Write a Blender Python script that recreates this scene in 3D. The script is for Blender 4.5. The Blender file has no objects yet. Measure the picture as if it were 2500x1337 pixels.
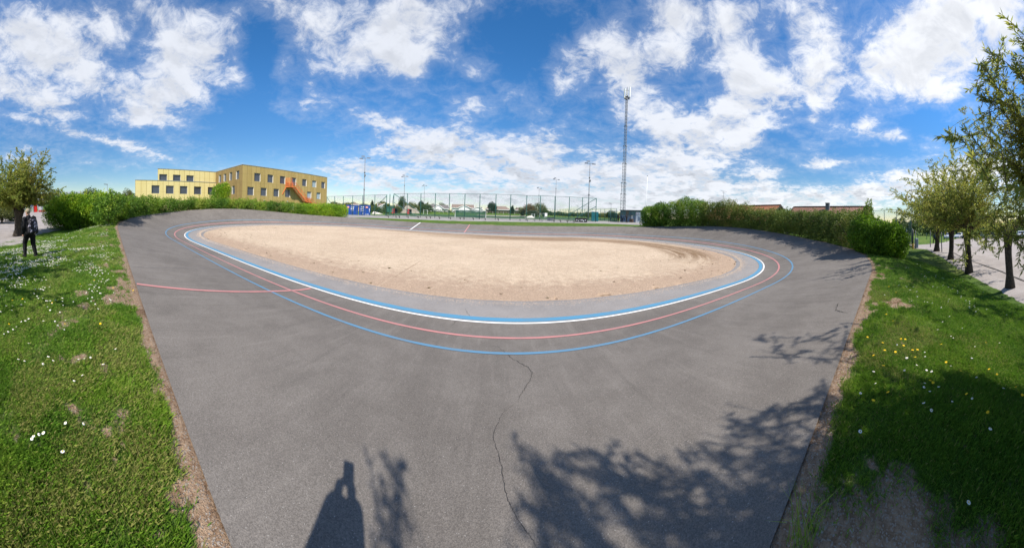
import bpy, math, random
import numpy as np
from mathutils import Vector, Matrix
from mathutils.bvhtree import BVHTree

# ------------------------------------------------------------------ camera, sky, sun, exposure
SC = bpy.context.scene
COL = SC.collection
F, ROLL, V0, EYE = 608.1, -0.0364, 521.15, 1.7      # panorama scale (px per radian at 2500 px), roll, horizon row, eye height
CR, SR = math.cos(ROLL), math.sin(ROLL)

cam_data = bpy.data.cameras.new("camera")
cam = bpy.data.objects.new("camera", cam_data)
COL.objects.link(cam)
cam_data.type = 'PANO'
cam_data.clip_start = 0.02
cam_data.clip_end = 6000
_c = cam_data if hasattr(cam_data, "panorama_type") else cam_data.cycles
_c.panorama_type = 'CENTRAL_CYLINDRICAL'
_c.central_cylindrical_range_u_min = -1250 / F
_c.central_cylindrical_range_u_max = 1250 / F
_c.central_cylindrical_range_v_min = -(1337 - V0) / F
_c.central_cylindrical_range_v_max = V0 / F
_c.central_cylindrical_radius = 1.0
cam.matrix_world = Matrix(((CR, SR, 0, 0), (0, 0, -1, 0), (-SR, CR, 0, EYE), (0, 0, 0, 1)))
SC.camera = cam

SUN_AZ, SUN_EL = math.radians(144.2), math.radians(46.4)      # clockwise from the view direction (+y)
SUN_DIR = Vector((math.sin(SUN_AZ) * math.cos(SUN_EL), math.cos(SUN_AZ) * math.cos(SUN_EL), math.sin(SUN_EL)))
sun_d = bpy.data.lights.new("sun", 'SUN')
sun_d.energy = 4.6
sun_d.angle = math.radians(0.55)
sun_d.color = (1.0, 0.93, 0.84)
sun = bpy.data.objects.new("sun", sun_d)
COL.objects.link(sun)
sun.rotation_euler = SUN_DIR.to_track_quat('Z', 'Y').to_euler()
sun.location = (20, -30, 60)

SC.view_settings.view_transform = 'Standard'
SC.view_settings.look = 'None'
SC.view_settings.gamma = 1
SC.view_settings.exposure = 0.75
SC.cycles.max_bounces = 6
SC.cycles.transparent_max_bounces = 24
SC.cycles.caustics_reflective = False
SC.cycles.caustics_refractive = False


def raydir(px, py):
    """unit-horizontal direction through a point of the 2500 x 1337 photograph"""
    a = (px - 1250) / F
    t = (V0 - py) / F
    x2, y1 = math.sin(a), math.cos(a)
    x = CR * x2 + SR * t
    z = -SR * x2 + CR * t
    h = math.hypot(x, y1)
    return x / h, y1 / h, z / h


def at(px, py, r):
    x, y, z = raydir(px, py)
    return Vector((x * r, y * r, EYE + z * r))


class NT:
    """small helper for node trees"""
    def __init__(s, tree):
        s.t = tree
        s.n = tree.nodes
        s.l = tree.links

    def add(s, kind, _props=None, **ins):
        nd = s.n.new(kind)
        for k, v in (_props or {}).items():
            setattr(nd, k, v)
        for k, v in ins.items():
            s.set(nd, k, v)
        return nd

    def set(s, nd, k, v):
        if k[0] == 'i' and k[1:].isdigit():
            sock = nd.inputs[int(k[1:])]
        else:
            sock = nd.inputs[k.replace('_', ' ')]
        if isinstance(v, bpy.types.NodeSocket):
            s.l.new(v, sock)
        elif isinstance(v, bpy.types.Node):
            s.l.new(v.outputs[0], sock)
        else:
            sock.default_value = v

    def m(s, op, a, b=0.0, c=0.0, clamp=False):
        nd = s.n.new('ShaderNodeMath')
        nd.operation = op
        nd.use_clamp = clamp
        for i, v in enumerate((a, b, c)):
            s.set(nd, 'i%d' % i, v)
        return nd.outputs[0]

    def vm(s, op, a, b=(0, 0, 0), c=(0, 0, 0)):
        nd = s.n.new('ShaderNodeVectorMath')
        nd.operation = op
        for i, v in enumerate((a, b, c)):
            if i < len(nd.inputs):
                s.set(nd, 'i%d' % i, v)
        return nd.outputs['Value'] if op in ('LENGTH', 'DOT_PRODUCT', 'DISTANCE') else nd.outputs[0]

    def mr(s, v, a, b, c=0.0, d=1.0, kind='SMOOTHSTEP'):
        nd = s.n.new('ShaderNodeMapRange')
        nd.interpolation_type = kind
        for i, q in enumerate((v, a, b, c, d)):
            s.set(nd, 'i%d' % i, q)
        return nd.outputs[0]

    def mix(s, f, a, b):
        nd = s.n.new('ShaderNodeMix')
        nd.data_type = 'RGBA'
        s.set(nd, 'i0', f)
        s.set(nd, 'i6', a if isinstance(a, (bpy.types.NodeSocket, bpy.types.Node)) else (*a[:3], 1))
        s.set(nd, 'i7', b if isinstance(b, (bpy.types.NodeSocket, bpy.types.Node)) else (*b[:3], 1))
        return nd.outputs[2]

    def noise(s, vec, scale, detail=2.0, rough=0.5, dist=0.0, dim='3D'):
        nd = s.n.new('ShaderNodeTexNoise')
        nd.noise_dimensions = dim
        s.set(nd, 'Vector', vec)
        s.set(nd, 'Scale', scale)
        s.set(nd, 'Detail', detail)
        s.set(nd, 'Roughness', rough)
        s.set(nd, 'Distortion', dist)
        return nd.outputs[0]


# ---- world: Nishita sky with cumulus clouds laid over it by direction
world = bpy.data.worlds.new("World")
SC.world = world
world.use_nodes = True
W = NT(world.node_tree)
W.n.clear()
sky = W.add('ShaderNodeTexSky', dict(sky_type='NISHITA', sun_disc=False, sun_elevation=SUN_EL, sun_rotation=SUN_AZ,
                                      altitude=0, air_density=1.0, dust_density=0.05, ozone_density=2.6))
tc = W.add('ShaderNodeTexCoord')
dirv = tc.outputs['Generated']
sep = W.add('ShaderNodeSeparateXYZ', i0=dirv)
X, Y, Z = sep.outputs
hz = W.m('SQRT', W.m('ADD', W.m('MULTIPLY', X, X), W.m('MULTIPLY', Y, Y)))
AZ = W.m('ARCTAN2', X, Y)
TE = W.m('DIVIDE', Z, W.m('MAXIMUM', hz, 0.001))
azte = W.add('ShaderNodeCombineXYZ', i0=AZ, i1=TE, i2=0.0).outputs[0]

hsv = W.add('ShaderNodeHueSaturation', Hue=0.502, Saturation=1.32, Value=W.mr(TE, 0.0, 0.55, 0.62, 1.0), Fac=1.0, Color=sky)
bg_sky = W.add('ShaderNodeBackground', Color=hsv, Strength=0.107)

# cloud masses: centre (photo px), half sizes, weight, tilt
BLOBS = [
    (60, 95, 190, 95, .9, 0), (215, 185, 190, 62, .85, 28), (455, 145, 120, 130, 1.1, 0), (300, 35, 140, 55, .6, 0), (265, 95, 60, 45, .45, 0), (70, 240, 140, 48, .95, 18),
    (400, 235, 70, 40, .45, 0), (350, 285, 85, 30, .75, 0), (330, 362, 95, 20, .8, 16), (190, 325, 95, 14, .6, 16), (60, 290, 70, 12, .5, 10),
    (60, 395, 55, 40, .5, 25), (585, 165, 30, 60, .3, 0), (650, 20, 40, 45, .5, 0), (560, 25, 60, 30, .25, 0),
    (800, 60, 100, 110, .85, 0), (1000, 60, 120, 115, 1.0, 0), (850, 160, 55, 50, .6, 0), (1000, 155, 50, 40, .6, 0), (920, 120, 70, 70, .5, 0),
    (690, 190, 32, 70, .38, 0), (760, 195, 24, 50, .36, 0), (800, 255, 75, 26, .5, 0), (730, 295, 40, 14, .5, 0), (1160, 10, 70, 35, .4, 0),
    (920, 290, 80, 24, .6, 10), (1140, 255, 52, 38, .6, 0), (1230, 260, 42, 30, .5, 0), (1165, 170, 40, 36, .4, 0), (1240, 205, 40, 20, .35, 0), (1305, 275, 36, 22, .5, 0),
    (1375, 165, 68, 78, .8, 0), (1470, 110, 70, 80, .65, 0), (1540, 190, 62, 80, .9, 0), (1590, 280, 90, 60, .8, 0), (1640, 60, 70, 110, .75, 0), (1630, 180, 70, 80, .55, 0),
    (1720, 40, 100, 60, .7, 0), (1720, 130, 50, 60, .5, 0), (1820, 120, 75, 110, .9, 0), (1860, 230, 130, 75, 1.0, 0), (1980, 80, 90, 120, .95, 0), (2010, 230, 60, 90, .85, 0), (1760, 300, 140, 60, .8, 0),
    (2190, 160, 130, 110, 1.15, 0), (2300, 60, 160, 90, 1.1, 0), (2330, 180, 110, 60, .9, -25), (2300, 240, 60, 22, .7, -20), (2110, 310, 45, 26, .7, 0), (2180, 330, 48, 17, .9, 0),
    (2050, 395, 110, 18, .75, -8), (2440, 20, 80, 60, .9, 0), (2450, 110, 80, 60, .8, 0),
    (1060, 340, 190, 50, .75, 0), (900, 430, 150, 26, .6, 0), (860, 405, 80, 16, .5, 0), (1130, 400, 250, 60, .75, 0), (1330, 345, 120, 50, .5, 0), (1420, 430, 240, 70, .95, 0),
    (1650, 400, 110, 90, .95, 0), (1790, 350, 90, 60, .9, 0), (1870, 425, 45, 30, .9, 0), (1720, 460, 180, 50, .9, 0), (2000, 480, 220, 34, .85, 0),
    (2240, 440, 190, 46, .95, -10), (2420, 420, 140, 50, .9, -8), (980, 480, 300, 36, .7, 0), (1350, 490, 300, 30, .8, 0), (1700, 500, 300, 24, .8, 0), (400, 470, 180, 16, .12, 0),
]
HOLES = [(1270, 100, 130, 130, .9, 0), (640, 120, 55, 160, .6, 0), (610, 290, 130, 90, .7, 0), (322, 110, 14, 55, .25, 30), (1697, 160, 16, 50, .20, 0), (1910, 85, 18, 60, .38, 0), (1965, 255, 18, 40, .4, 0),
         (2115, 95, 24, 60, .45, 28), (2395, 60, 30, 50, .6, 0), (1890, 330, 45, 20, .45, 0), (2250, 300, 110, 46, .8, 0), (2130, 370, 140, 24, .7, 0), (2000, 440, 150, 16, .55, 0), (680, 340, 200, 60, .7, 0),
         (1200, 310, 60, 24, .3, 0), (1335, 300, 40, 20, .4, 0), (1410, 385, 60, 16, .4, 0), (1270, 375, 40, 16, .25, 0), (200, 440, 240, 40, .5, 0)]


def blob_nodes(lst, acc=None, size=1.5):
    """sum of soft elliptical masses; every batch of six waits for the running sum, so the node stack stays short"""
    total, prev = None, acc
    src = azte
    for n, (px, py, rx, ry, w, tilt) in enumerate(lst):
        if n % 6 == 0 and (total is not None or acc is not None):
            prev = total if total is not None else acc
            src = W.add('ShaderNodeCombineXYZ', i0=AZ, i1=TE, i2=W.m('MULTIPLY', prev, 1e-6)).outputs[0]
        d = raydir(px, py)
        a, t = math.atan2(d[0], d[1]), d[2]
        sx, sy = rx / F * size, ry / F * size
        if tilt:
            mp = W.n.new('ShaderNodeMapping')
            mp.vector_type = 'TEXTURE'
            W.set(mp, 'Vector', src)
            mp.inputs['Location'].default_value = (a, t, 0)
            mp.inputs['Rotation'].default_value = (0, 0, -math.radians(tilt))
            mp.inputs['Scale'].default_value = (sx, sy, 1)
            q = mp.outputs[0]
        else:
            q = W.vm('MULTIPLY_ADD', src, (1 / sx, 1 / sy, 1), (-a / sx, -t / sy, 0))
        v = W.mr(W.vm('LENGTH', q), 1.0, 0.0, 0.0, w)
        total = v if total is None else W.m('ADD', total, v)
    return total


_mass = W.m('MINIMUM', blob_nodes(BLOBS), 1.0)
bias = W.m('SUBTRACT', _mass, blob_nodes(HOLES, _mass, 1.25))
# noise on a flat cloud deck, so the puffs shrink and flatten towards the horizon
den = W.m('MAXIMUM', W.m('ADD', Z, 0.20), 0.03)
pl = W.add('ShaderNodeCombineXYZ', i0=W.m('DIVIDE', X, den), i1=W.m('DIVIDE', Y, den), i2=0.0).outputs[0]
den2 = W.m('MAXIMUM', W.m('ADD', Z, 0.26), 0.03)
pl2 = W.add('ShaderNodeCombineXYZ', i0=W.m('DIVIDE', X, den2), i1=W.m('DIVIDE', Y, den2), i2=0.0).outputs[0]
big = W.noise(pl, 3.3, 9.0, 0.62, 0.35)
fine = W.noise(pl, 11.0, 8.0, 0.68, 0.6)
big2 = W.noise(pl2, 3.3, 5.0, 0.58, 0.35)
nz = W.m('ADD', W.m('MULTIPLY', W.m('SUBTRACT', big, 0.5), 2.6), W.m('MULTIPLY', W.m('SUBTRACT', fine, 0.5), 1.7))
dens = W.m('ADD', W.m('SUBTRACT', bias, 0.31), nz)
alpha = W.m('MAXIMUM', W.mr(dens, -0.22, 0.78), W.m('MULTIPLY', W.mr(dens, -0.75, 0.50), 0.25))
alpha = W.m('MULTIPLY', alpha, W.mr(TE, -0.02, 0.01))
thick = W.mr(dens, 0.30, 1.30)
lit = W.mr(W.m('SUBTRACT', big2, big), -0.05, 0.08, 0.0, 1.0)
lowc = W.mr(TE, 0.0, 0.5, 1.0, 0.0)
grey = W.m('MULTIPLY', thick, W.m('ADD', 0.12, W.m('MULTIPLY', lit, W.m('ADD', 0.26, W.m('MULTIPLY', lowc, 0.62)))), clamp=True)
right = W.mr(AZ, 0.1, 1.9, 0.0, 1.0)
base_c = W.mix(right, (0.50, 0.52, 0.565), (0.61, 0.62, 0.64))
ccol = W.mix(grey, base_c, (0.262, 0.285, 0.330))
puff = W.m('MULTIPLY', W.mr(W.m('SUBTRACT', big2, big), -0.12, 0.12, 1.05, 0.93), W.mr(fine, 0.3, 0.7, 0.98, 1.03))
ccol = W.vm('SCALE', ccol)
W.set(ccol.node, 'Scale', puff)
bg_c = W.add('ShaderNodeBackground', Color=ccol, Strength=1.0)
mixs = W.add('ShaderNodeMixShader', i0=W.m('MULTIPLY', alpha, 0.96), i1=bg_sky.outputs[0], i2=bg_c.outputs[0])
wo = W.add('ShaderNodeOutputWorld', Surface=mixs.outputs[0])
world.cycles.sampling_method = 'MANUAL'
world.cycles.sample_map_resolution = 1024

# ------------------------------------------------------------------ helpers
rng = np.random.default_rng(7)
random.seed(5)
MATS = {}


def material(name, col, rough=0.8, var=0.12, scale=6.0, bump=0.0, bscale=60.0, metal=0.0, spec=0.3, col2=None, coords='Object', transl=0.0, tint=False):
    """procedural paint / stone / bark: two-tone noise with a little relief"""
    m = bpy.data.materials.new(name)
    m.use_nodes = True
    t = NT(m.node_tree)
    bsdf = t.n['Principled BSDF']
    out = t.n['Material Output']
    tcn = t.add('ShaderNodeTexCoord')
    v = tcn.outputs[coords]
    n1 = t.noise(v, scale, 4.0, 0.6)
    lo = tuple(c * (1 - var) for c in col)
    hi = col2 if col2 else tuple(min(1, c * (1 + var)) for c in col)
    c = t.mix(t.mr(n1, 0.3, 0.7), lo, hi)
    if tint:
        at_ = t.add('ShaderNodeAttribute', dict(attribute_name='tint'))
        c = t.mix(t.mr(at_.outputs['Fac'], 0, 1, kind='LINEAR'), lo, hi)
    t.set(bsdf, 'Base Color', c)
    bsdf.inputs['Roughness'].default_value = rough
    bsdf.inputs['Metallic'].default_value = metal
    bsdf.inputs['Specular IOR Level'].default_value = spec
    if bump:
        n2 = t.noise(v, bscale, 3.0, 0.6)
        b = t.add('ShaderNodeBump', Strength=bump, Distance=0.02, Height=n2)
        t.set(bsdf, 'Normal', b)
    if transl:
        tr = t.add('ShaderNodeBsdfTranslucent', Color=c)
        mx = t.add('ShaderNodeMixShader', i0=transl, i1=bsdf.outputs[0], i2=tr.outputs[0])
        t.set(out, 'Surface', mx)
    MATS[name] = m
    return m


def root_loc(o):
    v = Vector((0, 0, 0))
    while o is not None:
        v = v + o.location
        o = o.parent
    return v


def mesh_object(name, verts, faces, mat, parent=None, smooth=False, attrs=None, kind=None):
    """verts (n,3) world coordinates; they are stored relative to the parent's base"""
    me = bpy.data.meshes.new(name)
    v = np.asarray(verts, dtype=np.float64)
    if parent is not None:
        v = v - np.array(root_loc(parent))
    if isinstance(faces, np.ndarray):
        nf, k = faces.shape
        me.vertices.add(len(v))
        me.vertices.foreach_set('co', v.astype(np.float32).ravel())
        me.loops.add(nf * k)
        me.loops.foreach_set('vertex_index', faces.astype(np.int32).ravel())
        me.polygons.add(nf)
        me.polygons.foreach_set('loop_start', np.arange(0, nf * k, k, dtype=np.int32))
        me.update(calc_edges=True)
    else:
        me.from_pydata([tuple(p) for p in v], [], faces)
    if smooth:
        me.polygons.foreach_set('use_smooth', np.ones(len(me.polygons), dtype=bool))
    for k, (dom, vals) in (attrs or {}).items():
        a = me.attributes.new(k, 'FLOAT', dom)
        a.data.foreach_set('value', np.asarray(vals, dtype=np.float32))
    me.validate()
    if mat is not None:
        for mm in (mat if isinstance(mat, (list, tuple)) else [mat]):
            me.materials.append(mm)
    o = bpy.data.objects.new(name, me)
    COL.objects.link(o)
    if parent is not None:
        o.parent = parent
    if kind:
        o['kind'] = kind
    return o


class MB:
    """collects boxes, tubes, lathed and extruded shapes into one mesh"""
    def __init__(s):
        s.v, s.f, s.mi = [], [], []
        s.cur = 0

    def add(s, vs, fs):
        o = len(s.v)
        s.v += [tuple(p) for p in vs]
        s.f += [tuple(i + o for i in f) for f in fs]
        s.mi += [s.cur] * len(fs)
        return s

    def box(s, c, size, rz=0.0, bev=0.0):
        hx, hy, hz = size[0] / 2, size[1] / 2, size[2] / 2
        ca, sa = math.cos(rz), math.sin(rz)
        if bev <= 0:
            ring = [(-hx, -hy), (hx, -hy), (hx, hy), (-hx, hy)]
            layers = [(-hz, 1.0), (hz, 1.0)]
            pts = []
            for z, k in layers:
                for x, y in ring:
                    pts.append((c[0] + ca * x - sa * y, c[1] + sa * x + ca * y, c[2] + z))
            fs = [(3, 2, 1, 0), (4, 5, 6, 7)] + [(i, (i + 1) % 4, 4 + (i + 1) % 4, 4 + i) for i in range(4)]
            return s.add(pts, fs)
        b = min(bev, hx, hy, hz)
        ring = [(-hx + b, -hy), (hx - b, -hy), (hx, -hy + b), (hx, hy - b), (hx - b, hy), (-hx + b, hy), (-hx, hy - b), (-hx, -hy + b)]
        pts = []
        for z, ins in ((-hz, b), (-hz + b, 0), (hz - b, 0), (hz, b)):
            for x, y in ring:
                kx = (hx - ins) / hx
                ky = (hy - ins) / hy
                pts.append((c[0] + ca * x * kx - sa * y * ky, c[1] + sa * x * kx + ca * y * ky, c[2] + z))
        fs = [tuple(range(7, -1, -1)), tuple(range(24, 32))]
        for l in range(3):
            for i in range(8):
                fs.append((l * 8 + i, l * 8 + (i + 1) % 8, l * 8 + 8 + (i + 1) % 8, l * 8 + 8 + i))
        return s.add(pts, fs)

    def tube(s, pts, radii, n=8, caps=True):
        pts = [Vector(p) for p in pts]
        if not isinstance(radii, (list, tuple)):
            radii = [radii] * len(pts)
        vs, fs = [], []
        up = None
        for i, p in enumerate(pts):
            d = (pts[min(i + 1, len(pts) - 1)] - pts[max(i - 1, 0)])
            if d.length < 1e-9:
                d = Vector((0, 0, 1))
            d.normalize()
            if up is None:
                up = Vector((1, 0, 0)) if abs(d.z) > 0.9 else Vector((0, 0, 1))
            a = d.cross(up)
            if a.length < 1e-4:
                up = Vector((0, 1, 0))
                a = d.cross(up)
            a.normalize()
            b = d.cross(a)
            up = -b if False else up
            for k in range(n):
                t = 2 * math.pi * k / n
                vs.append(p + (a * math.cos(t) + b * math.sin(t)) * radii[i])
        for i in range(len(pts) - 1):
            for k in range(n):
                fs.append((i * n + k, i * n + (k + 1) % n, (i + 1) * n + (k + 1) % n, (i + 1) * n + k))
        if caps:
            fs.append(tuple(range(n - 1, -1, -1)))
            fs.append(tuple((len(pts) - 1) * n + k for k in range(n)))
        return s.add(vs, fs)

    def ball(s, c, r, n=12, m=8):
        rx, ry, rz_ = (r, r, r) if not isinstance(r, (list, tuple)) else r
        vs, fs = [(c[0], c[1], c[2] - rz_)], []
        for j in range(1, m):
            ph = -math.pi / 2 + math.pi * j / m
            for k in range(n):
                t = 2 * math.pi * k / n
                vs.append((c[0] + rx * math.cos(ph) * math.cos(t), c[1] + ry * math.cos(ph) * math.sin(t), c[2] + rz_ * math.sin(ph)))
        vs.append((c[0], c[1], c[2] + rz_))
        for k in range(n):
            fs.append((0, 1 + (k + 1) % n, 1 + k))
            fs.append((len(vs) - 1, 1 + (m - 2) * n + k, 1 + (m - 2) * n + (k + 1) % n))
        for j in range(m - 2):
            for k in range(n):
                fs.append((1 + j * n + k, 1 + j * n + (k + 1) % n, 1 + (j + 1) * n + (k + 1) % n, 1 + (j + 1) * n + k))
        return s.add(vs, fs)

    def prism(s, poly, a, b):
        """poly: list of 3-D points; extruded from offset a to offset b (vectors)"""
        n = len(poly)
        a, b = Vector(a), Vector(b)
        vs = [Vector(p) + a for p in poly] + [Vector(p) + b for p in poly]
        fs = [tuple(range(n - 1, -1, -1)), tuple(range(n, 2 * n))] + [(i, (i + 1) % n, n + (i + 1) % n, n + i) for i in range(n)]
        return s.add(vs, fs)

    def quad(s, a, b, c, d):
        return s.add([a, b, c, d], [(0, 1, 2, 3)])

    def build(s, name, mat, parent=None, smooth=False, kind=None):
        o = mesh_object(name, s.v if s.v else [(0, 0, 0)], s.f, mat, parent, smooth, kind=kind)
        if isinstance(mat, (list, tuple)) and len(o.data.polygons) == len(s.mi):
            o.data.polygons.foreach_set('material_index', np.array(s.mi, dtype=np.int32))
        return o


def tag(o, label, cat, group=None, kind=None):
    o['label'] = label
    o['category'] = cat
    if group:
        o['group'] = group
    if kind:
        o['kind'] = kind
    return o


def thing(name, label, cat, loc=(0, 0, 0), group=None):
    o = bpy.data.objects.new(name, None)
    COL.objects.link(o)
    o.location = loc
    o.empty_display_size = 0.2
    return tag(o, label, cat, group)


def copy_tree(o, parent=None, label=None, loc=None, rz=None):
    c = o.copy()
    COL.objects.link(c)
    c.parent = parent
    if label:
        c['label'] = label
    if loc is not None:
        c.location = loc
    if rz is not None:
        c.rotation_euler = (0, 0, rz)
    for ch in list(o.children):
        copy_tree(ch, c)
    return c


def vnoise(x, y, scale, seed=0):
    """smooth value noise in numpy, 0..1"""
    r = np.random.default_rng(seed)
    tab = r.random((256, 256))
    x = np.asarray(x) * scale + 1000
    y = np.asarray(y) * scale + 1000
    xi, yi = np.floor(x).astype(int), np.floor(y).astype(int)
    u, v = x - xi, y - yi
    u, v = u * u * (3 - 2 * u), v * v * (3 - 2 * v)
    g = lambda a, b: tab[a % 256, b % 256]
    return (g(xi, yi) * (1 - u) + g(xi + 1, yi) * u) * (1 - v) + (g(xi, yi + 1) * (1 - u) + g(xi + 1, yi + 1) * u) * v


def fbm(x, y, scale, seed=0, oct=4):
    s, a, tot = 0, 1.0, 0
    for i in range(oct):
        s = s + a * vnoise(x, y, scale * 2 ** i, seed + i)
        tot += a
        a *= 0.55
    return s / tot


def sstep(x, a, b):
    t = np.clip((np.asarray(x, dtype=float) - a) / (b - a), 0, 1)
    return t * t * (3 - 2 * t)


# ------------------------------------------------------------------ the track: a small banked oval
TP = dict(yaw=0.0528, yc=16.2063, xl=-14.3628, xr=7.6095, R=11.0271, Rl=11.1852, Rr=8.7056, z0=-2.2868 + EYE, gi=-0.0423, ws=1.2206)
WO = np.array([4.5908, 4.5908, 4.7258, 4.8608, 4.6723, 4.4839, 4.4839, 4.4839, 4.4513, 4.4188, 4.5048, 4.5908])
HH = np.array([0.5878, 0.7165, 0.9365, 1.592, 1.1771, 0.8487, 0.7031, 0.7072, 1.0978, 1.8294, 1.346, 0.9116])


def catmull(vals, t):
    n = len(vals)
    i = np.floor(t).astype(int)
    u = t - i
    a, b, c, d = [vals[(i + k) % n] for k in (-1, 0, 1, 2)]
    return b + .5 * u * (c - a + u * (2 * a - 5 * b + 4 * c - d + u * (3 * (b - c) + d - a)))


def track_pt(t, w=None, frac=None):
    """point at station t (0..12), w metres outside the white line, or at a fraction of the way to the outer edge"""
    t = np.asarray(t, dtype=float) % 12
    p = TP
    xm = (p['xl'] + p['xr']) / 2
    ang = np.radians(np.interp(t, [0, 1, 5, 7, 11, 12], [-90, -90, 90, 90, 270, 270]))
    cx = np.interp(t, [0, 1, 5, 6, 7, 11, 12], [xm, p['xr'], p['xr'], xm, p['xl'], p['xl'], xm])
    wo = catmull(WO, t)
    if frac is not None:
        w = frac * wo
    ex = np.where(np.cos(ang) > 0, p['Rr'], p['Rl'])
    x = cx + np.cos(ang) * (ex + w)
    y = p['yc'] + np.sin(ang) * (p['R'] + w)
    g = np.maximum(np.asarray(w) / wo, 0)
    g = np.where(g < 0.12, g * g / 0.24, g - 0.06) / 0.94
    z = p['z0'] + catmull(HH, t) * g
    c, s = math.cos(p['yaw']), math.sin(p['yaw'])
    return np.stack([c * x - s * y, s * x + c * y, z], -1)


# stations spaced by distance from the viewer
_t = np.linspace(0, 12, 6001)
_o = track_pt(_t, frac=1.0)
_ds = np.linalg.norm(np.diff(_o[:, :2], axis=0), axis=1)
_step = np.clip(np.linalg.norm(_o[:-1, :2], axis=1) * 0.025, 0.05, 0.45)
_cum = np.concatenate([[0], np.cumsum(_ds / _step)])
NT_COL = int(_cum[-1])
TT = np.interp(np.linspace(0, _cum[-1], NT_COL + 1), _cum, _t)[:-1]      # closed, last column joins the first
NCOL = len(TT)


def ring_faces(nrow, ncol, flip=False):
    a = np.arange(nrow - 1)[:, None] * ncol + np.arange(ncol)[None, :]
    b = np.arange(nrow - 1)[:, None] * ncol + (np.arange(ncol)[None, :] + 1) % ncol
    f = np.stack([a, b, b + ncol, a + ncol], -1).reshape(-1, 4)
    return f[:, ::-1].copy() if flip else f


# ---- asphalt
def speckle(t, v):
    """aged asphalt with pale chippings"""
    big = t.noise(v, 0.35, 5.0, 0.6)
    mid = t.noise(v, 2.3, 4.0, 0.65)
    vor = t.add('ShaderNodeTexVoronoi', dict(feature='F1'), Vector=v, Scale=165.0)
    fine = t.noise(v, 75.0, 3.0, 0.75)
    grain = t.add('ShaderNodeSeparateColor', i0=vor.outputs['Color']).outputs[0]
    return big, mid, vor.outputs['Distance'], fine, grain


def asphalt_material(name, dark, pale, streak):
    m = bpy.data.materials.new(name)
    m.use_nodes = True
    t = NT(m.node_tree)
    bsdf = t.n['Principled BSDF']
    v = t.add('ShaderNodeTexCoord').outputs['Object']
    big, mid, vd, fine, grain = speckle(t, v)
    base = t.mix(t.mr(t.m('ADD', t.m('MULTIPLY', big, .6), t.m('MULTIPLY', mid, .4)), 0.37, 0.63), dark, pale)
    if streak:
        a = t.add('ShaderNodeAttribute', dict(attribute_name='lane'))
        b = t.add('ShaderNodeAttribute', dict(attribute_name='along'))
        cv = t.add('ShaderNodeCombineXYZ', i0=t.m('MULTIPLY', a.outputs['Fac'], 0.5), i1=t.m('MULTIPLY', b.outputs['Fac'], 5.0), i2=0.0)
        st = t.noise(cv.outputs[0], 1.0, 4.0, 0.65)
        base = t.mix(t.m('MULTIPLY', t.mr(st, 0.52, 0.75), 0.30), base, tuple(c * 1.5 for c in pale))
        base = t.mix(t.m('MULTIPLY', t.mr(st, 0.48, 0.25), 0.30), base, tuple(c * .55 for c in dark))
    sp = t.mr(grain, 0.0, 1.0, 0.78, 1.22, 'LINEAR')
    sp2 = t.mr(fine, 0.3, 0.7, 0.84, 1.16, 'LINEAR')
    base = t.vm('SCALE', base)
    t.set(base.node, 'Scale', t.m('MULTIPLY', sp, sp2))
    chips = t.mr(grain, 0.985, 0.995)
    base = t.mix(t.m('MULTIPLY', chips, t.mr(vd, 0.42, 0.25)), base, (0.42, 0.41, 0.385))
    t.set(bsdf, 'Base Color', base)
    bsdf.inputs['Roughness'].default_value = 0.88
    bsdf.inputs['Specular IOR Level'].default_value = 0.25
    h = t.m('ADD', t.m('MULTIPLY', vd, 1.0), t.m('MULTIPLY', fine, 0.6))
    bp = t.add('ShaderNodeBump', Strength=0.22, Distance=0.006, Height=h)
    t.set(bsdf, 'Normal', bp)
    MATS[name] = m
    return m


M_ASPH = asphalt_material('track_asphalt', (0.130, 0.116, 0.102), (0.170, 0.153, 0.135), True)
M_INNER = asphalt_material('apron_asphalt', (0.212, 0.198, 0.187), (0.248, 0.233, 0.221), False)

fr = np.concatenate([[0.0, 0.03, 0.06, 0.09, 0.12], np.linspace(0.18, 1.0, 16)])
rows = [track_pt(TT, frac=f) for f in fr]
seglen = np.concatenate([[0], np.cumsum(np.linalg.norm(np.diff(track_pt(TT, w=2.0)[:, :2], axis=0), axis=1))])
lane = np.concatenate([np.full(NCOL, f * 4.6) for f in fr])
along = np.tile(seglen, len(fr))
V_TRACK, F_TRACK = np.concatenate(rows), ring_faces(len(fr), NCOL, True)
track = mesh_object('cycle_track', V_TRACK, F_TRACK, M_ASPH, smooth=True, kind='structure',
                    attrs=dict(lane=('POINT', lane), along=('POINT', along)))
rows = [track_pt(TT, w=w) for w in (-TP['ws'] - 0.35, -TP['ws'], -0.6, 0.0)]
rows[0][:, 2] += TP['gi'] * 1.6
V_AP, F_AP = np.concatenate(rows), ring_faces(4, NCOL, True)
mesh_object('track_apron', V_AP, F_AP, M_INNER, smooth=True, kind='structure')

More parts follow.
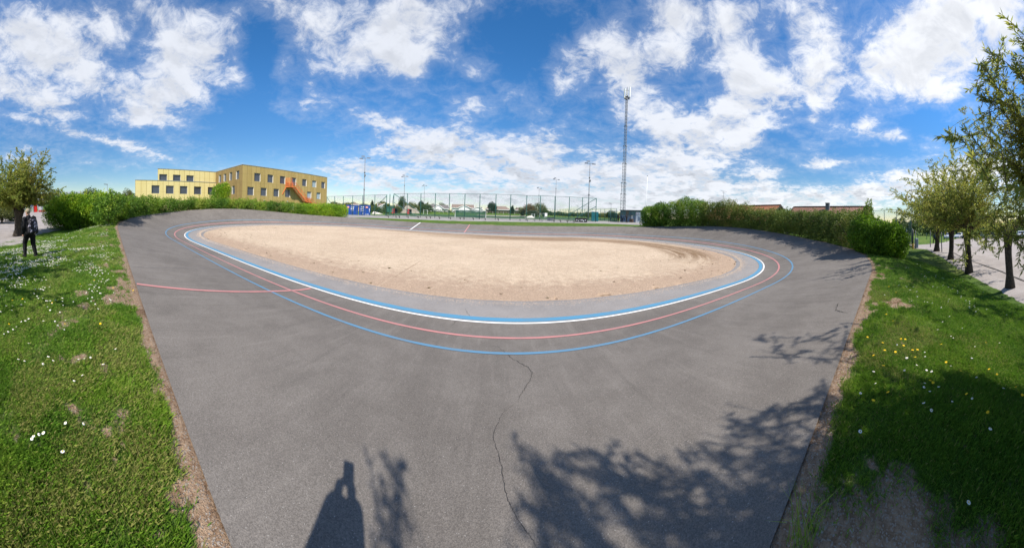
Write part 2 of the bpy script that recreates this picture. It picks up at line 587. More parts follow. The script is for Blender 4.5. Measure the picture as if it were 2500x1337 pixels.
# ---- sand infield, rings closing on the long axis
ins = np.array([0, .12, .3, .6, 1, 1.5, 2, 2.5, 3, 3.6, 4.3, 5, 6, 7.2, 8.5, 9.7])
rows, dist = [], []
for q in ins:
    jit = 0 if q > 0.2 else 0.12 * (fbm(TT * 40, TT * 0 + 3 + q, 0.6, 31) - 0.5)
    s_ = q / 9.8
    ring = track_pt(TT, w=-TP['ws'] - 0.02)
    cen = track_pt(TT, w=-TP['ws'])
    # shrink towards a spine between the two bend centres
    p = TP
    c, s = math.cos(p['yaw']), math.sin(p['yaw'])
    lx = np.clip(c * ring[:, 0] + s * ring[:, 1], p['xl'], p['xr'] - 1.0)
    sp = np.stack([c * lx - s * p['yc'], s * lx + c * p['yc']], -1)
    xy = ring[:, :2] + (sp - ring[:, :2]) * np.clip(s_ + jit, 0, 1)[:, None] if not np.isscalar(jit) else ring[:, :2] + (sp - ring[:, :2]) * s_
    z = np.full(NCOL, p['z0'] + p['gi'] - 0.01) + (0.05 * (fbm(xy[:, 0], xy[:, 1], 0.5, 3) - 0.5) + 0.03 * (fbm(xy[:, 0], xy[:, 1], 2.5, 9) - .5)) * min(1, q / .6) + 0.035 * min(1, q / 1.0)
    rows.append(np.column_stack([xy, z]))
    dist.append(np.full(NCOL, q))
rows.append(np.column_stack([sp, np.full(NCOL, TP['z0'] + TP['gi'] + 0.03)]))
dist.append(np.full(NCOL, 9.8))
V_SAND, F_SAND = np.concatenate(rows), ring_faces(len(rows), NCOL, False)
m = bpy.data.materials.new('infield_sand')
m.use_nodes = True
t = NT(m.node_tree)
bs = t.n['Principled BSDF']
v = t.add('ShaderNodeTexCoord').outputs['Object']
dA = t.add('ShaderNodeAttribute', dict(attribute_name='inset')).outputs['Fac']
tA = t.add('ShaderNodeAttribute', dict(attribute_name='station')).outputs['Fac']
lA = t.add('ShaderNodeAttribute', dict(attribute_name='along')).outputs['Fac']
n_big = t.noise(v, 0.35, 5, .6)
n_mid = t.noise(v, 3.0, 5, .65)
n_f = t.noise(v, 34.0, 4, .75)
vor = t.add('ShaderNodeTexVoronoi', dict(feature='F1'), Vector=v, Scale=42.0)
gr = t.add('ShaderNodeSeparateColor', i0=vor.outputs['Color']).outputs[0]
c = t.mix(t.mr(t.m('ADD', t.m('MULTIPLY', n_big, .5), t.m('MULTIPLY', n_mid, .5)), .35, .65), (0.448, 0.346, 0.249), (0.540, 0.430, 0.315))
rim = t.mr(t.m('ADD', dA, t.m('MULTIPLY', t.m('SUBTRACT', n_mid, .5), 3.2)), 2.9, 0.3)
near = t.m('MAXIMUM', t.mr(tA, 3.4, 2.2), t.mr(tA, 10.0, 11.2))
rim = t.m('MULTIPLY', rim, t.m('ADD', .50, t.m('MULTIPLY', near, .9)), clamp=True)
c = t.mix(t.m('MULTIPLY', rim, .75), c, (0.335, 0.240, 0.172))
# ruts worn round the far side and the right bend
cv = t.add('ShaderNodeCombineXYZ', i0=t.m('MULTIPLY', lA, 0.10), i1=t.m('MULTIPLY', dA, 3.4), i2=0.0)
st = t.noise(cv.outputs[0], 1.0, 4, .7, 0.4)
band = t.m('MULTIPLY', t.mr(dA, 0.9, 2.0), t.mr(dA, 5.2, 3.4))
side = t.m('MULTIPLY', t.mr(tA, 1.2, 2.2), t.mr(tA, 6.8, 5.4))
band2 = t.m('MULTIPLY', t.mr(dA, 0.5, 1.1), t.mr(dA, 2.6, 1.5))
side2 = t.m('MULTIPLY', t.mr(tA, 4.2, 5.0), t.mr(tA, 7.3, 6.4))
rut = t.m('MULTIPLY', t.m('MAXIMUM', t.m('MULTIPLY', band, side), t.m('MULTIPLY', band2, side2)), t.mr(st, 0.30, 0.56))
c = t.mix(t.m('MULTIPLY', rut, .95), c, (0.195, 0.125, 0.072))
c = t.mix(t.m('MULTIPLY', t.mr(gr, .93, .99), .6), c, (0.16, 0.115, 0.075))
c2 = t.vm('SCALE', c)
t.set(c2.node, 'Scale', t.m('MULTIPLY', t.mr(gr, 0, 1, .78, 1.22, 'LINEAR'), t.mr(n_f, .3, .7, .85, 1.15, 'LINEAR')))
weeds = t.mr(t.noise(v, 1.3, 3, .6), 0.70, 0.76)
c3 = t.mix(t.m('MULTIPLY', weeds, t.mr(n_f, .45, .6)), c2, (0.16, 0.12, 0.05))
t.set(bs, 'Base Color', c3)
bs.inputs['Roughness'].default_value = .95
bs.inputs['Specular IOR Level'].default_value = .1
t.set(bs, 'Normal', t.add('ShaderNodeBump', Strength=.7, Distance=.02, Height=t.m('ADD', t.m('ADD', n_f, gr), t.m('MULTIPLY', n_mid, 2.0))))
mesh_object('sand_infield', V_SAND, F_SAND, m, smooth=True, kind='structure',
            attrs=dict(inset=('POINT', np.concatenate(dist)), station=('POINT', np.tile(TT, len(rows))), along=('POINT', np.tile(seglen, len(rows)))))


# ---- painted lines
def paint(name, col, wear=.62):
    m = bpy.data.materials.new(name)
    m.use_nodes = True
    t = NT(m.node_tree)
    b = t.n['Principled BSDF']
    v = t.add('ShaderNodeTexCoord').outputs['Object']
    n = t.noise(v, 90, 3, .7)
    n2 = t.noise(v, 2.2, 5, .7)
    f = t.m('MULTIPLY', t.mr(t.m('ADD', t.m('MULTIPLY', n, .45), t.m('MULTIPLY', n2, .55)), .44, .70), wear * 1.5)
    t.set(b, 'Base Color', t.mix(f, col, tuple(.40 * c + .095 for c in col)))
    b.inputs['Roughness'].default_value = .75
    t.set(b, 'Normal', t.add('ShaderNodeBump', Strength=.3, Distance=.005, Height=n))
    MATS[name] = m
    return m


P_BLUE = paint('paint_blue', (0.090, 0.225, 0.355))
P_BLUE2 = paint('paint_blue_deep', (0.065, 0.225, 0.365))
P_RED = paint('paint_red', (0.500, 0.205, 0.195))
P_WHITE = paint('paint_white', (0.72, 0.71, 0.68), .25)


def ring_line(name, w0, w1, mat, lift=.006):
    a, b = track_pt(TT, w=w0), track_pt(TT, w=w1)
    wob = 0.008 * (fbm(TT * 30, TT * 0, 1.0, 5) - .5)
    a[:, 2] += lift
    b[:, 2] += lift
    return mesh_object(name, np.concatenate([a, b]), ring_faces(2, NCOL, True), mat, kind='structure')


ring_line('blue_inner_line', -0.25, -0.07, P_BLUE2)
ring_line('white_line', -0.026, 0.036, P_WHITE, .008)
ring_line('red_line', 0.71, 0.79, P_RED)
ring_line('blue_outer_line', 1.355, 1.435, P_BLUE)


def cross_line(name, t0, t1, f0, f1, half, mat, lift=.009):
    """a painted line across the track from station t0 at fraction f0 to station t1 at f1"""
    fs = np.linspace(f0, f1, 24)
    ts = np.linspace(t0, t1, 24)
    p = track_pt(ts, frac=fs)
    d = np.gradient(p, axis=0)
    n = np.stack([-d[:, 1], d[:, 0]], -1)
    n /= np.linalg.norm(n, axis=1)[:, None]
    a, b = p.copy(), p.copy()
    a[:, :2] += n * half
    b[:, :2] -= n * half
    a[:, 2] += lift
    b[:, 2] += lift
    f = np.array([[i, i + 1, 24 + i + 1, 24 + i] for i in range(23)])
    return mesh_object(name, np.concatenate([a, b]), f, mat, kind='structure')
cross_line('red_cross_line', 11.838, 11.878, 0.995, 0.02, .045, P_RED)
cross_line('white_finish_line', 6.626, 6.61, 0.99, 0.0, .07, P_WHITE)
cross_line('red_far_cross_line', 6.026, 6.034, 0.985, 0.0, .05, P_RED)
M_SEAM = material('paving_seam', (0.20, 0.19, 0.185), .9, .3, 5)
cross_line('paving_seam', 11.714, 11.60, 0.99, 0.02, .012, M_SEAM, .004)
cross_line('paving_seam', 6.44, 6.27, 0.99, 0.0, .02, M_SEAM, .004)

# ------------------------------------------------------------------ the ground outside the track
TER = {
    -180: [(0, 0), (4, -.7), (20, -.8), (1000, -.8)],
    -135: [(0, 0), (4, -.4), (9, -.5), (18, -.65), (60, -.2), (1000, .5)],
    -118: [(0, 0), (4, -.22), (9, -.28), (18.4, -.63), (40, -.3), (60, 0), (150, .3), (1000, 1.2)],
    -90: [(0, 0), (25, -.1), (60, 0), (150, .3), (1000, 1.2)],
    -60: [(0, 0), (60, 0), (1000, 1.2)],
    -40: [(33, .05), (63, -.1), (100, 0), (200, .8), (1000, 1.4)],
    -30: [(33, .1), (60, .07), (100, .1), (117, 1.0), (1000, 1.5)],
    -18: [(33, .12), (50, .25), (100, .15), (116, 1.45), (1000, 1.6)],
    0: [(33, .15), (48, .4), (60, .45), (100, .55), (117, 2.1), (1000, 1.9)],
    15: [(33, .2), (50, .54), (100, 1.0), (1000, 1.5)],
    28: [(33, .25), (53, .63), (100, .9), (1000, 1.4)],
    45: [(33, .2), (60, .3), (1000, .9)],
    70: [(25, 0), (45, -.3), (1000, -2)],
    85: [(12, -.3), (20, -.7), (45, -1.5), (100, -3.2), (1000, -10)],
    100: [(4, -.6), (8, -.76), (22, -.76), (43, -1.7), (75, -2.9), (150, -5), (1000, -14)],
    118: [(4, -.6), (8, -.76), (22, -.76), (43, -1.5), (75, -2.6), (150, -4), (1000, -12)],
    140: [(0, 0), (4, -.65), (8, -.76), (22, -.8), (75, -1.5), (1000, -6)],
    180: [(0, 0), (4, -.7), (20, -.8), (1000, -.8)],
}


def terrain(x, y):
    az = np.degrees(np.arctan2(x, y))
    r = np.hypot(x, y)
    ks = sorted(TER)
    prof = np.stack([np.interp(r, [q[0] for q in TER[k]], [q[1] for q in TER[k]]) for k in ks])
    i = np.clip(np.searchsorted(ks, az, side='right') - 1, 0, len(ks) - 2)
    k0 = np.array(ks)[i]
    k1 = np.array(ks)[i + 1]
    u = (az - k0) / (k1 - k0)
    u = u * u * (3 - 2 * u)
    idx = np.arange(len(np.atleast_1d(az)))
    return prof[i, idx] * (1 - u) + prof[i + 1, idx] * u


edge = track_pt(TT, frac=1.0)
nxt = np.roll(edge, -1, 0) - np.roll(edge, 1, 0)
nrm = np.stack([nxt[:, 1], -nxt[:, 0]], -1)
nrm /= np.linalg.norm(nrm, axis=1)[:, None]
for _ in range(30):
    nrm = (np.roll(nrm, 1, 0) + nrm + np.roll(nrm, -1, 0))
    nrm /= np.linalg.norm(nrm, axis=1)[:, None]
ED = np.concatenate([[-.10, 0.0], np.arange(.06, 1.5, .06), np.arange(1.5, 4, .12), np.arange(4, 9, .3), np.geomspace(9, 60, 26), np.geomspace(70, 3500, 26)])
rows, ats = [], []
for d in ED:
    xy = edge[:, :2] + nrm * d
    T = terrain(xy[:, 0], xy[:, 1])
    k = float(sstep(d, 0, 4.0))
    z = edge[:, 2] * (1 - k) + T * k
    if d <= 0:
        z = edge[:, 2] + (-0.10 if d < 0 else -0.012)
    else:
        lump = (fbm(xy[:, 0], xy[:, 1], 1.6, 40) - .5) * .07 + (fbm(xy[:, 0], xy[:, 1], 6, 44) - .5) * .03
        z = z - 0.012 + lump * min(1, d / .5) * (1 if d < 30 else 1)
    rows.append(np.column_stack([xy, z]))
    # bare earth: a strip along the asphalt, patches beside it, the trodden corner by the near tree
    nb = fbm(xy[:, 0], xy[:, 1], 1.1, 60, 5)
    nf = fbm(xy[:, 0], xy[:, 1], 5.0, 66, 4)
    strip = 1 - sstep(d + (nf - .5) * .30, .06, .20)
    patch = sstep(nb * .6 + nf * .4, .53, .66) * (1 - sstep(d, .8, 2.0)) * .9
    wear = (1 - sstep(np.hypot(xy[:, 0] - 1.15, (xy[:, 1] - .1) * 1.1) + (nf - .5) * .8, .35, 1.0))
    ats.append(np.clip(np.maximum(np.maximum(strip, patch), wear), 0, 1))
V_GR, F_GR = np.concatenate(rows), ring_faces(len(ED), NCOL, True)
BARE = np.concatenate(ats)

m = bpy.data.materials.new('meadow_ground')
m.use_nodes = True
t = NT(m.node_tree)
bs = t.n['Principled BSDF']
v = t.add('ShaderNodeTexCoord').outputs['Object']
bare = t.add('ShaderNodeAttribute', dict(attribute_name='bare')).outputs['Fac']
n1 = t.noise(v, .22, 5, .6)
n2 = t.noise(v, 1.6, 5, .65)
n3 = t.noise(v, 22, 4, .75)
n4 = t.noise(v, 95, 3, .7)
g = t.mix(t.mr(n2, .34, .66), (0.055, 0.110, 0.016), (0.105, 0.180, 0.030))
g = t.mix(t.mr(n1, .50, .70), g, (0.150, 0.185, 0.045))
g = t.mix(t.m('MULTIPLY', t.mr(n3, .5, .7), .45), g, (0.150, 0.185, 0.048))
vor = t.add('ShaderNodeTexVoronoi', dict(feature='F1'), Vector=v, Scale=120.0)
gr = t.add('ShaderNodeSeparateColor', i0=vor.outputs['Color']).outputs[0]
s = t.mix(t.mr(n3, .35, .65), (0.230, 0.145, 0.088), (0.390, 0.275, 0.185))
s = t.mix(t.mr(gr, .80, .92), s, (0.36, 0.31, 0.26))
s = t.mix(t.m('MULTIPLY', t.mr(n2, .56, .66), .7), s, (0.105, 0.052, 0.024))
f = t.mr(t.m('ADD', bare, t.m('MULTIPLY', t.m('SUBTRACT', n3, .5), .7)), .35, .65)
c = t.mix(f, g, s)
t.set(bs, 'Base Color', c)
bs.inputs['Roughness'].default_value = .95
bs.inputs['Specular IOR Level'].default_value = .1
t.set(bs, 'Normal', t.add('ShaderNodeBump', Strength=.8, Distance=.03, Height=t.m('ADD', t.m('ADD', n3, n4), gr)))
M_GROUND = m
mesh_object('ground', V_GR, F_GR, M_GROUND, smooth=True, kind='structure', attrs=dict(bare=('POINT', BARE)))


def quads_to_bvh(*sets):
    vs, fs = [], []
    for V, Fq in sets:
        o = len(vs)
        vs += [tuple(p) for p in V]
        fs += (np.asarray(Fq) + o).tolist()
    return BVHTree.FromPolygons(vs, fs)


BVH_G = quads_to_bvh((V_GR, F_GR))
BVH = quads_to_bvh((V_GR, F_GR), (V_TRACK, F_TRACK), (V_AP, F_AP), (V_SAND, F_SAND))


def gz(x, y):
    h = BVH.ray_cast(Vector((x, y, 60)), Vector((0, 0, -1)))
    return h[0].z if h[0] is not None else float(terrain(np.array([x]), np.array([y]))[0])


def gpt(px, py):
    """where the ray through a photo point meets the ground"""
    x, y, z = raydir(px, py)
    h = BVH.ray_cast(Vector((0, 0, EYE)) + Vector((x, y, z)) * .2, Vector((x, y, z)).normalized())
    return h[0]


def base(px, r):
    x, y, _ = raydir(px, 500)
    return Vector((x * r, y * r, gz(x * r, y * r)))


# ---- paved sheets laid over the ground
def paved(name, cols, mat, n=26, lift=.03, sub=6):
    """cols: (photo column, lower row, upper row); strips of ground between the two rows"""
    cs = []
    for (a, b) in zip(cols[:-1], cols[1:]):
        for k in range(sub):
            u = k / sub
            cs.append([a[i] * (1 - u) + b[i] * u for i in range(3)])
    cs.append(list(cols[-1]))
    vs = []
    for (px, y0, y1) in cs:
        a, b = gpt(px, y0), gpt(px, y1)
        if a is None or b is None:
            x, y, _ = raydir(px, 500)
            a = a or Vector((x * 20, y * 20, 0))
            b = b or Vector((x * 90, y * 90, 0))
        r0, r1 = math.hypot(a.x, a.y), math.hypot(b.x, b.y)
        x, y, _ = raydir(px, 500)
        for k in range(n):
            r = r0 * (r1 / r0) ** (k / (n - 1))
            vs.append((x * r, y * r, gz(x * r, y * r) + lift + .0006 * r - (.05 if k == 0 else 0)))
    fs = [(i * n + k, (i + 1) * n + k, (i + 1) * n + k + 1, i * n + k + 1) for i in range(len(cs) - 1) for k in range(n - 1)]
    return mesh_object(name, vs, fs, mat, smooth=True, kind='structure')


def grit(name, lo, hi, scale=1.2, grain=30):
    m = bpy.data.materials.new(name)
    m.use_nodes = True
    t = NT(m.node_tree)
    b = t.n['Principled BSDF']
    v = t.add('ShaderNodeTexCoord').outputs['Object']
    a = t.noise(v, scale, 5, .65)
    f = t.noise(v, grain, 3, .75)
    big = t.noise(v, .15, 3, .5)
    c = t.mix(t.mr(t.m('ADD', t.m('MULTIPLY', a, .6), t.m('MULTIPLY', big, .4)), .36, .64), lo, hi)
    c = t.vm('SCALE', c)
    t.set(c.node, 'Scale', t.mr(f, .3, .7, .75, 1.25, 'LINEAR'))
    t.set(b, 'Base Color', c)
    b.inputs['Roughness'].default_value = .92
    b.inputs['Specular IOR Level'].default_value = .15
    t.set(b, 'Normal', t.add('ShaderNodeBump', Strength=.5, Distance=.015, Height=f))
    MATS[name] = m
    return m


M_ROAD = grit('pale_gravel', (0.245, 0.218, 0.203), (0.315, 0.287, 0.270))
M_GREYG = grit('grey_gravel', (0.225, 0.215, 0.200), (0.300, 0.285, 0.265))
M_PATH = grit('worn_path', (0.26, 0.235, 0.20), (0.36, 0.33, 0.29))
M_TURF = grit('pitch_turf', (0.030, 0.070, 0.028), (0.045, 0.095, 0.035), .3, 12)
M_BANK = grit('dry_bank', (0.085, 0.100, 0.035), (0.135, 0.140, 0.055), .4, 6)
paved('road', [(2228, 606, 599), (2262, 609, 597), (2300, 629, 593), (2340, 659, 582), (2400, 694, 581), (2460, 726, 582), (2500, 748, 584), (2580, 800, 590), (2660, 850, 600), (2750, 880, 610)], M_ROAD)
paved('path', [(-160, 625, 536), (-60, 614, 530), (0, 604, 524.5), (30, 602, 521), (48, 599, 519), (66, 592, 517), (87, 577, 516), (125, 566, 514), (170, 556, 512)], M_ROAD)
paved('gravel_strip', [(838, 531, 523), (900, 531.5, 525), (945, 533, 526), (1000, 535, 528), (1100, 539, 530.5), (1250, 541.5, 534), (1400, 544.5, 538.5), (1480, 546, 540), (1570, 549.5, 541)], M_GREYG, 14)
paved('sports_pitch', [(940, 525.5, 519.5), (1000, 527.5, 521.5), (1063, 529.5, 524), (1160, 532, 526.5), (1250, 533.7, 529), (1345, 537, 529.5), (1500, 540.0, 534.5)], M_TURF, 14)
paved('pale_track', [(1165, 526.2, 524.4), (1220, 528.0, 526.2), (1285, 529.2, 527.2)], M_PATH, 5)

# white margin lines on the pitch
M_LINE = material('line_chalk', (0.62, 0.63, 0.60), .8, .1)


def ground_strip(name, pts, width, mat, lift=.06, n=24):
    vs = []
    P = [Vector(p) for p in pts]
    cum = [0]
    for a, b in zip(P[:-1], P[1:]):
        cum.append(cum[-1] + (b - a).length)
    q = []
    for k in range(n):
        s_ = cum[-1] * k / (n - 1)
        i = max(j for j in range(len(cum)) if cum[j] <= s_ + 1e-9)
        i = min(i, len(P) - 2)
        q.append(P[i].lerp(P[i + 1], (s_ - cum[i]) / max(1e-6, cum[i + 1] - cum[i])))
    for k, p in enumerate(q):
        d = q[min(k + 1, n - 1)] - q[max(k - 1, 0)]
        nn = Vector((-d.y, d.x, 0)).normalized() * width / 2
        for s_ in (-1, 1):
            w = p + nn * s_
            vs.append((w.x, w.y, gz(w.x, w.y) + lift))
    fs = [(2 * k, 2 * k + 2, 2 * k + 3, 2 * k + 1) for k in range(n - 1)]
    return mesh_object(name, vs, fs, mat, kind='structure')


ground_strip('pitch_line', [gpt(960, 523.5), gpt(1100, 527), gpt(1340, 532)], .35, M_LINE, .16)
ground_strip('pitch_line', [gpt(1300, 533.5), gpt(1420, 536), gpt(1500, 537.5)], .35, M_LINE, .16)
M_JOINT = material('kerb_joint', (0.05, 0.045, 0.04), .9, .2)
ground_strip('road_kerb', [gpt(2322, 616), gpt(2360, 634), gpt(2400, 648), (gpt(2450, 667)), gpt(2500, 688), gpt(2560, 716)], .09, M_JOINT, .055)

# cracks in the asphalt
M_CRACK = material('asphalt_crack', (0.034, 0.031, 0.029), .95, .2)


def crack(pts, w):
    vs, n = [], 0
    q = []
    for a, b in zip(pts[:-1], pts[1:]):
        for k in range(6):
            u = k / 6
            q.append((a[0] * (1 - u) + b[0] * u + random.uniform(-1.6, 1.6), a[1] * (1 - u) + b[1] * u + random.uniform(-1.6, 1.6)))
    q.append(pts[-1])
    g_ = [gpt(*p) for p in q]
    for k, p in enumerate(g_):
        d = g_[min(k + 1, len(g_) - 1)] - g_[max(k - 1, 0)]
        nn = Vector((-d.y, d.x, 0)).normalized() * w * random.uniform(.35, 1.0) / 2 * min(1, 4 * k / len(g_) + .2, 4 * (1 - k / len(g_)) + .1)
        for s_ in (-1, 1):
            x = p + nn * s_
            vs.append((x.x, x.y, gz(x.x, x.y) + .0045))
    fs = [(2 * k, 2 * k + 2, 2 * k + 3, 2 * k + 1) for k in range(len(g_) - 1)]
    return mesh_object('asphalt_crack', vs, fs, M_CRACK, kind='structure')


crack([(1180, 837), (1219, 849), (1231, 859), (1253, 876), (1270, 886), (1292, 900), (1300, 908), (1296, 925), (1284, 945), (1270, 966), (1262, 981)], .007)
crack([(1262, 980), (1226, 1010), (1212, 1044), (1203, 1068), (1215, 1100), (1225, 1140), (1232, 1190), (1241, 1222), (1253, 1249), (1280, 1290), (1304, 1323), (1312, 1350)], .0045)
crack([(2048, 738), (2044, 746), (2040, 757), (2052, 761), (2070, 765)], .02)
crack([(1137, 752), (1139, 764), (1150, 773), (1110, 786), (1100, 800)], .010)

# ------------------------------------------------------------------ grass, flowers
def edge_distance(x, y):
    """signed distance outside the asphalt edge (numpy)"""
    e = track_pt(np.linspace(0, 12, 1500, endpoint=False), frac=1.0)[:, :2]
    n = np.roll(e, -1, 0) - np.roll(e, 1, 0)
    n = np.stack([n[:, 1], -n[:, 0]], -1)
    n /= np.linalg.norm(n, axis=1)[:, None]
    out = np.empty(len(x))
    for s_ in range(0, len(x), 20000):
        p = np.stack([x[s_:s_ + 20000], y[s_:s_ + 20000]], -1)
        d2 = ((p[:, None, ::] - e[None, ::3]) ** 2).sum(-1)
        i = d2.argmin(1) * 3
        out[s_:s_ + 20000] = ((p - e[i]) * n[i]).sum(1)
    return out


# regular grid of ground heights near the viewer for fast lookup
GX = np.arange(-30, 34, .2)
GY = np.arange(-14, 8, .2)
GZ = np.array([[(lambda h: h[0].z if h[0] is not None else -9)(BVH_G.ray_cast(Vector((x, y, 60)), Vector((0, 0, -1)))) for y in GY] for x in GX])


def gz_np(x, y):
    u = np.clip((x - GX[0]) / .2, 0, len(GX) - 1.01)
    w = np.clip((y - GY[0]) / .2, 0, len(GY) - 1.01)
    i, j = u.astype(int), w.astype(int)
    fu, fw = u - i, w - j
    return (GZ[i, j] * (1 - fu) + GZ[i + 1, j] * fu) * (1 - fw) + (GZ[i, j + 1] * (1 - fu) + GZ[i + 1, j + 1] * fu) * fw


def leaf_material(name, stops, transl=.35, rough=.55, spec=.25):
    """leaf tint runs from leaf to leaf through the given colours"""
    m = bpy.data.materials.new(name)
    m.use_nodes = True
    t = NT(m.node_tree)
    b = t.n['Principled BSDF']
    a = t.add('ShaderNodeAttribute', dict(attribute_name='tint')).outputs['Fac']
    r = t.add('ShaderNodeValToRGB')
    t.set(r, 'Fac', a)
    el = r.color_ramp.elements
    while len(el) < len(stops):
        el.new(.5)
    for e, (p, c) in zip(el, stops):
        e.position = p
        e.color = (*c, 1)
    t.set(b, 'Base Color', r.outputs[0])
    b.inputs['Roughness'].default_value = rough
    b.inputs['Specular IOR Level'].default_value = spec
    tr = t.add('ShaderNodeBsdfTranslucent', Color=r.outputs[0])
    mx = t.add('ShaderNodeMixShader', i0=transl, i1=b.outputs[0], i2=tr.outputs[0])
    t.set(t.n['Material Output'], 'Surface', mx)
    MATS[name] = m
    return m


M_GRASS = leaf_material('grass_blade', [(0, (0.065, 0.160, 0.016)), (.45, (0.150, 0.275, 0.025)), (.75, (0.250, 0.345, 0.045)), (1, (0.30, 0.275, 0.105))], .35)


def scatter(n, rmin, rmax, azl, azr, seed, power=1.0):
    g = np.random.default_rng(seed)
    az = np.radians(g.uniform(azl, azr, n))
    u = g.random(n)
    r = (rmin ** power + u * (rmax ** power - rmin ** power)) ** (1 / power)
    return r * np.sin(az), r * np.cos(az), r


def grass():
    xs, ys, rs = [], [], []
    for (azl, azr, sd) in ((-124, -50, 1), (50, 124, 2)):
        x, y, r = scatter(560000, .9, 19, azl, azr, sd, .62)
        xs.append(x); ys.append(y); rs.append(r)
    x, y, r = map(np.concatenate, (xs, ys, rs))
    d = edge_distance(x, y)
    nb = fbm(x, y, 1.1, 60, 5)
    nf = fbm(x, y, 5.0, 66, 4)
    strip = sstep(d + (nf - .5) * .30, .05, .22)
    patch = 1 - sstep(nb * .6 + nf * .4, .52, .64) * (1 - sstep(d, .8, 2.0)) * .95
    wear = sstep(np.hypot(x - 1.15, (y - .1) * 1.1) + (nf - .5) * .8, .3, 1.05)
    keep = (np.random.default_rng(3).random(len(x)) < strip * patch * wear) & (d > .03) & (d < 7.5)
    # the gravel round the trees has none
    road = (x > 2.5) & (y < -1.55 - .035 * x * 0 - .9 * sstep(x, 12, 2))
    keep &= ~((x > 0) & (d > np.interp(x, [2, 6, 9, 13, 18, 24], [5.5, 4.2, 3.9, 4.2, 4.4, 4.4])))
    keep &= ~((x < -8) & (d > np.interp(-x, [8, 12, 17, 24], [6.0, 6.6, 6.6, 5.5])))
    x, y, r, d = x[keep], y[keep], r[keep], d[keep]
    n = len(x)
    g = np.random.default_rng(11)
    z = gz_np(x, y)
    tuft = fbm(x, y, 3.5, 90, 3)
    h = (.014 + .024 * g.random(n) + .045 * np.clip(tuft - .45, 0, 1)) * (1 + .02 * r)
    w = (.0011 + .00095 * r) * g.uniform(.7, 1.3, n)
    a = g.uniform(0, 2 * np.pi, n)
    lean = h * g.uniform(.25, 1.15, n)
    dx, dy = np.cos(a), np.sin(a)
    px, py = -dy * w / 2, dx * w / 2
    v = np.empty((n, 4, 3))
    v[:, 0] = np.stack([x - px, y - py, z - .004], -1)
    v[:, 1] = np.stack([x + px, y + py, z - .004], -1)
    v[:, 2] = np.stack([x + dx * lean * .35 + px * .8, y + dy * lean * .35 + py * .8, z + h * .6], -1)
    v[:, 3] = np.stack([x + dx * lean, y + dy * lean, z + h], -1)
    f = (np.arange(n) * 4)[:, None] + np.array([[0, 1, 2, 3]])
    dry = fbm(x, y, 1.3, 120, 4)
    tint = np.clip(.10 + .75 * fbm(x, y, 2.2, 130, 3) + g.normal(0, .13, n) - .12, 0, .78)
    yel = g.random(n) < (.05 + .60 * sstep(dry, .50, .68) * (1 - sstep(d, 1.0, 2.8)))
    tint = np.where(yel, g.uniform(.82, 1, n), tint)
    o = mesh_object('grass', v.reshape(-1, 3), f, M_GRASS, attrs=dict(tint=('FACE', tint)))
    tag(o, 'short mown grass on both banks beside the track', 'grass', kind='stuff')


grass()

# pebbles and crumbs along the edge of the asphalt
M_PEB = leaf_material('pebble', [(0, (0.10, 0.07, 0.05)), (.5, (0.24, 0.18, 0.14)), (1, (0.42, 0.37, 0.32))], 0.0, .9, .1)


def pebbles():
    g = np.random.default_rng(21)
    x, y, r = scatter(52000, .9, 15, -118, 118, 22, .6)
    d = edge_distance(x, y)
    nf = fbm(x, y, 5.0, 66, 4)
    wear = 1 - sstep(np.hypot(x - 1.15, (y - .1) * 1.1), .35, 1.0)
    keep = (d > .0) & (d < .24 + .9 * wear) & (g.random(len(x)) < np.maximum(1 - sstep(d, .08, .24), wear * .35))
    x, y, r, d = x[keep], y[keep], r[keep], d[keep]
    n = len(x)
    z = gz_np(x, y)
    s = (.0025 + .006 * g.random(n) ** 3) * (1 + .05 * r)
    oct_ = np.array([[1, 0, 0], [0, 1, 0], [-1, 0, 0], [0, -1, 0], [0, 0, .7]])
    rot = g.uniform(0, 6.3, n)
    sc = g.uniform(.6, 1.3, (n, 5, 3))
    p = oct_[None] * sc
    c, s_ = np.cos(rot)[:, None], np.sin(rot)[:, None]
    q = np.stack([p[..., 0] * c - p[..., 1] * s_, p[..., 0] * s_ + p[..., 1] * c, p[..., 2]], -1) * s[:, None, None]
    v = q + np.stack([x, y, z], -1)[:, None]
    f = np.array([[0, 1, 4], [1, 2, 4], [2, 3, 4], [3, 0, 4]])
    f = (np.arange(n) * 5)[:, None, None] + f[None]
    o = mesh_object('gravel', v.reshape(-1, 3), f.reshape(-1, 3), M_PEB, attrs=dict(tint=('FACE', np.repeat(g.random(n), 4))))
    tag(o, 'loose brown grit and pebbles along the asphalt edge', 'gravel', kind='stuff')


pebbles()

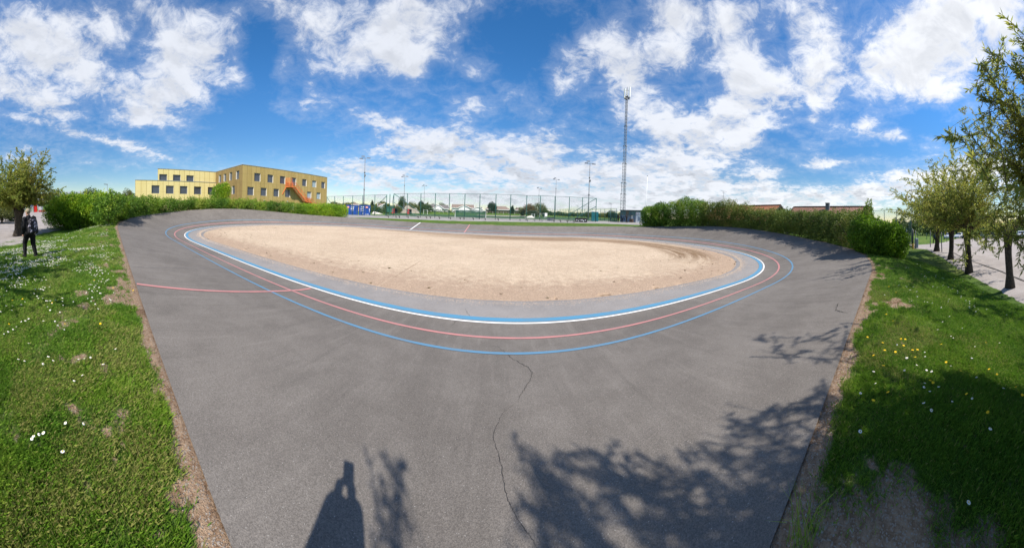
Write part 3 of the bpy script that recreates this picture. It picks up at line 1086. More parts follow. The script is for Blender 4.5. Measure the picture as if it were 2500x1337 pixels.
def infield_grit():
    """sand kicked over the apron, and the weeds and clods that dot the infield"""
    g = np.random.default_rng(51)
    n = 26000
    t_ = g.random(n) * 12
    w = -TP['ws'] + np.abs(g.normal(0, .14, n)) * (.3 + 1.6 * fbm(t_ * 9, t_ * 0, 1.0, 52, 3)) - .02
    P = track_pt(t_, w=np.minimum(w, -.32))
    r = np.hypot(P[:, 0], P[:, 1])
    s = g.uniform(.004, .010, n) * (1 + .05 * r)
    k = np.array([[1, 0, 0], [-.5, .87, 0], [-.5, -.87, 0], [0, 0, .7]])
    v = k[None] * s[:, None, None] * g.uniform(.6, 1.3, (n, 4, 1)) + P[:, None]
    f = (np.arange(n) * 4)[:, None, None] + np.array([[0, 1, 3], [1, 2, 3], [2, 0, 3]])[None]
    o = mesh_object('sand_grit', v.reshape(-1, 3), f.reshape(-1, 3), M_SPILL, attrs=dict(tint=('FACE', np.repeat(g.random(n), 3))))
    tag(o, 'sand grit spilt over the grey apron round the infield', 'sand', kind='stuff')
    pts = []
    while len(pts) < 240:
        t0 = g.random() * 12
        w0 = -TP['ws'] - .1 - abs(g.normal(0, 2.2))
        q = track_pt(np.array([t0]), w=max(w0, -9))[0]
        if w0 < -9 or (q[1] > 14 and g.random() < .6):
            continue
        pts.append((q[0], q[1]))
    vs, fs, tn = [], [], []
    for (x, y) in pts:
        z = gz(x, y)
        rad = g.uniform(.02, .06) * (1.0 + .5 * (g.random() < .15))
        for b_ in range(16):
            a = g.uniform(0, 6.28)
            d = np.array([math.cos(a), math.sin(a), 0])
            p = np.array([x, y, z + .004]) + d * rad * g.uniform(0, .5)
            q = p + d * rad * g.uniform(.4, .9) + np.array([0, 0, rad * g.uniform(.15, .6)])
            sd = np.array([-d[1], d[0], 0]) * rad * .16
            o_ = len(vs)
            vs += [p - sd, p + sd, q + sd * .4, q - sd * .4]
            fs.append((o_, o_ + 1, o_ + 2, o_ + 3))
            tn.append(g.random())
    o = mesh_object('weeds', np.array(vs), np.array(fs), M_WEED, attrs=dict(tint=('FACE', tn)))
    tag(o, 'tiny brown weeds and clods dotted over the sand infield', 'weeds', kind='stuff')


M_SPILL = leaf_material('spilt_sand', [(0, (0.30, 0.22, 0.15)), (.5, (0.44, 0.34, 0.25)), (1, (0.54, 0.43, 0.33))], 0.0, .9, .1)
M_WEED = leaf_material('infield_weed', [(0, (0.120, 0.085, 0.045)), (.6, (0.170, 0.125, 0.070)), (1, (0.120, 0.130, 0.040))], .2, .9, .1)
infield_grit()

# daisies and dandelions
M_PETAL = material('daisy_petal', (0.80, 0.80, 0.78), .7, .05)
M_DISC = material('daisy_disc', (0.75, 0.50, 0.03), .8, .1)
M_DANDY = material('dandelion_petal', (0.85, 0.55, 0.01), .7, .15, 80)
M_STALK = material('flower_stalk', (0.10, 0.20, 0.03), .7, .1)


def flower_mesh(name, r, petals, mats, stalk, dome):
    b = MB()
    b.cur = 0
    for k in range(petals):
        a = 2 * math.pi * k / petals
        w = math.pi / petals * .95
        p = [(math.cos(a) * r * .2, math.sin(a) * r * .2, .004), (math.cos(a - w) * r * .8, math.sin(a - w) * r * .8, .003 + dome * .5),
             (math.cos(a) * r, math.sin(a) * r, .001 + dome), (math.cos(a + w) * r * .8, math.sin(a + w) * r * .8, .003 + dome * .5)]
        b.quad(*p)
    b.cur = 1
    b.ball((0, 0, .005), (r * .33, r * .33, r * .2), 7, 4)
    b.cur = 2
    b.tube([(0, 0, -stalk), (0, 0, .004)], .0016, 4)
    me_o = b.build(name, mats)
    return me_o


def flowers():
    g = np.random.default_rng(31)
    daisy = flower_mesh('daisy', .0135, 9, [M_PETAL, M_DISC, M_STALK], .05, 0)
    dandy = flower_mesh('dandelion', .019, 12, [M_DANDY, M_DANDY, M_STALK], .06, .004)
    sites = []
    # loose drifts on the left bank, thick by the walker and thinning towards the viewer
    x, y, r = scatter(26000, 2.2, 17, -122, -86, 33, 1.2)
    d = edge_distance(x, y)
    cl = fbm(x, y, .8, 140, 3) * .55 + fbm(x, y, 2.6, 150, 3) * .45
    dens = sstep(cl, .47, .64) * sstep(r, 2.6, 5.5) * sstep(d, .35, .9) * (1 - sstep(d, 4.6, 5.6)) * (.16 + .36 * sstep(r, 4, 8))
    k = g.random(len(x)) < dens
    sites += list(zip(x[k], y[k], r[k]))
    x, y, r = scatter(5000, 2.2, 16, 80, 122, 35, 1.2)
    d = edge_distance(x, y)
    cl = fbm(x, y, 1.2, 145, 3)
    k = (g.random(len(x)) < sstep(cl, .5, .62) * .10 * sstep(d, .3, .8)) & (d < 3.9) & (d > .2)
    sites += list(zip(x[k], y[k], r[k]))
    # single blooms close to the viewer
    for (px, py) in [(82, 1080), (95, 1072), (106, 1068), (78, 1086), (160, 1045), (204, 1048), (153, 1115), (181, 942), (201, 925), (282, 860), (252, 900), (192, 888), (206, 885), (221, 881),
                     (118, 880), (45, 888), (60, 889), (70, 848), (130, 890), (10, 822), (20, 818), (32, 810), (40, 806), (52, 795), (62, 789), (70, 785), (240, 760), (160, 788), (105, 900),
                     (2190, 850), (2215, 880), (2213, 886), (2133, 919), (2137, 945), (2101, 973), (2208, 916), (2325, 990), (2100, 1070), (2365, 1243), (2450, 958)]:
        p = gpt(px, py)
        if p is not None and p.length < 30:
            sites.append((p.x, p.y, math.hypot(p.x, p.y)))
    sites.sort(key=lambda q: q[2])
    lab = 'small white daisy with a yellow eye in the mown grass'
    for i, (x, y, r) in enumerate(sites[:300]):
        o = daisy if i == 0 else daisy.copy()
        if i:
            COL.objects.link(o)
        o.location = (x, y, float(gz_np(np.array([x]), np.array([y]))[0]) + random.uniform(.035, .06))
        o.rotation_euler = (random.uniform(-.45, .3), random.uniform(-.35, .35), random.uniform(0, 6))
        s = random.uniform(.8, 1.25) * (1 + .035 * max(0, r - 3))
        o.scale = (s, s, 1)
        tag(o, lab, 'daisy', 'daisies scattered in the grass')
    rest = sites[300:]
    me = daisy.data
    dv = np.array([v.co for v in me.vertices])
    dpoly = [(tuple(p.vertices), p.material_index) for p in me.polygons if p.material_index < 2]
    vs, fs, mi = [], [], []
    for (x, y, r) in rest:
        o = len(vs)
        s = random.uniform(.8, 1.25) * (1 + .06 * max(0, r - 3))
        zz = float(gz_np(np.array([x]), np.array([y]))[0]) + .05
        vs += [(p[0] * s + x, p[1] * s + y, p[2] + zz + p[1] * s * -.4) for p in dv]
        for f, k in dpoly:
            fs.append(tuple(i + o for i in f)); mi.append(k)
    if vs:
        o = mesh_object('daisy_drift', vs, fs, [M_PETAL, M_DISC])
        o.data.polygons.foreach_set('material_index', np.array(mi, dtype=np.int32))
        tag(o, 'drifts of tiny far daisies in the left bank grass', 'daisies', kind='stuff')
    dsites = [(325, 716), (318, 712), (277, 658), (276, 709), (127, 747), (245, 800), (84, 738), (55, 737), (10, 660), (20, 655), (158, 800), (195, 700), (22, 800), (30, 740), (230, 690),
              (2118, 833), (2164, 775), (2180, 792), (2155, 847), (2133, 879), (2157, 905), (2160, 866), (2186, 870), (2200, 837), (2210, 838), (2206, 854), (2228, 865), (2234, 883), (2240, 864),
              (2310, 895), (2345, 917), (2271, 942), (2278, 947), (2168, 972), (2132, 993), (2360, 975), (2412, 1021), (2415, 912), (2434, 925), (2480, 957), (2496, 977), (2407, 845), (2298, 850), (2170, 705), (2187, 720)]
    labs = ['yellow dandelion flower in the left bank grass', 'yellow dandelion flower in the right bank grass under the trees']
    first = True
    for (px, py) in dsites:
        p = gpt(px, py)
        if p is None:
            continue
        o = dandy if first else dandy.copy()
        if not first:
            COL.objects.link(o)
        first = False
        o.location = (p.x, p.y, p.z + .055)
        o.rotation_euler = (random.uniform(-.4, .2), random.uniform(-.3, .3), random.uniform(0, 6))
        o.scale = (.92, .92, 1)
        tag(o, labs[0 if px < 1200 else 1], 'dandelion', 'dandelions left of the track' if px < 1200 else 'dandelions right of the track')


flowers()

# long coarse grass tufts beside the edge
def tuft(px, py, n, h, label):
    p = gpt(px, py)
    g = np.random.default_rng(int(px))
    b = MB()
    for k in range(n):
        a = g.uniform(0, 6.28)
        L = h * g.uniform(.6, 1.1)
        out = L * g.uniform(.25, .8)
        q = p + Vector((g.normal(0, .03), g.normal(0, .03), 0))
        d = Vector((math.cos(a), math.sin(a), 0))
        s = Vector((-d.y, d.x, 0)) * .0022
        m1 = q + d * out * .4 + Vector((0, 0, L * .65))
        tip = q + d * out + Vector((0, 0, L * .9))
        b.quad(q - s, q + s, m1 + s * .8, m1 - s * .8)
        b.add([m1 - s * .8, m1 + s * .8, tip], [(0, 1, 2)])
    o = b.build('grass_tuft', M_GRASS)
    a = o.data.attributes.new('tint', 'FLOAT', 'FACE')
    a.data.foreach_set('value', np.repeat(g.uniform(.4, .95, n), 2).astype(np.float32))
    tag(o, label, 'grass tuft')


tuft(1965, 1335, 34, .26, 'tall green grass tuft on the bare corner at the asphalt edge')
tuft(318, 965, 22, .16, 'straw coloured long grass tuft on the left bank')

# ------------------------------------------------------------------ trees and shrubs
def leaf_quads(p, d, L, Wd, g):
    """diamond leaves at points p along unit directions d"""
    n = len(p)
    r = g.normal(0, 1, (n, 3))
    s = np.cross(d, r)
    s /= np.maximum(np.linalg.norm(s, axis=1), 1e-6)[:, None]
    L = np.broadcast_to(L, (n,))[:, None]
    Wd = np.broadcast_to(Wd, (n,))[:, None]
    v = np.stack([p, p + d * L * .45 + s * Wd * .5, p + d * L, p + d * L * .45 - s * Wd * .5], 1)
    f = (np.arange(n) * 4)[:, None] + np.arange(4)[None]
    return v.reshape(-1, 3), f


def unit(v):
    return v / np.maximum(np.linalg.norm(v, axis=-1, keepdims=True), 1e-9)


M_BARK = material('willow_bark', (0.060, 0.046, 0.034), .95, .45, 9, .9, 45)
M_TWIG = material('twig_bark', (0.115, 0.085, 0.050), .9, .3, 12)
M_WILLOW = leaf_material('willow_leaf', [(0, (0.190, 0.245, 0.040)), (.5, (0.340, 0.350, 0.070)), (.85, (0.430, 0.400, 0.090)), (1, (0.38, 0.27, 0.09))], .56)
M_WILLOW_G = leaf_material('willow_leaf_green', [(0, (0.145, 0.225, 0.036)), (.5, (0.275, 0.315, 0.060)), (.85, (0.380, 0.365, 0.080)), (1, (0.36, 0.26, 0.09))], .56)


def to_px(P):
    """photo columns and rows of world points (n, 3)"""
    x, y, z = P[:, 0], P[:, 1], P[:, 2] - EYE
    x2, z2 = CR * x - SR * z, SR * x + CR * z
    r = np.maximum(np.hypot(x2, y), .05)
    return 1250 + F * np.arctan2(x2, y), V0 - F * z2 / r


def crown_open(P):
    """crown shape cut by where its shadow would land, so the asphalt stays
    in the sun except for chosen patches; true where a leaf may grow"""
    S = P - np.array(SUN_DIR)[None] * ((P[:, 2] + .08) / SUN_DIR.z)[:, None]
    px, py = to_px(S)
    hug = np.interp(px, [1255, 1290, 1400, 1430, 1500, 1560, 1590, 1640, 1700, 1790, 1830, 1880, 1940, 2040], [1075, 1000, 1010, 1060, 1050, 1010, 1080, 1100, 1060, 970, 1020, 1000, 960, 930])
    a = (px > 1262) & (py > hug)
    up = np.interp(px, [1840, 1900, 1950, 2110], [770, 735, 690, 665])
    lo = np.interp(px, [1840, 1920, 1990, 2090], [870, 895, 920, 900])
    b = (px > 1815) & (px < 2135) & (py > up) & (py < lo)
    c = (px > 893) & (px < 1005) & (py > 1084)
    sunny = ((px - 2175) / 120) ** 2 + ((py - 905) / 68) ** 2 < 1
    dap = fbm(S[:, 0], S[:, 1], 2.0, 77, 3) > .56
    d = (px > 2118) & ~sunny & (py > 640) & dap
    e = (py > 1420) | (px > 2540) | (px < -40)
    return a | b | c | d | e  # leaves cut away to shape the cast shadow


def willow(label, loc, lean, trunk_h, r0, nshoot, ntwig, nleaf, reach, leaf, seed, mat, extra=(), emin=8, emax=86, skew=(0, 0), env=None, group='pollard willows in a row'):
    """a pollard willow: stout trunk, knuckled head, a fan of shoots set with narrow leaves"""
    g = np.random.default_rng(seed)
    loc = Vector(loc)
    root = thing('willow_tree', label, 'tree', loc, group)
    tb = MB()
    n = 9
    pts, rad = [], []
    for i in range(n):
        u = i / (n - 1)
        pts.append(loc + Vector((lean[0] * u + .03 * math.sin(5 * u + seed), lean[1] * u + .03 * math.cos(4 * u + seed), trunk_h * u - (.06 if i == 0 else 0))))
        rad.append(r0 * (1.28 - .45 * min(1, u * 4) if u < .25 else .83 - .05 * u + (.42 * max(0, u - .72) / .28)))
    tb.tube(pts, rad, 12)
    head = pts[-1]
    for k in range(9):
        a = g.uniform(0, 6.28)
        tb.ball(head + Vector((math.cos(a) * r0 * .75, math.sin(a) * r0 * .75, g.uniform(-.12, .16))), r0 * g.uniform(.35, .62), 8, 6)
    tb.build('trunk', M_BARK, root, True)
    br = MB()
    LP, LD = [], []
    shoots = []
    for k in range(nshoot):
        a = 2 * math.pi * (k + g.uniform(-.4, .4)) / nshoot * 2.399 * 5
        e = math.radians(emin + (emax - emin) * g.random() ** .85)
        L = reach * g.uniform(.62, 1.05) * (.80 + .25 * math.sin(e))
        d = Vector((math.cos(a) * math.cos(e) + skew[0], math.sin(a) * math.cos(e) + skew[1], math.sin(e))).normalized()
        if env is not None:
            tip = np.array([tuple(head + d * (L * k_)) for k_ in (.8, 1.0)])
            if not env(tip).all():
                continue
        shoots.append((head + Vector((math.cos(a) * r0 * .7, math.sin(a) * r0 * .7, g.uniform(-.1, .15))), d, L))
    for tgt in extra:
        q = Vector(tgt) - head
        shoots.append((head, q.normalized(), q.length))
    for (p0, d, L) in shoots:
        ns = 9
        side = Vector(g.normal(0, .12, 3))
        path = []
        for i in range(ns):
            u = i / (ns - 1)
            path.append(p0 + d * L * u + side * L * u * u + Vector((0, 0, .22 * L * math.cos(math.asin(min(1, abs(d.z)))) * (u - 1.15 * u * u))))
        if env is not None:
            okp = env(np.array([tuple(q_) for q_ in path]))
            last = max([i_ for i_ in range(ns) if okp[i_]], default=-1)
            if last < 3:
                continue
            path = [path[int(i_ * last / (ns - 1))].lerp(path[min(last, int(i_ * last / (ns - 1)) + 1)], (i_ * last / (ns - 1)) % 1) for i_ in range(ns)]
        br.tube(path, [max(.003, (.017 if env is not None else .030) * (L / 4) * (1 - .88 * i / (ns - 1))) for i in range(ns)], 5, False)
        for k in range(int(ntwig * 1.5)):
            u = .22 + .78 * (k + g.random()) / ntwig
            i = min(ns - 2, int(u * (ns - 1)))
            w = u * (ns - 1) - i
            q = path[i].lerp(path[i + 1], w)
            dd = (path[i + 1] - path[i]).normalized()
            tw = (dd * .75 + Vector(g.normal(0, .62, 3)) + Vector((0, 0, -.05))).normalized()
            tl = g.uniform(.25, .75) * reach / 3.2
            e_ = q + tw * tl + Vector((0, 0, -.06 * tl))
            if env is not None and not env(np.array([tuple(e_), tuple(q)])).all():
                continue
            br.tube([q, q.lerp(e_, .5) + Vector((0, 0, .02)), e_], [.0055, .004, .002], 3, False)
            nl = max(3, int(nleaf * 2.2 * g.uniform(.6, 1.3)))
            us = (np.arange(nl) + g.random(nl)) / nl
            P = np.array(q)[None] + (np.array(e_) - np.array(q))[None] * us[:, None]
            D = unit(np.array(tw)[None] * .8 + g.normal(0, .55, (nl, 3)) + np.array([0, 0, -.18]))
            LP.append(P); LD.append(D)
    br.build('branches', M_TWIG, root)
    P, D = np.concatenate(LP), np.concatenate(LD)
    if env is not None:
        ok = env(P)
        P, D = P[ok], D[ok]
    n = len(P)
    v, f = leaf_quads(P, D, leaf[0] * 1.1 * g.uniform(.6, 1.2, n), leaf[1] * 1.6 * g.uniform(.7, 1.25, n), g)
    tint = np.clip(.15 + .7 * fbm(P[:, 0] + P[:, 2], P[:, 1] + .7 * P[:, 2], 1.1, seed + 3, 3) + g.normal(0, .16, n) + .12 * (P[:, 2] - head.z) / reach, 0, 1)
    mesh_object('crown', v, f, mat, root, attrs=dict(tint=('FACE', tint)))
    return root


willow('leaning pollard willow farthest away in the right row, by the slim dark post', base(2287, 21.3), (.40, -.1), 2.05, .24, 74, 14, 11, 3.25, (.13, .034), 101, M_WILLOW)
willow('pollard willow with a leaning trunk, second from the far end of the right row', base(2320, 16.6), (.42, -.15), 2.05, .20, 70, 14, 11, 3.05, (.12, .030), 102, M_WILLOW)
willow('straight pollard willow second nearest in the right row, twigs sprouting low on its trunk', base(2363, 12.2), (.12, .0), 2.0, .19, 66, 14, 11, 2.95, (.11, .026), 103, M_WILLOW_G,
       extra=[tuple(at(2345, 610, 11.3)), tuple(at(2400, 600, 11.0))])
willow('dark trunked pollard willow nearest the right edge, its drooping sprays in front of the road', base(2461, 9.35), (.22, -.12), 2.0, .17, 76, 15, 12, 3.1, (.095, .021), 104, M_WILLOW_G,
       extra=[tuple(at(2395, 610, 8.2)), tuple(at(2425, 625, 8.0)), tuple(at(2350, 470, 9.5)), tuple(at(2380, 560, 8.5))], env=crown_open)
def near_crown(P):
    px, py = to_px(P)
    left = np.interp(py, [-50, 60, 100, 150, 200, 260, 300, 318, 345, 360, 420, 480, 560, 640], [2500, 2455, 2420, 2400, 2350, 2345, 2320, 2272, 2280, 2320, 2345, 2375, 2370, 2380])
    left = left - 20 + 80 * (fbm(P[:, 0] * 3, P[:, 2] * 3, 1.0, 19, 3) - .45)
    clump = fbm(P[:, 0] + 1.3 * P[:, 2], P[:, 1] - .9 * P[:, 2], 2.4, 23, 3) > .40
    return crown_open(P) & ((px > left) | (py < -60)) & (clump | (py < -20) | (px > 2508))  # leaves out of view stay dense to deepen the tree's shadow


willow('large pollard willow towering over the right edge, its long dark bough pointing into the sky', (3.5, -3.15, gz(3.5, -3.15)), (-.10, .15), 1.95, .19, 210, 17, 20, 2.35, (.072, .0105), 105, M_WILLOW_G,
       extra=[tuple(at(px_ + dx_, py_ + dy_, r_ * k_)) for (px_, py_, r_) in [(2303, 322, 5.4), (2325, 345, 5.5), (2350, 300, 5.2), (2345, 200, 2.9), (2370, 240, 2.95), (2400, 300, 3.5), (2400, 150, 2.8), (2440, 95, 2.8),
                                                                         (2420, 220, 3.2), (2340, 400, 5.6), (2380, 380, 5.0), (2440, 320, 3.4), (2390, 470, 3.7), (2350, 500, 5.5), (2430, 450, 3.6), (2460, 180, 2.9), (2470, 380, 3.5)]
              for (dx_, dy_, k_) in ((0, 0, 1), (34, 18, .97), (22, -20, 1.05))] + [(1.9, -1.6, 4.05), (2.5, -1.7, 4.0), (3.0, -1.5, 3.6), (2.2, -2.0, 3.8), (1.04, -1.07, 3.35), (1.10, -1.12, 3.42), (.98, -1.02, 3.30), (1.0, -1.10, 3.28), (1.12, -1.04, 3.40), (1.06, -.99, 3.36), (1.15, -1.18, 3.30), (1.2, -1.2, 3.2)],
       emin=8, emax=80, skew=(.0, .05), env=near_crown)
willow('pollard willow on the left beside the pale path behind the walking man', base(42, 18.4), (-.25, .05), 1.95, .36, 110, 15, 11, 2.95, (.125, .038), 106, M_WILLOW_G, emin=13, emax=80)
# the next tree of the left row stands behind the viewer's shoulder; its shade lies on the bank
willow('pollard willow behind the viewer whose shade bands the left bank', (-4.4, -6.2, gz(-4.4, -6.2)), (-.1, .1), 2.0, .25, 46, 12, 9, 2.9, (.12, .034), 107, M_WILLOW, emax=70, env=lambda P: (to_px(P)[0] < -30) | (to_px(P)[0] > 2530))

M_HEDGE = leaf_material('hedge_leaf', [(0, (0.045, 0.108, 0.014)), (.45, (0.108, 0.219, 0.021)), (.8, (0.228, 0.341, 0.028)), (1, (0.333, 0.350, 0.061))], .32)
M_HEDGE_B = leaf_material('hedge_leaf_brown', [(0, (0.052, 0.091, 0.018)), (.45, (0.131, 0.193, 0.032)), (.8, (0.219, 0.263, 0.052)), (1, (0.298, 0.228, 0.088))], .32)
M_LIME = leaf_material('hedge_leaf_lime', [(0, (0.061, 0.140, 0.014)), (.45, (0.166, 0.315, 0.018)), (.8, (0.315, 0.455, 0.025)), (1, (0.420, 0.455, 0.052))], .36)
M_STEM = material('shrub_stem', (0.10, 0.075, 0.05), .9, .3, 14)


def shrub(name, label, cat, lumps, n, leaf, seed, mat, shoots=0, shoot_len=.6, group=None, stems=5, rough=.32, base_loc=None, trunk=None, boxy=False):
    """lumps: (centre, (rx, ry, rz), rz_rotation); leaf faces fill the outer two thirds of a rough volume"""
    g = np.random.default_rng(seed)
    c0 = lumps[0][0]
    loc = Vector(base_loc) if base_loc is not None else Vector((c0[0], c0[1], gz(c0[0], c0[1])))
    root = thing(name, label, cat, loc, group)
    wts = np.array([(l[1][0] * l[1][1] * l[1][2]) ** (2 / 3) for l in lumps])
    pick = g.choice(len(lumps), n, p=wts / wts.sum())
    cen = np.array([tuple(l[0]) for l in lumps])[pick]
    rad = np.array([l[1] for l in lumps])[pick]
    rot = np.array([l[2] if len(l) > 2 else 0 for l in lumps])[pick]
    d = unit(g.normal(0, 1, (n, 3)))
    ph = d[:, 0] * 2.3 + cen[:, 0], d[:, 1] * 2.3 + d[:, 2] * 1.7 + cen[:, 1]
    bump = 1 + rough * 2.0 * (fbm(ph[0], ph[1], 1.0, seed, 3) - .5)
    rr = (1 - .55 * g.random(n) ** 1.7) * bump
    if boxy:
        d = d / (np.abs(d) ** 3).sum(1, keepdims=True) ** (1 / 3)
    q = d * rad * rr[:, None]
    c, s = np.cos(rot), np.sin(rot)
    P = cen + np.stack([q[:, 0] * c - q[:, 1] * s, q[:, 0] * s + q[:, 1] * c, q[:, 2]], -1)
    D = unit(d * .55 + g.normal(0, .6, (n, 3)) + np.array([0, 0, .12]))
    SP, SD = [P], [D]
    st = MB()
    tops = [l for l in lumps]
    for k in range(shoots):
        l = lumps[g.integers(len(lumps))]
        a, ra = g.uniform(0, 6.28), math.sqrt(g.random()) * .8
        cc, ss = math.cos(l[2] if len(l) > 2 else 0), math.sin(l[2] if len(l) > 2 else 0)
        ox, oy = math.cos(a) * ra * l[1][0], math.sin(a) * ra * l[1][1]
        p0 = np.array([l[0][0] + ox * cc - oy * ss, l[0][1] + ox * ss + oy * cc, l[0][2] + l[1][2] * math.sqrt(1 - ra * ra) * .75])
        dr = unit(np.array([g.normal(0, .32), g.normal(0, .32), 1.0]))
        L = shoot_len * g.uniform(.5, 1.25)
        e_ = p0 + dr * L
        st.tube([tuple(p0), tuple((p0 + e_) / 2), tuple(e_)], [.010, .007, .003], 3, False)
        m_ = max(5, int(L / leaf[0] * 5))
        us = g.random(m_) ** .8
        SP.append(p0 + (e_ - p0) * us[:, None] + g.normal(0, leaf[0] * .25, (m_, 3)))
        SD.append(unit(dr * .5 + g.normal(0, .7, (m_, 3))))
    for k in range(stems):
        l = lumps[g.integers(len(lumps))]
        x, y = l[0][0] + g.normal(0, .25) * l[1][0], l[0][1] + g.normal(0, .25) * l[1][1]
        z = gz(x, y)
        st.tube([(x, y, z - .05), (x + g.normal(0, .1), y + g.normal(0, .1), (z + l[0][2]) / 2), (x + g.normal(0, .4), y + g.normal(0, .4), l[0][2] + l[1][2] * .5)], [.035, .025, .010], 5, False)
    if trunk:
        st.tube(*trunk)
    if st.v:
        st.build('trunk' if trunk else 'stems', M_STEM if not trunk else M_BARK, root)
    fresh = np.concatenate([np.zeros(len(SP[0]))] + [np.ones(len(q)) for q in SP[1:]])
    P, D = np.concatenate(SP), np.concatenate(SD)
    low = np.array([loc.z - .6])
    keep = P[:, 2] > low
    P, D, fresh = P[keep], D[keep], fresh[keep]
    m_ = len(P)
    v, f = leaf_quads(P, D, leaf[0] * g.uniform(.55, 1.25, m_), leaf[1] * g.uniform(.6, 1.2, m_), g)
    tint = np.clip(-.28 + 1.45 * fbm(P[:, 0] * .8 + P[:, 2], P[:, 1] * .8 - P[:, 2] * .6, .75, seed + 7, 4) + .30 * fresh + g.normal(0, .15, m_), 0, 1)
    mesh_object('foliage' if not trunk else 'crown', v, f, mat, root, attrs=dict(tint=('FACE', tint)))
    return root


LEFT_T = ([290, 462, 583, 704, 850], [10.806, 9.55, 8.902, 8.282, 7.55])
RIGHT_T = ([1565, 1684, 1801, 1902, 1983, 2078, 2116], [3.96, 3.406, 2.886, 2.44, 2.07, 1.576, 1.298])


def rim(px, out):
    tb = LEFT_T if px < 1200 else RIGHT_T
    t0 = float(np.interp(px, *tb))
    a = track_pt(np.array([t0 - .02, t0, t0 + .02]), frac=1.0)
    d = a[2] - a[0]
    n = np.array([d[1], -d[0]]) / math.hypot(d[0], d[1])
    x, y = a[1][0] + n[0] * out, a[1][1] + n[1] * out
    return Vector((x, y, gz(x, y))), math.atan2(d[1], d[0])


def rim_lumps(tops, out, depth, spread=1.7, low=.12):
    lumps = []
    for i, (px, top) in enumerate(tops):
        p, ang = rim(px, out)
        a = tops[max(0, i - 1)][0]
        b = tops[min(len(tops) - 1, i + 1)][0]
        q0, q1 = rim(a, out)[0], rim(b, out)[0]
        w = (q1 - q0).length / (2 if 0 < i < len(tops) - 1 else 1) / 2 * spread
        r = math.hypot(p.x, p.y)
        zt = at(px, top, r).z
        h = max(.6, zt - p.z)
        lumps.append((Vector((p.x, p.y, p.z + h * .5)), (w, depth, h * .52), ang))
    return lumps


# left rim: loose bushes at the near end, then the long low hedge
LB = []
for (px, r, top, w) in [(150, 21.0, 479, 1.5), (185, 20.4, 474, 1.8), (232, 19.6, 473, 1.7), (268, 19.5, 476, 1.5)]:
    b = base(px, r)
    zt = at(px, top, r).z
    LB.append((Vector((b.x, b.y, b.z + (zt - b.z) * .5)), (w, w, (zt - b.z) * .52), 0))
shrub('bush', 'big loose yellow green bush at the near end of the left hedge, beside the path', 'bush', LB, 60000, (.13, .072), 201, M_LIME, 90, .7, stems=10)
shrub('hedge', 'long low hedge on the left rim of the track below the yellow building', 'hedge',
      rim_lumps([(300, 480), (330, 483), (362, 484), (395, 484), (428, 487), (460, 488), (492, 486), (524, 487), (556, 488), (588, 489), (620, 490), (652, 493), (684, 495), (716, 497)], .95, .95),
      80000, (.135, .080), 202, M_HEDGE, 240, .6, stems=18, boxy=True, rough=.62)
shrub('bush', 'dense bright green bush ending the left hedge beside the blue containers', 'bush', rim_lumps([(745, 499), (772, 498), (800, 498), (826, 502)], 1.0, 1.1), 26000, (.13, .075), 203, M_LIME, 50, .5, stems=8, boxy=True)
b = base(537, 36)
zt = at(537, 447, 36).z
shrub('young_tree', 'young light green tree rising behind the left hedge before the building corner', 'tree', [(Vector((b.x, b.y, b.z + 2.6)), (1.35, 1.35, 1.7), 0), (Vector((b.x + .3, b.y + .6, zt - 1.0)), (.85, .85, 1.0), 0)], 9000,
      (.16, .095), 204, M_LIME, 26, .5, stems=0, trunk=([tuple(b), (b.x, b.y, b.z + 2), (b.x + .1, b.y + .2, b.z + 3.6)], [.07, .05, .02], 6))

# right rim
shrub('bush', 'round dark bush on the right rim in front of the small kiosk, by the flagpole', 'bush', rim_lumps([(1580, 505), (1605, 497)], 1.1, 1.4, 1.7), 24000, (.14, .075), 211, M_HEDGE, 50, .5, stems=7, boxy=True)
shrub('bush', 'tall feathery willow bush on the right rim, highest in the hedge', 'bush', rim_lumps([(1640, 494), (1665, 486), (1692, 491)], 1.1, 1.5, 1.7), 30000, (.15, .062), 212, M_HEDGE, 90, .65, stems=8, boxy=True)
shrub('hedge', 'long mixed green hedge on the right rim in front of the red tiled roofs', 'hedge',
      rim_lumps([(1715, 495), (1742, 493), (1768, 491), (1795, 498), (1822, 509), (1850, 512), (1878, 514), (1905, 517), (1932, 517), (1958, 518), (1983, 520), (2008, 520), (2032, 521), (2055, 521)], .95, 1.0),
      95000, (.115, .066), 213, M_HEDGE_B, 260, .5, stems=20, boxy=True, rough=.62)
q1, _ = rim(2082, .8)
zt = at(2090, 503, math.hypot(q1.x, q1.y)).z
shrub('young_tree', 'slender pale stemmed young tree at the right end of the hedge before the tiled roof', 'tree',
      [(Vector((q1.x, q1.y, q1.z + 1.25)), (.62, .62, .75), 0), (Vector((q1.x + .1, q1.y, zt - .45)), (.32, .32, .5), 0)], 2600, (.11, .06), 214, M_HEDGE, 14, .55, stems=0,
      trunk=([tuple(q1), (q1.x + .02, q1.y, q1.z + .9), (q1.x + .1, q1.y + .05, q1.z + 1.7)], [.035, .028, .012], 6))
RB = []
for (px, r, top, w) in [(2112, 13.2, 531, .85), (2140, 12.6, 538, .9), (2168, 12.3, 545, .85), (2190, 12.6, 558, .6)]:
    b = base(px, r)
    zt = at(px, top, r).z
    RB.append((Vector((b.x, b.y, b.z + (zt - b.z) * .48)), (w, w, (zt - b.z) * .54), 0))
shrub('bush', 'wide leafy bush with lime tips ending the right hedge, beside the boulders', 'bush', RB, 36000, (.09, .056), 215, M_LIME, 60, .4, stems=8)

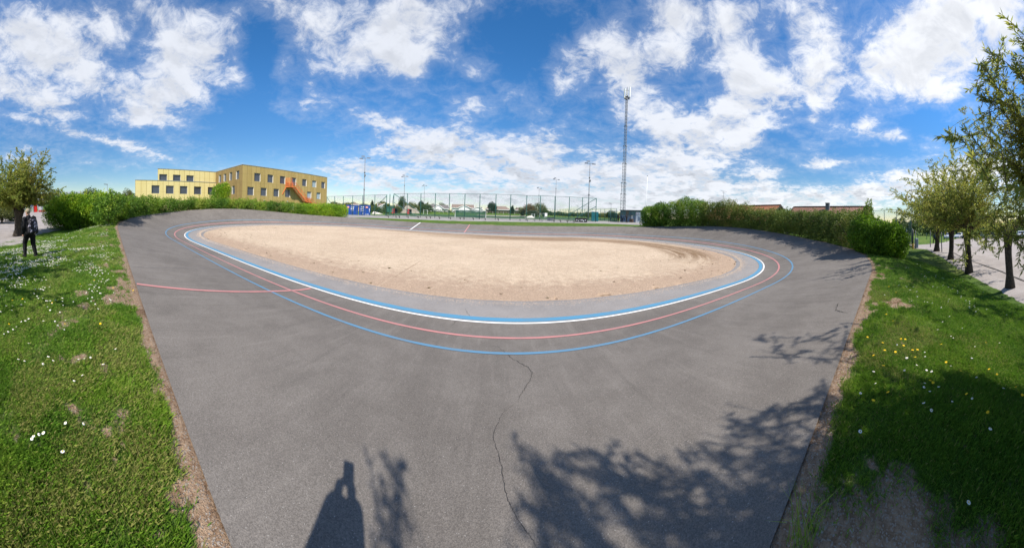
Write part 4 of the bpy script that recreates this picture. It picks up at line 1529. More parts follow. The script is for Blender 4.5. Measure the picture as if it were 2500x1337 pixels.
# ------------------------------------------------------------------ the school building
def cladding(name, lo, hi, joint, panel, stripes):
    m = bpy.data.materials.new(name)
    m.use_nodes = True
    t = NT(m.node_tree)
    b = t.n['Principled BSDF']
    uv = t.add('ShaderNodeUVMap', dict(uv_map='wall')).outputs[0]
    sp = t.add('ShaderNodeSeparateXYZ', i0=uv)
    cv = t.add('ShaderNodeCombineXYZ', i0=t.m('MULTIPLY', sp.outputs[0], 2.6), i1=t.m('MULTIPLY', sp.outputs[1], .18), i2=0.0).outputs[0]
    n = t.noise(cv, 1.6, 4, .7)
    n2 = t.noise(uv, .5, 3, .6)
    cell = t.m('FLOOR', t.m('DIVIDE', sp.outputs[0], panel))
    wn = t.add('ShaderNodeTexWhiteNoise', dict(noise_dimensions='1D'))
    t.set(wn, 'W', cell)
    c = t.mix(t.mr(t.m('ADD', t.m('ADD', t.m('MULTIPLY', n, .6), t.m('MULTIPLY', n2, .2)), t.m('MULTIPLY', wn.outputs[0], .2)), .25, .75), lo, hi)
    fx = t.m('FRACT', t.m('DIVIDE', sp.outputs[0], panel))
    jx = t.m('LESS_THAN', fx, .055)
    fy = t.m('FRACT', t.m('DIVIDE', t.m('ADD', sp.outputs[1], .9), 1.95))
    jy = t.m('MULTIPLY', t.m('LESS_THAN', fy, .022), .55)
    fs = t.m('FRACT', t.m('DIVIDE', sp.outputs[0], panel / 5))
    js = t.m('MULTIPLY', t.m('LESS_THAN', fs, .2), stripes)
    c = t.mix(t.m('MAXIMUM', t.m('MAXIMUM', jx, jy), js), c, joint)
    t.set(b, 'Base Color', c)
    b.inputs['Roughness'].default_value = .7
    h = t.m('SUBTRACT', 1.0, t.m('MAXIMUM', jx, js))
    t.set(b, 'Normal', t.add('ShaderNodeBump', Strength=.6, Distance=.03, Height=h))
    MATS[name] = m
    return m


M_YEL = cladding('yellow_panels', (0.67, 0.545, 0.225), (0.76, 0.635, 0.305), (0.42, 0.31, 0.10), 1.42, .0)
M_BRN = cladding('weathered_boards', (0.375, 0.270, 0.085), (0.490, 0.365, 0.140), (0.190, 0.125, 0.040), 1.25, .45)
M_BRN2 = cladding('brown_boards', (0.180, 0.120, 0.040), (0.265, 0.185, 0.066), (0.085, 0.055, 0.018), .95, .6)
M_CAP = material('zinc_coping', (0.45, 0.47, 0.47), .4, .1, 3, metal=.6)
M_ROOF = material('roof_felt', (0.10, 0.10, 0.10), .9, .2, 2)
M_REV = material('window_reveal', (0.62, 0.58, 0.50), .6, .08, 4)
M_FRM = material('window_frame', (0.16, 0.17, 0.18), .5, .1, 8)


def glass(name, col, rough=.06):
    m = bpy.data.materials.new(name)
    m.use_nodes = True
    t = NT(m.node_tree)
    b = t.n['Principled BSDF']
    v = t.add('ShaderNodeTexCoord').outputs['Object']
    n = t.noise(v, .55, 3, .6)
    t.set(b, 'Base Color', t.mix(n, tuple(.6 * c for c in col), tuple(1.5 * c for c in col)))
    b.inputs['Roughness'].default_value = rough
    b.inputs['Specular IOR Level'].default_value = .7
    b.inputs['IOR'].default_value = 1.5
    t.set(b, 'Normal', t.add('ShaderNodeBump', Strength=.08, Distance=.2, Height=t.noise(v, .8, 2, .5)))
    MATS[name] = m
    return m


M_GLASS = glass('dark_glass', (0.050, 0.062, 0.085))
M_BLIND = material('pale_blind', (0.30, 0.38, 0.42), .5, .1, 3)

bld = thing('school_building', 'three storey flat roofed building, one wing of yellow panels, the other of weathered brown boards', 'building', (-56, 30, gz(-56, 30)))
ZB = -1.6                       # walls run a little into the ground


def wall_panel(name, p0, p1, ztop, holes, mat, parent, depth=.28, cap=True):
    """a facade from p0 to p1 (plan), cut by window holes (u0, u1, z0, z1); windows stand back in their reveals"""
    p0, p1 = Vector((*p0, 0)), Vector((*p1, 0))
    L = (p1 - p0).length
    d = (p1 - p0) / L
    nrm = Vector((d.y, -d.x, 0))            # outward when walking with the building on the left
    us = sorted({0, L, *[h[0] for h in holes], *[h[1] for h in holes]})
    zs = sorted({ZB, ztop, *[h[2] for h in holes], *[h[3] for h in holes]})
    vs, fs, uv = [], [], []
    P = lambda u, z, k=0: p0 + d * u - nrm * k + Vector((0, 0, z))

    def q(a, b, c, e, w):
        o = len(vs)
        vs.extend([a, b, c, e])
        fs.append((o, o + 1, o + 2, o + 3))
        uv.extend(w)
    for i in range(len(us) - 1):
        for j in range(len(zs) - 1):
            um, zm = (us[i] + us[i + 1]) / 2, (zs[j] + zs[j + 1]) / 2
            if any(h[0] < um < h[1] and h[2] < zm < h[3] for h in holes):
                continue
            a = [(us[i], zs[j]), (us[i + 1], zs[j]), (us[i + 1], zs[j + 1]), (us[i], zs[j + 1])]
            q(*[P(*k) for k in a], a)
    o = mesh_object(name, vs, fs, mat, parent)
    lay = o.data.uv_layers.new(name='wall')
    lay.data.foreach_set('uv', np.array(uv, dtype=np.float32).ravel())
    for h in holes:
        u0, u1, z0, z1 = h[:4]
        fb = MB()
        k = depth
        fb.quad(P(u0, z0), P(u0, z1), P(u0, z1, k), P(u0, z0, k))
        fb.quad(P(u1, z0, k), P(u1, z1, k), P(u1, z1), P(u1, z0))
        fb.quad(P(u0, z0, k), P(u1, z0, k), P(u1, z0), P(u0, z0))
        fb.quad(P(u0, z1), P(u1, z1), P(u1, z1, k), P(u0, z1, k))
        w = fb.build('window', M_REV, parent)
        fr_ = MB()
        e = .07
        for (a0, a1, b0, b1) in ((u0, u0 + e, z0, z1), (u1 - e, u1, z0, z1), (u0 + e, u1 - e, z0, z0 + e), (u0 + e, u1 - e, z1 - e, z1)):
            fr_.prism([P(a0, b0, k), P(a1, b0, k), P(a1, b1, k), P(a0, b1, k)], nrm * .045, nrm * -.02)
        fr_.build('frame', M_FRM, w)
        pb = MB()
        pb.quad(P(u0, z0, k - .004), P(u1, z0, k - .004), P(u1, z1, k - .004), P(u0, z1, k - .004))
        pb.build('pane', M_BLIND if len(h) > 4 else M_GLASS, w)
    if cap:
        cb = MB()
        cb.prism([P(-.05, ztop, -.06), P(L + .05, ztop, -.06), P(L + .05, ztop, .35), P(-.05, ztop, .35)], Vector((0, 0, .003)), Vector((0, 0, .12)))
        cb.build('coping', M_CAP, parent)
    return o, p0, d, nrm, L


def hit_wall(p0, p1, px, py):
    """plan facade coordinates (u, z) of a photo point"""
    x, y, tz = raydir(px, py)
    a = Vector((*p0, 0)); b = Vector((*p1, 0))
    d = (b - a).normalized()
    det = x * (-d.y) + y * d.x
    r = (a.x * (-d.y) + a.y * d.x) / det
    u = (Vector((x * r, y * r, 0)) - a).dot(d)
    return u, EYE + tz * r


def holes_from(p0, p1, rects, w, h, ox, oy, sc):
    """window positions read off the photograph, all given one common size"""
    out = []
    for rct in rects:
        x0, x1, y0, y1 = rct[:4]
        u, z = hit_wall(p0, p1, ox + (x0 + x1) / 2 / sc, oy + (y0 + y1) / 2 / sc)
        out.append((u - w / 2, u + w / 2, z - h / 2, z + h / 2) + tuple(rct[4:]))
    return out


def snap_rows(hs):
    hs = sorted(hs, key=lambda q: q[2])
    rows, out = [], []
    for q in hs:
        if rows and abs(q[2] - rows[-1][0][2]) < 1.3:
            rows[-1].append(q)
        else:
            rows.append([q])
    for r in rows:
        z0 = sum(q[2] for q in r) / len(r)
        z1 = sum(q[3] for q in r) / len(r)
        out += [(q[0], q[1], z0, z1) + tuple(q[4:]) for q in r]
    return out


ZT, ZL = 10.75, 7.75
J, K, E_, A0 = (-63.8, 25.4), (-49.1, 25.9), (-51.4, 55.7), (-62.7, 9.35)
L0, L1 = (-62.05, 3.6), (-63.35, 25.36)
s4 = 4.1667
hA = holes_from(A0, J, [(380, 440, 197, 255), (520, 577, 205, 263), (657, 710, 213, 272)], 2.05, 2.05, 300, 380, s4)
hL = holes_from(L0, L1, [(302, 362, 305, 365), (448, 507, 313, 372), (590, 647, 320, 378), (732, 788, 328, 385), (877, 922, 335, 390)], 2.05, 2.05, 300, 380, s4)
hA2 = holes_from(A0, J, [(877, 922, 335, 390)], 2.05, 2.05, 300, 380, s4)
hB = holes_from(J, K, [(978, 997, 210, 255), (1030, 1047, 195, 240), (1085, 1110, 178, 247), (1150, 1182, 160, 235), (1060, 1080, 322, 385), (1110, 1135, 315, 380)], 1.5, 1.95, 300, 380, s4)
hC = holes_from(K, E_, [(1340, 1397, 180, 250), (1477, 1524, 197, 265), (1603, 1647, 213, 280), (1717, 1760, 230, 293), (1828, 1866, 245, 305), (1928, 1966, 258, 318, 1), (2020, 2056, 272, 328),
                        (1273, 1325, 318, 388), (1405, 1460, 330, 398), (1535, 1585, 343, 408), (1655, 1697, 345, 415), (1875, 1915, 375, 435, 1), (1972, 2008, 383, 443, 1), (1475, 1522, 470, 540), (1690, 1735, 484, 550)], 1.75, 1.9, 300, 380, s4)
clip_ = lambda hs, L: [q for q in hs if q[0] > .03 and q[1] < L - .1]
LA = math.dist(A0, J); LB_ = math.dist(J, K); LC = math.dist(K, E_); LL = math.dist(L0, L1)
wall_panel('yellow_wall', A0, J, ZT, snap_rows(clip_(hA, LA)), M_YEL, bld)
_, lp0, ld, ln, _ = wall_panel('yellow_lower_wall', L0, L1, ZL, snap_rows(clip_(hL, LL)), M_YEL, bld)
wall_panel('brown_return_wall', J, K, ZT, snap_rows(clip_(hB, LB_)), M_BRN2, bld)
_, cp0, cd, cn, _ = wall_panel('brown_wall', K, E_, ZT, snap_rows(clip_(hC, LC)), M_BRN, bld)
# flanks, backs and roofs
bk = MB()
bk.quad((-76, 4.6, ZB), (*L0, ZB), (*L0, ZL), (-76, 4.6, ZL))
bk.quad((-78, 12.0, ZB), (*A0, ZB), (*A0, ZT), (-78, 12.0, ZT))
bk.build('yellow_flank', M_YEL, bld)
bk = MB()
bk.quad((*E_, ZB), (-67, 56.9, ZB), (-67, 56.9, ZT), (*E_, ZT))
bk.quad((-67, 56.9, ZB), (-67, 26, ZB), (-67, 26, ZT), (-67, 56.9, ZT))
bk.quad((-78, 26, ZB), (-78, 12, ZB), (-78, 12, ZT), (-78, 26, ZT))
bk.build('rear_wall', M_BRN, bld)
bk = MB()
bk.add([(*A0, ZT - .25), (*J, ZT - .25), (-78, 26, ZT - .25), (-78, 12, ZT - .25)], [(0, 1, 2, 3)])
bk.add([(*J, ZT - .25), (*K, ZT - .25), (*E_, ZT - .25), (-67, 56.9, ZT - .25), (-67, 26, ZT - .25)], [(0, 1, 2, 3, 4)])
bk.add([(*L0, ZL - .2), (*L1, ZL - .2), (-76, 25, ZL - .2), (-76, 4.6, ZL - .2)], [(0, 1, 2, 3)])
bk.box((-57.5, 50, ZT + .25), (4, 5, 1.0))
bk.build('roof', M_ROOF, bld)
vb = MB()
for (px, py) in [(755 / s4 + 300, 277 / s4 + 380)]:
    u, z = hit_wall(A0, J, px, py)
    p = Vector((*A0, 0)) + (Vector((*J, 0)) - Vector((*A0, 0))).normalized() * u
    vb.box((p.x + .05, p.y, z), (.12, .32, .32))
vb.build('wall_vent', M_FRM, bld)

# orange fire stair on the brown wing
M_ORG = material('orange_steel', (0.72, 0.185, 0.060), .5, .12, 4)
M_ORW = material('galvanised_tread', (0.30, 0.29, 0.27), .6, .15, 6)
fire = MB()
CPt = lambda u, z, k: cp0 + cd * u + cn * k + Vector((0, 0, z))
top_u, top_z = hit_wall(K, E_, 300 + 1690 / s4, 380 + 318 / s4)
mid_u, mid_z = hit_wall(K, E_, 300 + 1845 / s4, 380 + 465 / s4)
bot_u, bot_z = hit_wall(K, E_, 300 + 1925 / s4, 380 + 500 / s4)
pl0, pl1 = top_u - 1.3, top_u + 1.1
stair = MB()
stair.prism([CPt(pl0, top_z, .06), CPt(pl1, top_z, .06), CPt(pl1, top_z, 1.55), CPt(pl0, top_z, 1.55)], (0, 0, -.14), (0, 0, 0))
stair_o = stair.build('fire_stair', M_ORG, bld)
fl = MB()
m_end = mid_u + 1.3
fl.prism([CPt(mid_u - .4, mid_z, .06), CPt(m_end, mid_z, .06), CPt(m_end, mid_z, 1.55), CPt(mid_u - .4, mid_z, 1.55)], (0, 0, -.14), (0, 0, 0))
for k in (.10, 1.45):
    fl.prism([CPt(pl1, top_z, k), CPt(mid_u - .4, mid_z, k), CPt(mid_u - .4, mid_z - .32, k), CPt(pl1, top_z - .32, k)], cn * -.04, cn * .04)
    fl.prism([CPt(m_end, mid_z, k), CPt(bot_u + 1.0, bot_z - 1.4, k), CPt(bot_u + 1.0, bot_z - 1.72, k), CPt(m_end, mid_z - .32, k)], cn * -.04, cn * .04)
fl.prism([CPt(pl0 + .1, top_z - .14, .05), CPt(pl0 + .25, top_z - .14, .05), CPt(pl0 - .9, top_z - 2.0, .05), CPt(pl0 - 1.05, top_z - 2.0, .05)], cn * -.03, cn * .06)
fl.build('stringer', M_ORG, stair_o)
tr_ = MB()
for (ua, za, ub, zb, n) in ((pl1, top_z, mid_u - .4, mid_z, 18), (m_end, mid_z, bot_u + 1.0, bot_z - 1.4, 12)):
    for k in range(1, n):
        u = ua + (ub - ua) * k / n
        z = za + (zb - za) * k / n
        tr_.prism([CPt(u - .13, z, .16), CPt(u + .13, z, .16), CPt(u + .13, z, 1.40), CPt(u - .13, z, 1.40)], (0, 0, -.04), (0, 0, 0))
tr_.build('treads', M_ORW, stair_o)
rl = MB()
for k in (.10, 1.50):
    segs = [((pl0, top_z), (pl1, top_z)), ((pl1, top_z), (mid_u - .4, mid_z)), ((mid_u - .4, mid_z), (m_end, mid_z)), ((m_end, mid_z), (bot_u + 1.0, bot_z - 1.4))]
    for (a, b) in segs:
        for h_ in (.45, .78, 1.1):
            rl.tube([CPt(a[0], a[1] + h_, k), CPt(b[0], b[1] + h_, k)], .035, 5)
        n = max(2, int(abs(b[0] - a[0]) / .9))
        for i in range(n + 1):
            u = a[0] + (b[0] - a[0]) * i / n
            z = a[1] + (b[1] - a[1]) * i / n
            rl.tube([CPt(u, z, k), CPt(u, z + 1.12, k)], .035, 5)
for h_ in (.3, .6, .9, 1.2, 1.5, 1.8, 2.1):
    rl.tube([CPt(pl0, top_z + h_, .1), CPt(pl0, top_z + h_, 1.5)], .03, 5)
    rl.tube([CPt(pl0, top_z + h_, 1.5), CPt(pl0 + .9, top_z + h_, 1.5)], .03, 5)
for k in (.1, .55, 1.0, 1.5):
    rl.tube([CPt(pl0, top_z, k), CPt(pl0, top_z + 2.1, k)], .04, 5)
rl.tube([CPt(pl0 + .9, top_z, 1.5), CPt(pl0 + .9, top_z + 2.1, 1.5)], .04, 5)
rl.build('railing', M_ORG, stair_o)
# round wall lamps
for px, py in ((300 + 1433 / s4, 380 + 455 / s4), (300 + 1670 / s4, 380 + 466 / s4)):
    lb = MB()
    u, z = hit_wall(K, E_, px, py)
    lb.ball(CPt(u, z, .18), (.2, .2, .16), 8, 6)
    lb.build('wall_lamp', M_CAP, bld)

# ------------------------------------------------------------------ sports ground: fence, floodlights, mast, kiosk ...
M_GREEN = material('green_fence_paint', (0.020, 0.085, 0.075), .5, .15, 5)
M_GALV = material('galvanised_steel', (0.165, 0.175, 0.190), .55, .12, 4, metal=.2)
M_DARK = material('black_paint', (0.018, 0.019, 0.022), .5, .2, 6)
M_WHITE = material('white_paint', (0.74, 0.75, 0.74), .5, .06, 5)
M_LAMP = material('lamp_housing', (0.12, 0.13, 0.15), .4, .15, 5)


def wire_material(name, col, cover, cell=.5):
    m = bpy.data.materials.new(name)
    m.use_nodes = True
    t = NT(m.node_tree)
    b = t.n['Principled BSDF']
    v = t.add('ShaderNodeTexCoord').outputs['Object']
    sp = t.add('ShaderNodeSeparateXYZ', i0=v)
    h = t.m('ADD', sp.outputs[0], sp.outputs[1])
    a = t.m('FRACT', t.m('DIVIDE', t.m('ADD', h, sp.outputs[2]), cell))
    c = t.m('FRACT', t.m('DIVIDE', t.m('SUBTRACT', h, sp.outputs[2]), cell))
    w = cover / 2
    on = t.m('MAXIMUM', t.m('LESS_THAN', a, w), t.m('LESS_THAN', c, w))
    b.inputs['Base Color'].default_value = (*col, 1)
    b.inputs['Roughness'].default_value = .5
    tr = t.add('ShaderNodeBsdfTransparent')
    t.set(t.n['Material Output'], 'Surface', t.add('ShaderNodeMixShader', i0=on, i1=tr.outputs[0], i2=b.outputs[0]))
    MATS[name] = m
    return m


M_WIRE = wire_material('chain_link', (0.025, 0.085, 0.080), .11, .06)
M_NET = wire_material('green_net', (0.075, 0.300, 0.235), .75, .10)
M_NETW = wire_material('white_net', (0.6, 0.6, 0.6), .30, .10)


def fence(label, pts, h, post_r, braces=(), rails=(1.0,), loc=None, wire=True, group=None):
    """posts at the given points with a mesh stretched between; every post a part"""
    loc = pts[0]
    root = thing('chain_link_fence', label, 'fence', loc, group)
    for p in pts:
        b = MB()
        b.tube([p - Vector((0, 0, .3)), p + Vector((0, 0, h))], post_r, 7)
        b.build('post', M_GREEN, root, True)
    b = MB()
    for rz_ in rails:
        b = MB()
        b.tube([p + Vector((0, 0, h * rz_ - .02)) for p in pts], post_r * .45, 5, False)
        b.build('rail', M_GREEN, root)
    for (i, j, z0, z1) in braces:
        b = MB()
        b.tube([pts[i] + Vector((0, 0, h * z0)), pts[j] + Vector((0, 0, h * z1))], post_r * .8, 6)
        b.build('brace', M_GREEN, root)
    if wire:
        b = MB()
        for (p, q) in zip(pts[:-1], pts[1:]):
            b.quad(p + Vector((0, 0, .05)), q + Vector((0, 0, .05)), q + Vector((0, 0, h)), p + Vector((0, 0, h)))
        b.build('wire_mesh', M_WIRE, root)
    return root


def line_pts(pxs, a, b):
    """posts on the straight plan line a-b at the given photo columns"""
    out = []
    d = Vector((b[0] - a[0], b[1] - a[1]))
    for px in pxs:
        x, y, _ = raydir(px, 500)
        det = x * d.y - y * d.x
        r = (a[0] * d.y - a[1] * d.x) / det
        X_, Y_ = x * r, y * r
        out.append(Vector((X_, Y_, gz(X_, Y_))))
    return out


fp = line_pts([961, 994, 1027, 1062.4, 1097, 1134.6, 1171.4, 1210.4, 1246.4, 1285.6, 1319, 1354.6, 1390, 1422, 1455.6], (-24.1, 47.0), (17.1, 48.6))
f0 = fence('tall green chain link fence with steel posts along the front of the sports pitch', fp, 4.95, .075, [(0, 2, 1.0, .22), (0, 2, .62, -.02), (14, 12, 1.0, .28), (14, 12, .66, -.02)])
fq = line_pts([798, 816.6, 838, 860.6, 885, 914.8, 943.6], (-45.5, 51.5), (-27.3, 49.0))
fence('green chain link fence section behind the blue containers with a slanting brace', fq, 4.9, .075, [(0, 1, .95, .3), (6, 5, .95, .35), (6, 5, .62, .1)], rails=(1.0, .02))
gp = line_pts([943.6, 951.4, 961], (-27.3, 49.2), (-24.1, 47.2))
b = MB()
groot = thing('fence_gate', 'narrow green fence gate between the two tall fence sections, covered by a green windbreak net', 'gate', gp[0] + Vector((.12, 0, 0)))
b.tube([gp[1], gp[1] + Vector((0, 0, 4.95))], .075, 7)
b.build('post', M_GREEN, groot)
b = MB()
for z in (.1, 2.1):
    b.tube([gp[0] + Vector((.15, 0, z)), gp[2] + Vector((-.15, 0, z))], .04, 5)
b.tube([gp[2] + Vector((-.15, .1, 4.6)), gp[1] + Vector((.3, .1, .05))], .05, 5)
b.build('frame', M_GREEN, groot)
b = MB()
b.quad(gp[0] + Vector((.12, .05, 1.0)), gp[2] + Vector((-.1, .05, 1.0)), gp[2] + Vector((-.1, .05, 2.3)), gp[0] + Vector((.12, .05, 2.3)))
b.build('net', M_NET, groot)
# the far ball fence on the right of the pitch
ff = []
for k, px in enumerate([1338, 1344, 1350, 1356, 1362, 1368, 1375, 1382, 1388, 1394, 1402, 1410, 1419, 1428, 1437, 1446, 1456, 1467, 1477, 1490, 1506]):
    r = 112 - 50 * (k / 20) ** 1.1
    ff.append(base(px, r))
fence('distant green ball fence running back along the right side of the pitch', ff, 3.2, .06, rails=(1.0,), wire=True)
kf = [base(px, r) for px, r in ((1487, 55.5), (1491, 55.2), (1502, 54.6), (1507, 54.4))]
fence('low green gate fence left of the kiosk with close set pickets', kf, 2.5, .06, rails=(1.0, .05))
pk = MB()
proot = thing('picket_panel', 'green picket panel closing the gap beside the kiosk people', 'fence', kf[1] + Vector((0, -.1, 0)))
for k in range(16):
    u = k / 15
    p = kf[1].lerp(kf[3], u)
    pk.tube([p + Vector((0, -.12, .05)), p + Vector((0, -.12, 2.0))], .03, 4)
for z in (.2, 1.9):
    pk.tube([kf[1] + Vector((0, -.12, z)), kf[3] + Vector((0, -.12, z))], .03, 4)
pk.build('pickets', M_GREEN, proot)


# floodlight masts: build the first, copy the rest
def floodlight(label, px, top, r):
    b0 = base(px, r)
    H = at(px, top, r).z - b0.z
    root = thing('floodlight_mast', label, 'floodlight', b0, 'floodlight masts round the pitch')
    b = MB()
    b.tube([b0 - Vector((0, 0, .3)), b0 + Vector((0, 0, H * .45)), b0 + Vector((0, 0, H * .452)), b0 + Vector((0, 0, H * .75)), b0 + Vector((0, 0, H * .752)), b0 + Vector((0, 0, H))], [.17, .15, .125, .115, .09, .08], 9)
    for z in (.45, .75):
        b.tube([b0 + Vector((0, 0, H * z - .25)), b0 + Vector((0, 0, H * z + .1))], .2, 8)
    b.build('pole', M_GALV, root, True)
    u = (Vector((-b0.y, b0.x, 0)) if b0.x > 0 else Vector((b0.y, -b0.x, 0))).normalized()
    bb = MB()
    bb.tube([b0 + Vector((0, 0, H - .1)) - u * 1.0, b0 + Vector((0, 0, H - .1)) + u * 1.0], .05, 6)
    bb.build('crossbar', M_GALV, root)
    for s, dz, k in ((-1.05, -.25, 0), (.15, .35, -.5), (1.0, -.05, 0)):
        lb = MB()
        c = b0 + u * s + Vector((k, k, H + dz))
        n = Vector((-b0.x, -b0.y, 0)).normalized() * .35
        pts = [c + u * .5 + n + Vector((0, 0, -.12)), c - u * .5 + n + Vector((0, 0, -.12)), c - u * .42 - n + Vector((0, 0, .16)), c + u * .42 - n + Vector((0, 0, .16))]
        lb.prism(pts, (0, 0, -.07), (0, 0, .09))
        lb.build('lamp_head', M_LAMP, root)
    if r < 80:
        cb = MB()
        cb.box((b0.x + .22, b0.y - .12, b0.z + H * .69), (.3, .3, .55), bev=.04)
        cb.build('speaker', M_LAMP, root)
    return root


floodlight('tallest floodlight mast on the left, nearest, rising behind the blue containers', 888, 385, 69)
floodlight('floodlight mast second from the left above the poplar and gravel mound', 986, 430, 108)
floodlight('small distant floodlight mast above the white goals', 1035, 453, 150)
floodlight('tall floodlight mast on the right beside the portable toilets', 1437, 398, 68)
floodlight('middle distance floodlight mast right of the autumn coloured bush', 1356, 437, 109)
floodlight('small distant floodlight mast above the autumn coloured bush', 1315, 459, 152)


def street_lamp(label, px, top, r, arm=1, group='street lamps'):
    b0 = base(px, r)
    H = at(px, top, r).z - b0.z
    root = thing('street_lamp', label, 'street lamp', b0, group)
    b = MB()
    b.tube([b0 - Vector((0, 0, .2)), b0 + Vector((0, 0, H))], [.07, .045], 7)
    b.build('pole', M_GALV, root, True)
    u = Vector((b0.y, -b0.x, 0)).normalized() * arm
    h = MB()
    h.prism([b0 + Vector((0, 0, H)) + u * .1, b0 + Vector((0, 0, H + .1)) - u * .75, b0 + Vector((0, 0, H + .22)) - u * .7, b0 + Vector((0, 0, H + .15)) + u * .1], (0, 0, 0), Vector((b0.x, b0.y, 0)).normalized() * .3)
    h.build('lamp_head', M_GALV, root)
    return root


street_lamp('pale street lamp with a flat head behind the left bush', 262, 451, 52)
street_lamp('small far lamp post left of the portable toilets', 1411, 502, 95)
street_lamp('small far lamp post between the toilets and the mast', 1492, 497, 80)

# lattice telecom mast
b0 = base(1522, 69)
H = at(1528, 212, 69).z - b0.z
mast = thing('lattice_mast', 'very tall grey lattice telecom mast behind the kiosk', 'mast', b0)
secs = [0, .215, .305, .46, .60, .76, 1.0]
lb = MB()


def mast_corner(k, z):
    w = 1.0 - .62 * z
    for lim, ww in ((.215, .80), (.305, .70), (.46, .56), (.60, .48), (.76, .40), (1.01, .34)):
        if z <= lim + 1e-6:
            w = ww
            break
    a = math.radians(20 + 120 * k)
    return b0 + Vector((math.cos(a) * w + .006 * H * z * 0, math.sin(a) * w, H * .93 * z))


for k in range(3):
    for (z0, z1) in zip(secs[:-1], secs[1:]):
        lb.tube([mast_corner(k, z1 - 1e-4) * 1.0 - Vector((0, 0, (z1 - z0) * H * .93)), mast_corner(k, z1 - 1e-4)], .055, 5)
lb.build('legs', M_LAMP, mast)
br = MB()
for (z0, z1) in zip(secs[:-1], secs[1:]):
    n = max(2, int((z1 - z0) * H * .93 / .85))
    for i in range(n):
        za, zb = z0 + (z1 - z0) * (i + .001) / n, z0 + (z1 - z0) * (i + .999) / n
        for k in range(3):
            pa, pb = mast_corner(k, z1 - 1e-4), mast_corner((k + 1) % 3, z1 - 1e-4)
            pa = Vector((pa.x, pa.y, b0.z + H * .93 * za))
            pb2 = Vector((pb.x, pb.y, b0.z + H * .93 * zb))
            pb1 = Vector((pb.x, pb.y, b0.z + H * .93 * za))
            br.tube([pa, pb2], .024, 4, False)
            br.tube([pa, pb1], .024, 4, False)
    for k in range(3):
        p = mast_corner(k, z1 - 1e-4)
        br.box((p.x, p.y, p.z), (.3, .3, .14))
br.build('bracing', M_GALV, mast)
ld_ = MB()
for dx in (-.12, .12):
    ld_.tube([b0 + Vector((dx, 0, .2)), b0 + Vector((dx, 0, H * .93))], .045, 4)
ld_.build('cable_ladder', M_LAMP, mast)
tp = MB()
tp.tube([b0 + Vector((0, 0, H * .90)), b0 + Vector((0, 0, H))], .06, 6)
for z in (.925, .975):
    for a in (0, 120, 240):
        q = b0 + Vector((math.cos(math.radians(a + 10)) * .75, math.sin(math.radians(a + 10)) * .75, H * z))
        tp.tube([b0 + Vector((0, 0, H * z)), q], .045, 5)
tp.build('headframe', M_LAMP, mast)
for a, dz, h_ in ((190, -.4, 2.7), (310, .1, 2.9), (70, 0, 2.8)):
    ab = MB()
    c = b0 + Vector((math.cos(math.radians(a)) * .85, math.sin(math.radians(a)) * .85, H * .955 + dz))
    ab.box(c, (.42, .22, h_), math.radians(a + 90), .04)
    ab.build('antenna_panel', M_WHITE, mast)
rb = MB()
for a in (190, 310):
    c = b0 + Vector((math.cos(math.radians(a)) * .6, math.sin(math.radians(a)) * .6, H * .912))
    rb.box(c, (.35, .3, .6), math.radians(a), .03)
rb.build('radio_unit', M_DARK, mast)

# flagpole
b0 = base(1576, 44)
H = at(1579, 430, 44).z - b0.z
fpole = thing('flagpole', 'slim white flagpole without a flag rising from the round dark bush', 'flagpole', b0)
b = MB()
b.tube([b0 - Vector((0, 0, .2)), b0 + Vector((.22, 0, H))], [.05, .03], 8)
b.build('pole', M_WHITE, fpole, True)
b = MB()
b.ball(b0 + Vector((.22, 0, H + .06)), .085, 8, 6)
b.build('finial', M_GALV, fpole, True)

# blue containers
M_CBLUE = material('container_blue', (0.005, 0.050, 0.255), .5, .18, 2)
M_CLOGO = material('red_sign', (0.62, 0.075, 0.045), .6, .1, 6)
M_CWHITE = material('white_lettering', (0.70, 0.72, 0.75), .6, .1, 10)


